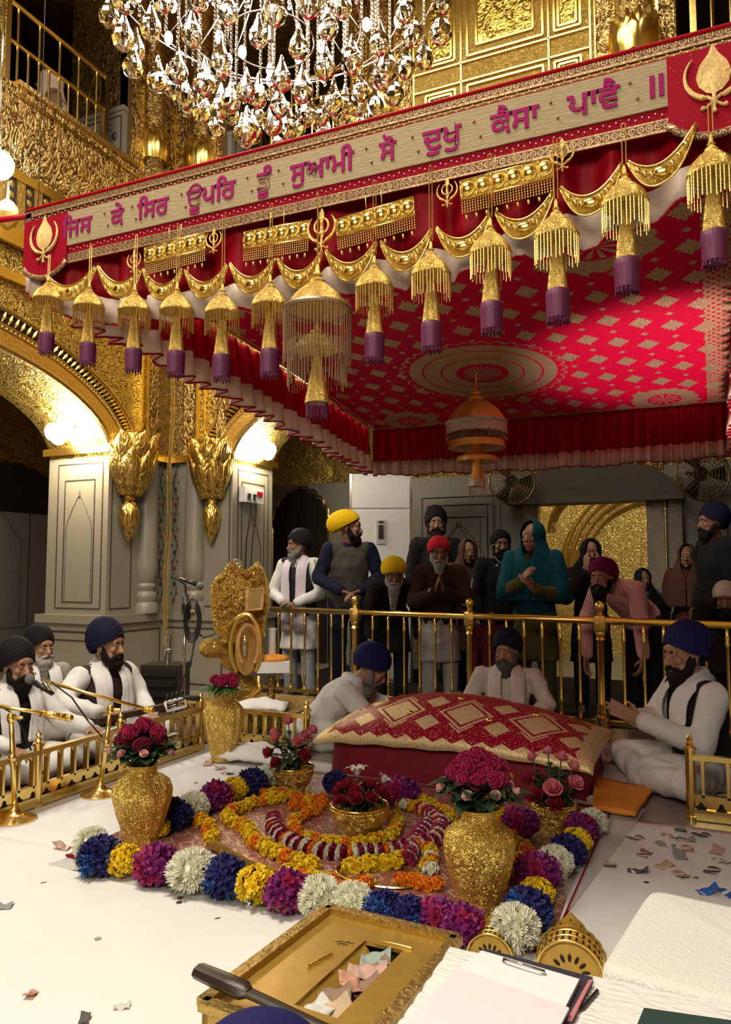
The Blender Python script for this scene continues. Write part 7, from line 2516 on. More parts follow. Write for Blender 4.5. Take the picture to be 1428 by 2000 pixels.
def hand(mb, w_, fd, pn, side, curl=0.35, s=1.0, spread=0.05):
    fd = Vector(fd).normalized(); pn = Vector(pn); pn = (pn - fd * pn.dot(fd)).normalized()
    th = fd.cross(pn) * side
    w_ = Vector(w_)
    for k in range(4):
        off = (1.5 - k) * 0.0185 * s
        kn = w_ + fd * (0.088 - 0.006 * abs(k - 1)) * s + th * off
        mb.capsule(w_ + fd * 0.015 * s + th * off * 0.6, kn, 0.013 * s, 0.0105 * s, 8, 3)
        L = (0.040, 0.046, 0.043, 0.033)[k] * s
        a = curl * 0.7; p = kn
        d0 = (fd + th * spread * (1.5 - k)).normalized()
        for j in range(3):
            d = d0 * math.cos(a) + pn * math.sin(a)
            q = p + d * L * (1, 0.65, 0.5)[j]
            mb.capsule(p, q, (0.0095 - 0.0008 * j) * s, (0.0088 - 0.0009 * j) * s, 7, 3)
            p = q; a += curl
    b0 = w_ + fd * 0.022 * s + th * 0.022 * s
    b1 = b0 + (fd * 0.6 + th * 0.62 + pn * 0.35).normalized() * 0.042 * s
    b2 = b1 + (fd * 0.9 + th * 0.22 + pn * 0.35).normalized() * 0.034 * s
    mb.capsule(w_ + fd * 0.012 * s, b0, 0.015 * s, 0.014 * s, 8, 3); mb.capsule(b0, b1, 0.0135 * s, 0.0108 * s, 8, 3); mb.capsule(b1, b2, 0.0105 * s, 0.0085 * s, 8, 3)
    mb.ell(w_ + fd * 0.05 * s, (0.034 * s, 0.034 * s, 0.014 * s), Matrix((th, fd, pn)).transposed(), 10, 6)


def head_prims(mb, T, female=False, ear=True):
    P = lambda x, y, z: T @ Vector((x, y, z))
    Mx = T.to_3x3()
    e = lambda c, r, nu=14, nv=9: mb.ell(P(*c), r, Mx, nu, nv)
    e((0, -0.012, 0.035), (0.074, 0.094, 0.088)); e((0, 0.020, -0.025), (0.062, 0.074, 0.085)); e((0, 0.036, -0.078), (0.046, 0.046, 0.040))
    e((0, 0.074, -0.098), (0.020, 0.018, 0.018)); e((0, 0.078, 0.040), (0.050, 0.016, 0.030))
    mb.capsule(P(-0.042, 0.078, 0.026), P(0.042, 0.078, 0.026), 0.011)
    mb.capsule(P(0, 0.084, 0.020), P(0, 0.112, -0.026), 0.0085, 0.0135); e((0, 0.106, -0.030), (0.020, 0.014, 0.010))
    for s in (-1, 1):
        e((0.038 * s, 0.066, -0.016), (0.024, 0.022, 0.022)); e((0.045 * s, 0.052, -0.055), (0.020, 0.026, 0.03))
        e((0.030 * s, 0.078, 0.011), (0.0155, 0.0135, 0.0120), 10, 7)
        if ear:
            e((0.078 * s, -0.006, -0.008), (0.010, 0.022, 0.034)); e((0.083 * s, -0.012, 0.004), (0.010, 0.014, 0.018))
    e((0, 0.090, -0.056), (0.024, 0.012, 0.0065)); e((0, 0.088, -0.067), (0.021, 0.012, 0.0075))


def turban(par, T, mat, r=(0.107, 0.124, 0.134), c=(0, -0.026, 0.056), front=0.02, style='v', name='turban', seed=0, wraps=8.0, tilt=9):
    T0 = T
    T = T @ Matrix.Rotation(R(tilt), 4, 'X')
    n, mrow = 72, 30
    rings = []
    for j in range(mrow + 1):
        ring = []
        for i in range(n):
            az = 2 * PI * i / n                    # 0 = front
            b = (1 - math.cos(az)) / 2
            fa = min(abs(az), 2 * PI - abs(az))
            e0 = 0.12 - front - 0.36 * min(fa, 1.5) - 0.20 * max(0, fa - 1.5) if style == 'v' else -front - 0.42 * math.sin(min(b, 0.5) * PI) ** 0.8 - 0.3 * max(0, b - 0.5) * 2
            el = e0 + (PI / 2 - e0) * j / mrow
            if style == 'v':
                k = el * wraps / 1.7 + fa * 1.75 + 0.12 * math.sin(3 * fa + seed)
            else:
                k = el * wraps / 1.5 + 1.3 * math.sin(az + 0.5) + 0.35 * math.sin(2 * az + 1)
            fr = k - math.floor(k)
            rid = (0.034 if style == 'v' else 0.026) * (fr ** 0.7) * (1 - fr ** 6) * min(1, (1 - j / mrow) * 4)
            bul = 1 + rid + 0.018 * math.sin(az * 1 + seed)
            ce = math.cos(el)
            flat = 1.0
            p = Vector((r[0] * ce * math.sin(az), r[1] * ce * math.cos(az), r[2] * math.sin(el))) * bul * flat
            ring.append(T @ (p + Vector(c)))
        rings.append(ring)
    cen = T @ Vector((0, -0.005, 0.05))
    low = [cen + (p - cen) * 0.72 for p in rings[0]]
    m = MB(); m.rings([low] + rings, cap0=True, cap1=True)
    return m.build(name, mat, par, 60, world=False)


def beard(par, T, mat, L=0.16, w_=0.055, seed=0.0, drop=0.0, mous=True):
    P = lambda x, y, z: T @ Vector((x, y, z))
    Mx = T.to_3x3()
    m = MB()
    for s in (-1, 1):
        m.capsule(P(0.072 * s, 0.0, -0.005), P(0.060 * s, 0.035, -0.070), 0.014, 0.026); m.capsule(P(0.060 * s, 0.035, -0.070), P(0, 0.075, -0.105), 0.026, 0.034)
        if mous:
            m.capsule(P(0.004 * s, 0.104, -0.046), P(0.036 * s, 0.088, -0.058), 0.009, 0.010); m.capsule(P(0.036 * s, 0.088, -0.058), P(0.048 * s, 0.07, -0.085), 0.010, 0.014)
    m.ell(P(0, 0.066, -0.105), (w_, 0.042, 0.042), Mx)
    n = 4
    for i in range(n):
        q = (i + 0.5) / n
        m.ell(P(0, 0.066 - 0.012 * q + drop * q, -0.105 - L * q), (w_ * (1 - 0.55 * q), 0.040 * (1 - 0.45 * q), L / n * 1.2), Mx)
    return solid(m, 'beard', mat, par, 0.0075, 3, 0.006, 38, (1, 1, 0.22), seed)


def ribbon(par, pts, wd, mat, name='scarf', th=0.010, hint=None, frilly=0.004):
    """cloth band with thickness; pts = (point, outward normal)"""
    rows = []
    k = len(pts)
    for i, (p, nrm) in enumerate(pts):
        p = Vector(p); d = Vector(pts[min(i + 1, k - 1)][0]) - Vector(pts[max(i - 1, 0)][0])
        nrm = Vector(nrm).normalized(); s = d.cross(nrm).normalized()
        row = []
        for j in range(9):
            q = -1 + j / 4
            row.append(p + s * wd / 2 * q + nrm * (0.010 * (1 - q * q) + frilly * math.sin(j * 2.1 + i * 0.35)))
        rows.append(row)
    m = MB(); m.sheet(rows, th)
    return m.build(name, mat, par, True, world=False)


EYE = []
m = MB(); m.ell((0, 0, 0), (0.0112, 0.0105, 0.0085), nu=12, nv=8); m.cur = 1; m.ell((0, 0.0048, 0), (0.0066, 0.0062, 0.0066), nu=10, nv=6)
EYE = m.mesh('eye', [plain('eye_white', (0.26, 0.21, 0.18), 0.5), plain('dark_iris', (0.012, 0.007, 0.005), 0.2)], True)


def person(label, head_px, F, phi, kind='stand', lean=0.0, hyaw=0, hpitch=0, hroll=0, skin=('tan', (0.34, 0.17, 0.10)), robe=('white', (0.72, 0.70, 0.66)), vest=None, scarf=None,
           tur=None, brd=None, trousers=None, arms=None, hands=None, hood=None, hair=None, skirt=True, scale=None, fine=0.0075, seed=0, sleeve=True, side=0.0, extra=None, jacket_len=0.0, cap=None, floor=0.0, wide=1.0):
    hw = PF(head_px[0], head_px[1], F)
    seated = kind in ('sit', 'kneel')
    hip = Vector((0, 0, 0.13 if seated else 0.90))
    Ls = 0.42 if seated else 0.50
    la, sd = R(lean), R(side)
    up = Vector((math.sin(sd), math.sin(la), math.cos(la))).normalized()
    neck = hip + up * Ls
    chest = hip + up * Ls * 0.62 + Vector((0, -0.02 * math.sin(la), 0))
    la2 = R(lean * 1.15)
    up2 = Vector((math.sin(sd), math.sin(la2), math.cos(la2))).normalized()
    hc = neck + up2 * 0.135 + Vector((0, 0.02, 0))
    s = scale or (hw.z - floor) / hc.z
    yaw = YAW + R(phi)
    rot = Matrix.Rotation(yaw, 3, 'Z')
    off = rot @ (Vector((hc.x, hc.y, 0)) * s)
    root = thing('person', label, 'person', (hw.x - off.x, hw.y - off.y, hw.z - hc.z * s), yaw)
    root.scale = (s, s, s)
    T = Matrix.Translation(hc) @ Matrix.Rotation(R(hyaw), 4, 'Z') @ Matrix.Rotation(-R(lean * 0.55 + hpitch), 4, 'X') @ Matrix.Rotation(R(hroll), 4, 'Y')
    latx = Vector((1, 0, 0))
    sh = {1: neck - up * 0.055 + latx * 0.175 * wide, -1: neck - up * 0.055 - latx * 0.175 * wide}
    arms = arms or {}
    A = {}
    for sd_ in (1, -1):
        if sd_ in arms:
            A[sd_] = [Vector(p) for p in arms[sd_]]
        else:
            A[sd_] = [sh[sd_] + Vector((0.06 * sd_, -0.02, -0.27)), sh[sd_] + Vector((0.06 * sd_, 0.06, -0.50))]
    hd = hands or {}
    # ---- body: one continuous skin
    m = MB()
    head_prims(m, T, ear=not hood)
    m.capsule(neck - up * 0.04, T @ Vector((0, -0.015, -0.06)), 0.056, 0.052)
    secs = [(hip - up * 0.06, 0.10 * wide, 0.08), (hip, 0.13 * wide, 0.095), (hip + up * Ls * 0.35, 0.115 * wide, 0.085), (chest, 0.135 * wide, 0.10), (neck - up * 0.07, 0.12 * wide, 0.075), (neck, 0.06, 0.055)]
    loft(m, secs)
    for sd_ in (1, -1):
        e, w_ = A[sd_]
        m.capsule(sh[sd_], neck - up * 0.05, 0.045, 0.05); m.capsule(sh[sd_], e, 0.046, 0.038); m.capsule(e, w_, 0.037, 0.025)
        fd, pn, cu = hd.get(sd_, ((w_ - e), (-sd_, 0, 0), 0.35))
        hand(m, w_, fd, pn, sd_, cu)
    legs = []
    if kind == 'stand':
        for sd_ in (1, -1):
            legs.append([hip + Vector((0.09 * sd_, 0, -0.02)), Vector((0.10 * sd_, 0.03, 0.48)), Vector((0.10 * sd_, -0.01, 0.08)), Vector((0.12 * sd_, 0.15, 0.035))])
    elif kind == 'sit':
        for sd_ in (1, -1):
            legs.append([hip + Vector((0.09 * sd_, 0.02, -0.02)), Vector((0.31 * sd_, 0.28, 0.11)), Vector((-0.03 * sd_, 0.34, 0.06)), Vector((-0.14 * sd_, 0.30, 0.05))])
    else:
        for sd_ in (1, -1):
            legs.append([hip + Vector((0.09 * sd_, 0.02, -0.01)), Vector((0.14 * sd_, 0.36, 0.08)), Vector((0.10 * sd_, -0.05, 0.05)), Vector((0.10 * sd_, -0.16, 0.03))])
    for h_, k_, a_, t_ in legs:
        m.capsule(h_, k_, 0.075, 0.052); m.capsule(k_, a_, 0.050, 0.034); m.capsule(a_, t_, 0.034, 0.028)
    solid(m, 'body', skinmat(*skin), root, fine, 2)
    for sd_ in (-1, 1):
        o = bpy.data.objects.new('eye', EYE); COL.objects.link(o); o.parent = root
        o.matrix_basis = T @ Matrix.Translation((0.030 * sd_, 0.0830, 0.0085)) @ Matrix.Rotation(-R(18), 4, 'X')
    if not hood or brd:
        bm_ = MB()
        for sd_ in (-1, 1):
            bm_.tube([T @ Vector((0.014 * sd_, 0.092, 0.027)), T @ Vector((0.032 * sd_, 0.091, 0.034)), T @ Vector((0.048 * sd_, 0.080, 0.028))], [0.0035, 0.0045, 0.002], 6)
        bm_.build('eyebrows', hairmat(*(brd[0:2] if brd and sum(brd[1]) < 0.3 else ('black', (0.012, 0.010, 0.009)))), root, True, world=False)
    # ---- garments
    ob = 0.022
    m = MB()
    secs = [(hip - up * 0.07, 0.145 * wide, 0.115), (hip, 0.155 * wide, 0.12), (hip + up * Ls * 0.35, 0.145 * wide, 0.112), (chest, 0.158 * wide, 0.122), (neck - up * 0.075, 0.145 * wide, 0.098), (neck - up * 0.02, 0.085, 0.072), (neck + up2 * 0.012, 0.064, 0.064)]
    loft(m, secs, 24)
    for sd_ in (1, -1):
        e, w_ = A[sd_]
        m.capsule(sh[sd_], neck - up * 0.055, 0.062, 0.066); m.capsule(sh[sd_], e, 0.068, 0.060)
        if sleeve:
            m.capsule(e, w_ - (w_ - e).normalized() * 0.025, 0.058, 0.043)
    if kind == 'stand' and skirt:
        loft(m, [(hip + up * 0.02, 0.158 * wide, 0.125), (Vector((0, 0, 0.75)), 0.18 * wide, 0.145), (Vector((0, 0.01, 0.5)), 0.20 * wide, 0.165)], 24)
    elif kind == 'stand':
        loft(m, [(hip + up * 0.02, 0.158, 0.125), (Vector((0, 0, 0.84)), 0.165, 0.13)], 24)
    if seated:
        for h_, k_, a_, t_ in legs:
            m.capsule(h_, k_, 0.100, 0.075); m.capsule(k_, a_, 0.072, 0.055)
        m.ell(Vector((0, 0.16, 0.10)), (0.22, 0.20, 0.07)); m.ell(Vector((0, -0.02, 0.10)), (0.20, 0.17, 0.11))
    rb = solid(m, 'robe', clothmat(*robe), root, 0.011, 5, 0.009, 8.5, (1, 1, 0.7), seed)
    if kind == 'stand':
        m = MB()
        for h_, k_, a_, t_ in legs:
            m.capsule(h_, k_, 0.092, 0.075); m.capsule(k_, a_, 0.074, 0.066)
        solid(m, 'trousers', clothmat(*(trousers or ('dark', (0.02, 0.02, 0.025)))), root, 0.013, 4, 0.007, 8, (1, 1, 0.5), seed)
        m = MB()
        for h_, k_, a_, t_ in legs:
            m.capsule(a_ + Vector((0, -0.03, -0.035)), t_, 0.043, 0.036)
        solid(m, 'socks', clothmat('greysock', (0.10, 0.10, 0.11)), root, 0.012, 2)
    if vest:
        m = MB()
        loft(m, [(hip - up * (0.06 + jacket_len), 0.175 * wide, 0.140), (hip, 0.170 * wide, 0.135), (hip + up * Ls * 0.35, 0.160 * wide, 0.127), (chest, 0.174 * wide, 0.137), (neck - up * 0.08, 0.155 * wide, 0.112), (neck - up * 0.025, 0.092, 0.082)], 24)
        for sd_ in (1, -1):
            m.capsule(sh[sd_] - latx * 0.03 * sd_, neck - up * 0.055, 0.072, 0.074)
            if vest[-1] == 'cape':
                m.capsule(sh[sd_], A[sd_][0], 0.088, 0.084)
            if vest[-1] == 'sleeves':
                e, w_ = A[sd_]
                m.capsule(sh[sd_], e, 0.080, 0.070); m.capsule(e, w_ - (w_ - e).normalized() * 0.03, 0.068, 0.052)
        solid(m, {'sleeves': 'jacket', 'cape': 'shawl'}.get(vest[-1], 'vest'), clothmat(vest[0], vest[1]), root, 0.011, 4, 0.008, 9, (1, 1, 0.7), seed + 3)
    if scarf:
        y0 = 0.155
        pts = []
        nb = 20
        for sd_ in (-1, 1):
            seq = []
            low = hip + up * (0.02 if not seated else 0.10) + Vector((0.075 * sd_, y0 + 0.02, 0)) - ZV * (scarf[2] if len(scarf) > 2 else 0.0)
            mid = chest + Vector((0.085 * sd_, 0, 0)) + (Vector((0, 1, 0)) * up.z - ZV * up.y) * 0.155
            shp = neck + Vector((0.085 * sd_, 0.02, 0.0)) + up * 0.012
            bk_ = neck + Vector((0.045 * sd_, -0.075, 0)) + up * 0.02
            for t_ in range(7):
                seq.append((low + (mid - low) * t_ / 7, (0.15 * sd_, 1, 0.1)))
            for t_ in range(6):
                q = t_ / 6
                seq.append((mid * (1 - q) + shp * q + Vector((0, 0.035, 0.01)) * math.sin(q * PI), (0.3 * sd_, 1 - 0.6 * q, 0.2 + 0.9 * q)))
            seq.append((shp, (0.45 * sd_, 0.2, 1))); seq.append((bk_, (0.3 * sd_, -1, 0.6)))
            pts = pts + seq if sd_ == -1 else pts + [(neck + Vector((0, -0.095, 0.0)) + up * 0.015, (0, -1, 0.4))] + seq[::-1]
        ribbon(root, pts, 0.105, clothmat(scarf[0], scarf[1]), 'scarf', 0.009)
    if tur:
        turban(root, T, clothmat(tur[0], tur[1], 0.8), **(tur[2] if len(tur) > 2 else {}))
    if cap:
        turban(root, T, clothmat(cap[0], cap[1], 0.8), r=(0.094, 0.112, 0.105), c=(0, -0.008, 0.030), front=-0.15, style='r', name='head_cloth', wraps=9)
    if brd:
        beard(root, T, hairmat(brd[0], brd[1]), **(brd[2] if len(brd) > 2 else {}))
    if hair:
        m = MB(); Mx = T.to_3x3()
        m.ell(T @ Vector((0, -0.022, 0.045)), (0.088, 0.100, 0.092), Mx); m.ell(T @ Vector((0, -0.06, -0.03)), (0.075, 0.05, 0.08), Mx)
        solid(m, 'hair', hairmat(*hair), root, 0.009, 3, 0.003, 40, (1, 1, 0.3))
    if hood:
        # veil over the head, open at the face, falling on shoulders and chest
        rows = []
        for j in range(26):
            q = j / 25
            row = []
            for i in range(49):
                op = R(38) * (1 - min(1, max(0, (q - 0.47) / 0.16)) * 0.97)
                az = op + (2 * PI - 2 * op) * i / 48      # leaves the face free
                if q < 0.45:
                    a = PI / 2 - (PI / 2 + 0.35) * (q / 0.45)
                    openf = max(0.0, math.sin(max(a, 0)))
                    az2 = az + (PI - az) * -0.0
                    p = Vector((0.098 * math.cos(a) * math.sin(az), -0.010 + 0.122 * math.cos(a) * math.cos(az), 0.030 + 0.118 * math.sin(a)))
                    p = T @ p
                else:
                    t_ = (q - 0.45) / 0.55
                    a = -0.35
                    p0 = T @ Vector((0.098 * math.cos(a) * math.sin(az), -0.010 + 0.122 * math.cos(a) * math.cos(az), 0.030 + 0.118 * math.sin(a)))
                    L_ = hood[2] if len(hood) > 2 else 0.32
                    tgt = neck - up * (0.06 + L_ * t_) + Vector((math.sin(az) * (0.13 + 0.185 * t_ ** 0.5), math.cos(az) * (0.125 + 0.065 * t_ ** 0.7), 0))
                    k = min(1, t_ * 2.2) ** 0.8
                    p = p0 * (1 - k) + tgt * k + Vector((math.sin(az), math.cos(az), 0)) * (0.012 * math.sin(az * 9 + t_ * 3) * t_)
                row.append(p)
            rows.append(row)
        m = MB(); m.sheet(rows, 0.006); m.build('veil', clothmat(hood[0], hood[1]), root, True, world=False)
    if extra:
        extra(root, dict(hip=hip, neck=neck, chest=chest, T=T, A=A, sh=sh, up=up, legs=legs))
    return root


NAVY = (0.014, 0.014, 0.075)
BLACK = (0.010, 0.010, 0.012)
WHITE = (0.72, 0.70, 0.66)
GREY = ('grey', (0.20, 0.19, 0.18))
SALT = ('salt', (0.10, 0.095, 0.09))
BLK = ('black', (0.012, 0.010, 0.009))
WHT = ('whitebeard', (0.42, 0.40, 0.36))
S_ = ('tan', (0.36, 0.18, 0.105))
SD = ('brown', (0.26, 0.125, 0.075))
down = (0, 0, -1)

# --- musicians, seated behind the low railing
person('man in black turban and white scarf playing at the far left, microphone at his beard', (36, 1302), 4.55, 232, 'sit', 8, hyaw=2, robe=('white', WHITE), vest=('blackvest', (0.02, 0.02, 0.022), 'v'), scarf=('whitescarf', (0.74, 0.70, 0.68)), tur=('blackturban', BLACK), brd=BLK + ({'L': 0.10},),
       arms={1: ((0.25, 0.10, 0.30), (0.16, 0.34, 0.24)), -1: ((-0.27, 0.16, 0.32), (-0.30, 0.42, 0.30))}, hands={1: ((-0.2, 1, -0.1), down, 0.35), -1: ((0, 1, -0.15), down, 0.3)}, skin=S_, fine=0.0065, seed=1)
person('white bearded man in black turban half hidden behind the leftmost musician', (80, 1266), 5.6, 222, 'sit', 4, hyaw=14, robe=('greyrobe', (0.32, 0.29, 0.25)), scarf=('whitescarf', (0.74, 0.70, 0.68)), tur=('blackturban', BLACK), brd=WHT + ({'L': 0.12, 'w_': 0.062},), skin=S_, seed=2)
person('musician in navy turban and brown vest looking right beside the marble pier', (212, 1262), 5.2, 232, 'sit', 6, hyaw=18, robe=('white', WHITE), vest=('brownvest', (0.045, 0.028, 0.026), 'v'), scarf=('whitescarf', (0.74, 0.70, 0.68)), tur=('navyturban', (0.010, 0.010, 0.028), {'r': (0.110, 0.128, 0.142)}), brd=BLK + ({'L': 0.08},),
       arms={1: ((0.34, 0.10, 0.36), (0.22, 0.34, 0.32)), -1: ((-0.25, 0.10, 0.32), (-0.14, 0.36, 0.24))}, hands={1: ((-0.6, 0.8, 0), down, 0.5), -1: ((0.3, 1, 0), down, 0.4)}, skin=S_, fine=0.0065, seed=3)

# --- attendants around the scripture seat
def strap(root, d):
    n_, c_ = d['neck'], d['chest']
    pts = [(n_ + Vector((0.13, 0.02, -0.02)), (0.3, 0, 1)), (n_ + Vector((0.09, -0.07, -0.035)), (0, -0.6, 1)), (c_ + Vector((0.02, -0.135, 0.0)), (0, -1, 0.4)), (d['hip'] + d['up'] * 0.12 + Vector((-0.12, -0.12, 0)), (-0.4, -1, 0))]
    ribbon(root, pts, 0.035, clothmat('navystrap', (0.012, 0.012, 0.05)), 'strap', 0.006)


person('grey bearded attendant in navy turban bending over the left end of the scripture seat', (727, 1306), 5.3, 262, 'kneel', 42, hyaw=6, hpitch=12, robe=('white', WHITE), scarf=('whitescarf', (0.74, 0.70, 0.68)), tur=('royalturban', NAVY, {'r': (0.120, 0.132, 0.122), 'style': 'r'}), brd=GREY + ({'L': 0.20, 'w_': 0.05},),
       arms={1: ((0.20, 0.40, 0.25), (0.13, 0.62, 0.20)), -1: ((-0.20, 0.40, 0.28), (-0.12, 0.62, 0.26))}, hands={1: ((0, 1, -0.3), down, 0.3), -1: ((0, 1, -0.2), down, 0.3)}, skin=S_, extra=strap, fine=0.0065, seed=4)
person('attendant in navy turban and cream robe seated behind the scripture seat', (990, 1272), 5.5, 165, 'sit', 3, hyaw=-16, hpitch=6, robe=('creamrobe', (0.66, 0.58, 0.50)), scarf=('creamscarf', (0.70, 0.58, 0.52)), tur=('navyturban', (0.010, 0.010, 0.028), {'r': (0.118, 0.128, 0.122), 'style': 'r'}), brd=SALT + ({'L': 0.17, 'w_': 0.056},), skin=S_, fine=0.0065, seed=5, wide=1.12,
       arms={1: ((0.30, 0.06, 0.30), (0.16, 0.26, 0.22)), -1: ((-0.30, 0.06, 0.30), (-0.16, 0.26, 0.22))})
person('man in royal blue turban and white robe sitting cross-legged with folded hands at the right', (1337, 1278), 4.35, 98, 'sit', 7, hyaw=4, hpitch=6, robe=('white', WHITE), vest=('blackvest', (0.02, 0.02, 0.022), 'v'), scarf=('whitescarf', (0.74, 0.70, 0.68)), tur=('royalturban', NAVY, {'r': (0.118, 0.130, 0.125), 'style': 'r', 'tilt': 14}),
       brd=BLK + ({'L': 0.24, 'w_': 0.06},), arms={1: ((0.20, 0.16, 0.32), (0.030, 0.36, 0.36)), -1: ((-0.23, 0.14, 0.27), (-0.030, 0.36, 0.36))}, hands={1: ((-0.12, 0.9, 0.40), (-1, 0, 0), 0.10), -1: ((0.12, 0.9, 0.40), (1, 0, 0), 0.10)}, skin=S_, fine=0.006, seed=6)

# --- the standing crowd behind the brass railing
def rail_y(r_):
    return r_


person('elder in black turban and pale scarf, hands clasped at the left railing end', (582, 1066), 7.3, 160, 'stand', 4, hyaw=-42, robe=('white', WHITE), vest=('charcoalvest', (0.028, 0.028, 0.03), 'v'), scarf=('lilacscarf', (0.66, 0.58, 0.64), 0.24), tur=('blackturban', BLACK, {'r': (0.112, 0.132, 0.130)}), brd=GREY + ({'L': 0.15, 'w_': 0.062},),
       trousers=('paleblue', (0.40, 0.42, 0.44)), arms={1: ((0.27, 0.08, 1.06), (0.075, 0.26, 0.97)), -1: ((-0.27, 0.10, 1.06), (-0.07, 0.27, 0.965))}, hands={1: ((-1, 0.3, 0), (0, 0, -1), 0.5), -1: ((1, 0.3, 0.0), (0, 0, -1), 0.5)}, skin=SD, seed=7)


def patch(root, d):
    m = MB(); p = d['sh'][1] * 0.55 + d['A'][1][0] * 0.45 + Vector((0.085, 0.035, 0))
    khanda(m, p, (-0.25, 1, 0), (0, 0, 1), 0.085)
    m.build('gold_badge', M['gold_silk'], root, True, world=False)


person('tall man in bright yellow turban and olive vest looking right over the railing', (683, 1032), 6.98, 186, 'stand', 5, hyaw=72, robe=('navyshirt', (0.012, 0.014, 0.035)), vest=('olivevest', (0.075, 0.07, 0.055), 'v'), tur=('yellowturban', (0.85, 0.52, 0.01), {'r': (0.112, 0.150, 0.112), 'c': (0, -0.045, 0.066), 'tilt': 16}), brd=BLK + ({'L': 0.05},), trousers=('navytrouser', (0.012, 0.013, 0.03)), skirt=False,
       arms={1: ((0.27, 0.05, 1.10), (0.075, 0.27, 0.985)), -1: ((-0.27, 0.05, 1.10), (-0.065, 0.27, 0.985))}, hands={1: ((-0.8, 0.4, -0.2), (0, 0.2, -1), 0.5), -1: ((0.8, 0.4, -0.2), (0, 0.2, -1), 0.5)}, skin=SD, seed=8, extra=patch)
person('white bearded elder in yellow turban bowing his head, right of the olive vest', (770, 1122), 6.55, 182, 'stand', 52, hyaw=0, hpitch=-6, robe=('blackcoat', (0.014, 0.013, 0.013)), tur=('yellowturban', (0.85, 0.52, 0.01), {'r': (0.124, 0.132, 0.118), 'style': 'r'}), brd=WHT + ({'L': 0.24, 'w_': 0.058, 'drop': -0.03},), skin=SD, seed=9, scale=0.90)
person('man in coral red turban with folded hands and brown coat behind the railing', (858, 1080), 6.5, 175, 'stand', 9, hyaw=4, hpitch=8, robe=('white2', (0.50, 0.47, 0.43)), vest=('browncoat', (0.045, 0.022, 0.014), 'sleeves'), jacket_len=0.18, tur=('coralturban', (0.62, 0.02, 0.035), {'r': (0.110, 0.122, 0.112)}), brd=WHT + ({'L': 0.16},), trousers=('white2', (0.50, 0.47, 0.43)),
       arms={1: ((0.24, 0.18, 1.06), (0.035, 0.36, 1.17)), -1: ((-0.26, 0.16, 1.06), (-0.035, 0.36, 1.17))}, hands={1: ((-0.15, 0.5, 0.85), (-1, 0, 0), 0.15), -1: ((0.15, 0.5, 0.85), (1, 0, 0), 0.15)}, skin=SD, seed=10)
person('man in black turban half hidden behind the coral red turban', (852, 1024), 7.8, 178, 'stand', 2, robe=('blackcoat', (0.014, 0.013, 0.013)), tur=('blackturban', BLACK), brd=BLK + ({'L': 0.07},), skin=SD, seed=11)
person('person wrapped in a brown shawl, right of the coral turban', (914, 1080), 7.3, 184, 'stand', 3, robe=('brownshawl', (0.075, 0.035, 0.025)), vest=('brownshawl', (0.075, 0.035, 0.025), 'cape'), hood=('brownshawl', (0.075, 0.035, 0.025), 0.45), skin=SD, seed=12)
person('young man in black turban and black jacket with pale shirt', (979, 1066), 6.72, 176, 'stand', 2, hyaw=4, robe=('paleshirt', (0.34, 0.33, 0.33)), vest=('blackjacket', (0.014, 0.014, 0.016), 'sleeves'), tur=('blackturban', BLACK, {'r': (0.100, 0.116, 0.105)}), brd=BLK + ({'L': 0.035},), skin=SD, seed=13, skirt=False)


def lapel(root, d):
    pass


person('woman in teal shawl over her head, hands raised to her chest', (1040, 1050), 6.3, 158, 'stand', 3, hyaw=-22, robe=('olivedress', (0.11, 0.10, 0.03)), vest=('tealshawl', (0.010, 0.085, 0.115), 'cape'), jacket_len=-0.08, hood=('tealshawl', (0.010, 0.085, 0.115), 0.34), trousers=('greentrouser', (0.08, 0.09, 0.03)), skin=('wheat', (0.40, 0.21, 0.13)),
       arms={1: ((0.22, 0.12, 1.08), (0.05, 0.28, 1.16)), -1: ((-0.22, 0.10, 1.06), (-0.04, 0.28, 1.10))}, hands={1: ((-0.5, 0.4, 0.8), (-0.6, -0.4, 0), 0.5), -1: ((0.5, 0.4, 0.8), (0.6, -0.4, 0), 0.5)}, seed=14)


def stripes(root, d):
    m = MB()
    for sd_ in (1, -1):
        e, w_ = d['A'][sd_]; s0 = d['sh'][sd_]
        for k in range(4):
            p = s0 + (e - s0) * (0.35 + 0.16 * k)
            m.torus(p, 0.069, 0.006, (e - s0).to_track_quat('Z', 'Y').to_matrix(), 18, 5)
    m.build('pale_stripes', clothmat('palestripe', (0.34, 0.30, 0.28)), root, True, world=False)


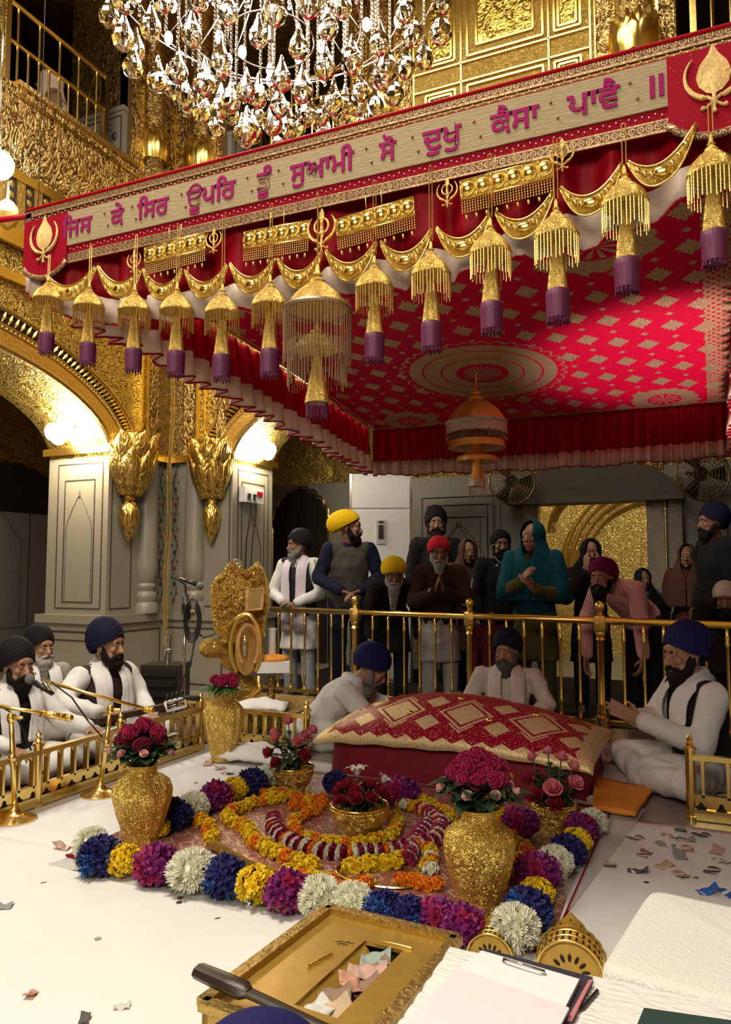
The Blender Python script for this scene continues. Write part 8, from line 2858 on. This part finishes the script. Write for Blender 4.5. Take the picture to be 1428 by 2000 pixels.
person('woman in black headscarf and striped sleeves with palms to her face', (1154, 1082), 6.5, 172, 'stand', 6, robe=('blackdress', (0.018, 0.014, 0.016)), hood=('blackscarf', (0.012, 0.011, 0.012), 0.10), skin=('wheat', (0.40, 0.21, 0.13)),
       arms={1: ((0.24, 0.16, 1.10), (0.06, 0.22, 1.36)), -1: ((-0.22, 0.16, 1.10), (-0.06, 0.22, 1.36))}, hands={1: ((0.0, -0.1, 1), (-0.7, -0.7, 0), 0.2), -1: ((0.0, -0.1, 1), (0.7, -0.7, 0), 0.2)}, seed=15, extra=stripes)
person('bearded man in magenta turban and pink shirt leaning forward over the brass railing', (1176, 1130), 5.75, 128, 'stand', 57, hyaw=10, hpitch=-28, robe=('pinkshirt', (0.78, 0.40, 0.37)), tur=('magentaturban', (0.15, 0.008, 0.075), {'r': (0.114, 0.130, 0.120)}), brd=BLK + ({'L': 0.17, 'w_': 0.06},), trousers=('blacktrouser', (0.012, 0.012, 0.013)), skirt=False, scale=0.95,
       arms={1: ((0.24, 0.46, 0.86), (0.20, 0.50, 0.60)), -1: ((-0.23, 0.40, 0.86), (-0.22, 0.36, 0.62))}, hands={1: ((0, 0.2, -1), (-1, 0, 0), 0.5), -1: ((0.1, 0.2, -1), (1, 0, 0), 0.5)}, skin=('ruddy', (0.42, 0.19, 0.12)), seed=16, fine=0.007)
person('tall man in navy turban and black jacket in profile at the right border', (1390, 1022), 6.6, 92, 'stand', 2, hyaw=2, robe=('redshirt', (0.10, 0.015, 0.025)), vest=('blackjacket', (0.014, 0.014, 0.016), 'sleeves'), tur=('navyturban', (0.010, 0.010, 0.028)), brd=BLK + ({'L': 0.06},), skin=SD, seed=17, skirt=False)
person('man in white head cloth bowing at the right border behind the railing', (1418, 1168), 5.45, 150, 'stand', 66, hpitch=-16, robe=('darkcoat', (0.022, 0.02, 0.018)), cap=('whitecap', (0.66, 0.57, 0.48)), brd=BLK + ({'L': 0.06},), skin=SD, seed=18, scale=0.92)
person('woman in reddish brown veil near the silver door post', (1342, 1088), 7.35, 150, 'stand', 3, robe=('rustdress', (0.10, 0.03, 0.02)), hood=('rustveil', (0.095, 0.045, 0.03), 0.35), skin=SD, seed=19)
person('girl with dark hair in a wine red dress behind the railing, below the young man', (960, 1204), 6.05, 170, 'stand', 4, robe=('winedress', (0.12, 0.015, 0.03)), hair=BLK, skin=SD, seed=20)
person('small child with black headscarf in front of the lit doorway', (1256, 1132), 7.3, 185, 'stand', 2, robe=('bluedress', (0.05, 0.10, 0.18)), hood=('blackscarf', (0.012, 0.011, 0.012), 0.16), skin=SD, seed=21)
q = PX(95, 168, -5.62)
person('person in a pale peach veil sitting behind the upper left gallery railing', (95, 168), (q - OV).dot(FV), 120, 'sit', 2, robe=('peachrobe', (0.30, 0.17, 0.10)), hood=('peachveil', (0.80, 0.56, 0.40), 0.3), skin=SD, seed=22, floor=5.0, scale=1.0)
q = PY(543, 268, 7.62)
person('person in an orange veil behind the upper gallery railing, just above the banner', (543, 268), (q - OV).dot(FV), 160, 'sit', 2, robe=('orangerobe', (0.40, 0.20, 0.04)), hood=('orangeveil', (0.95, 0.42, 0.04), 0.3), skin=SD, seed=23, floor=5.0, scale=1.0)
person('bowing person whose navy turban shows at the bottom border beside the golden box', (496, 2262), 1.20, 2, 'kneel', 66, hpitch=30, robe=('navyrobe', (0.03, 0.03, 0.06)), tur=('royalturban2', (0.016, 0.014, 0.085), {'r': (0.135, 0.150, 0.130), 'style': 'r'}), brd=BLK + ({'L': 0.1},), skin=SD, seed=24, scale=0.95,
       arms={1: ((0.24, 0.42, 0.16), (0.20, 0.62, 0.05)), -1: ((-0.24, 0.42, 0.16), (-0.20, 0.62, 0.05))}, hands={1: ((0, 1, 0), down, 0.1), -1: ((0, 1, 0), down, 0.1)})
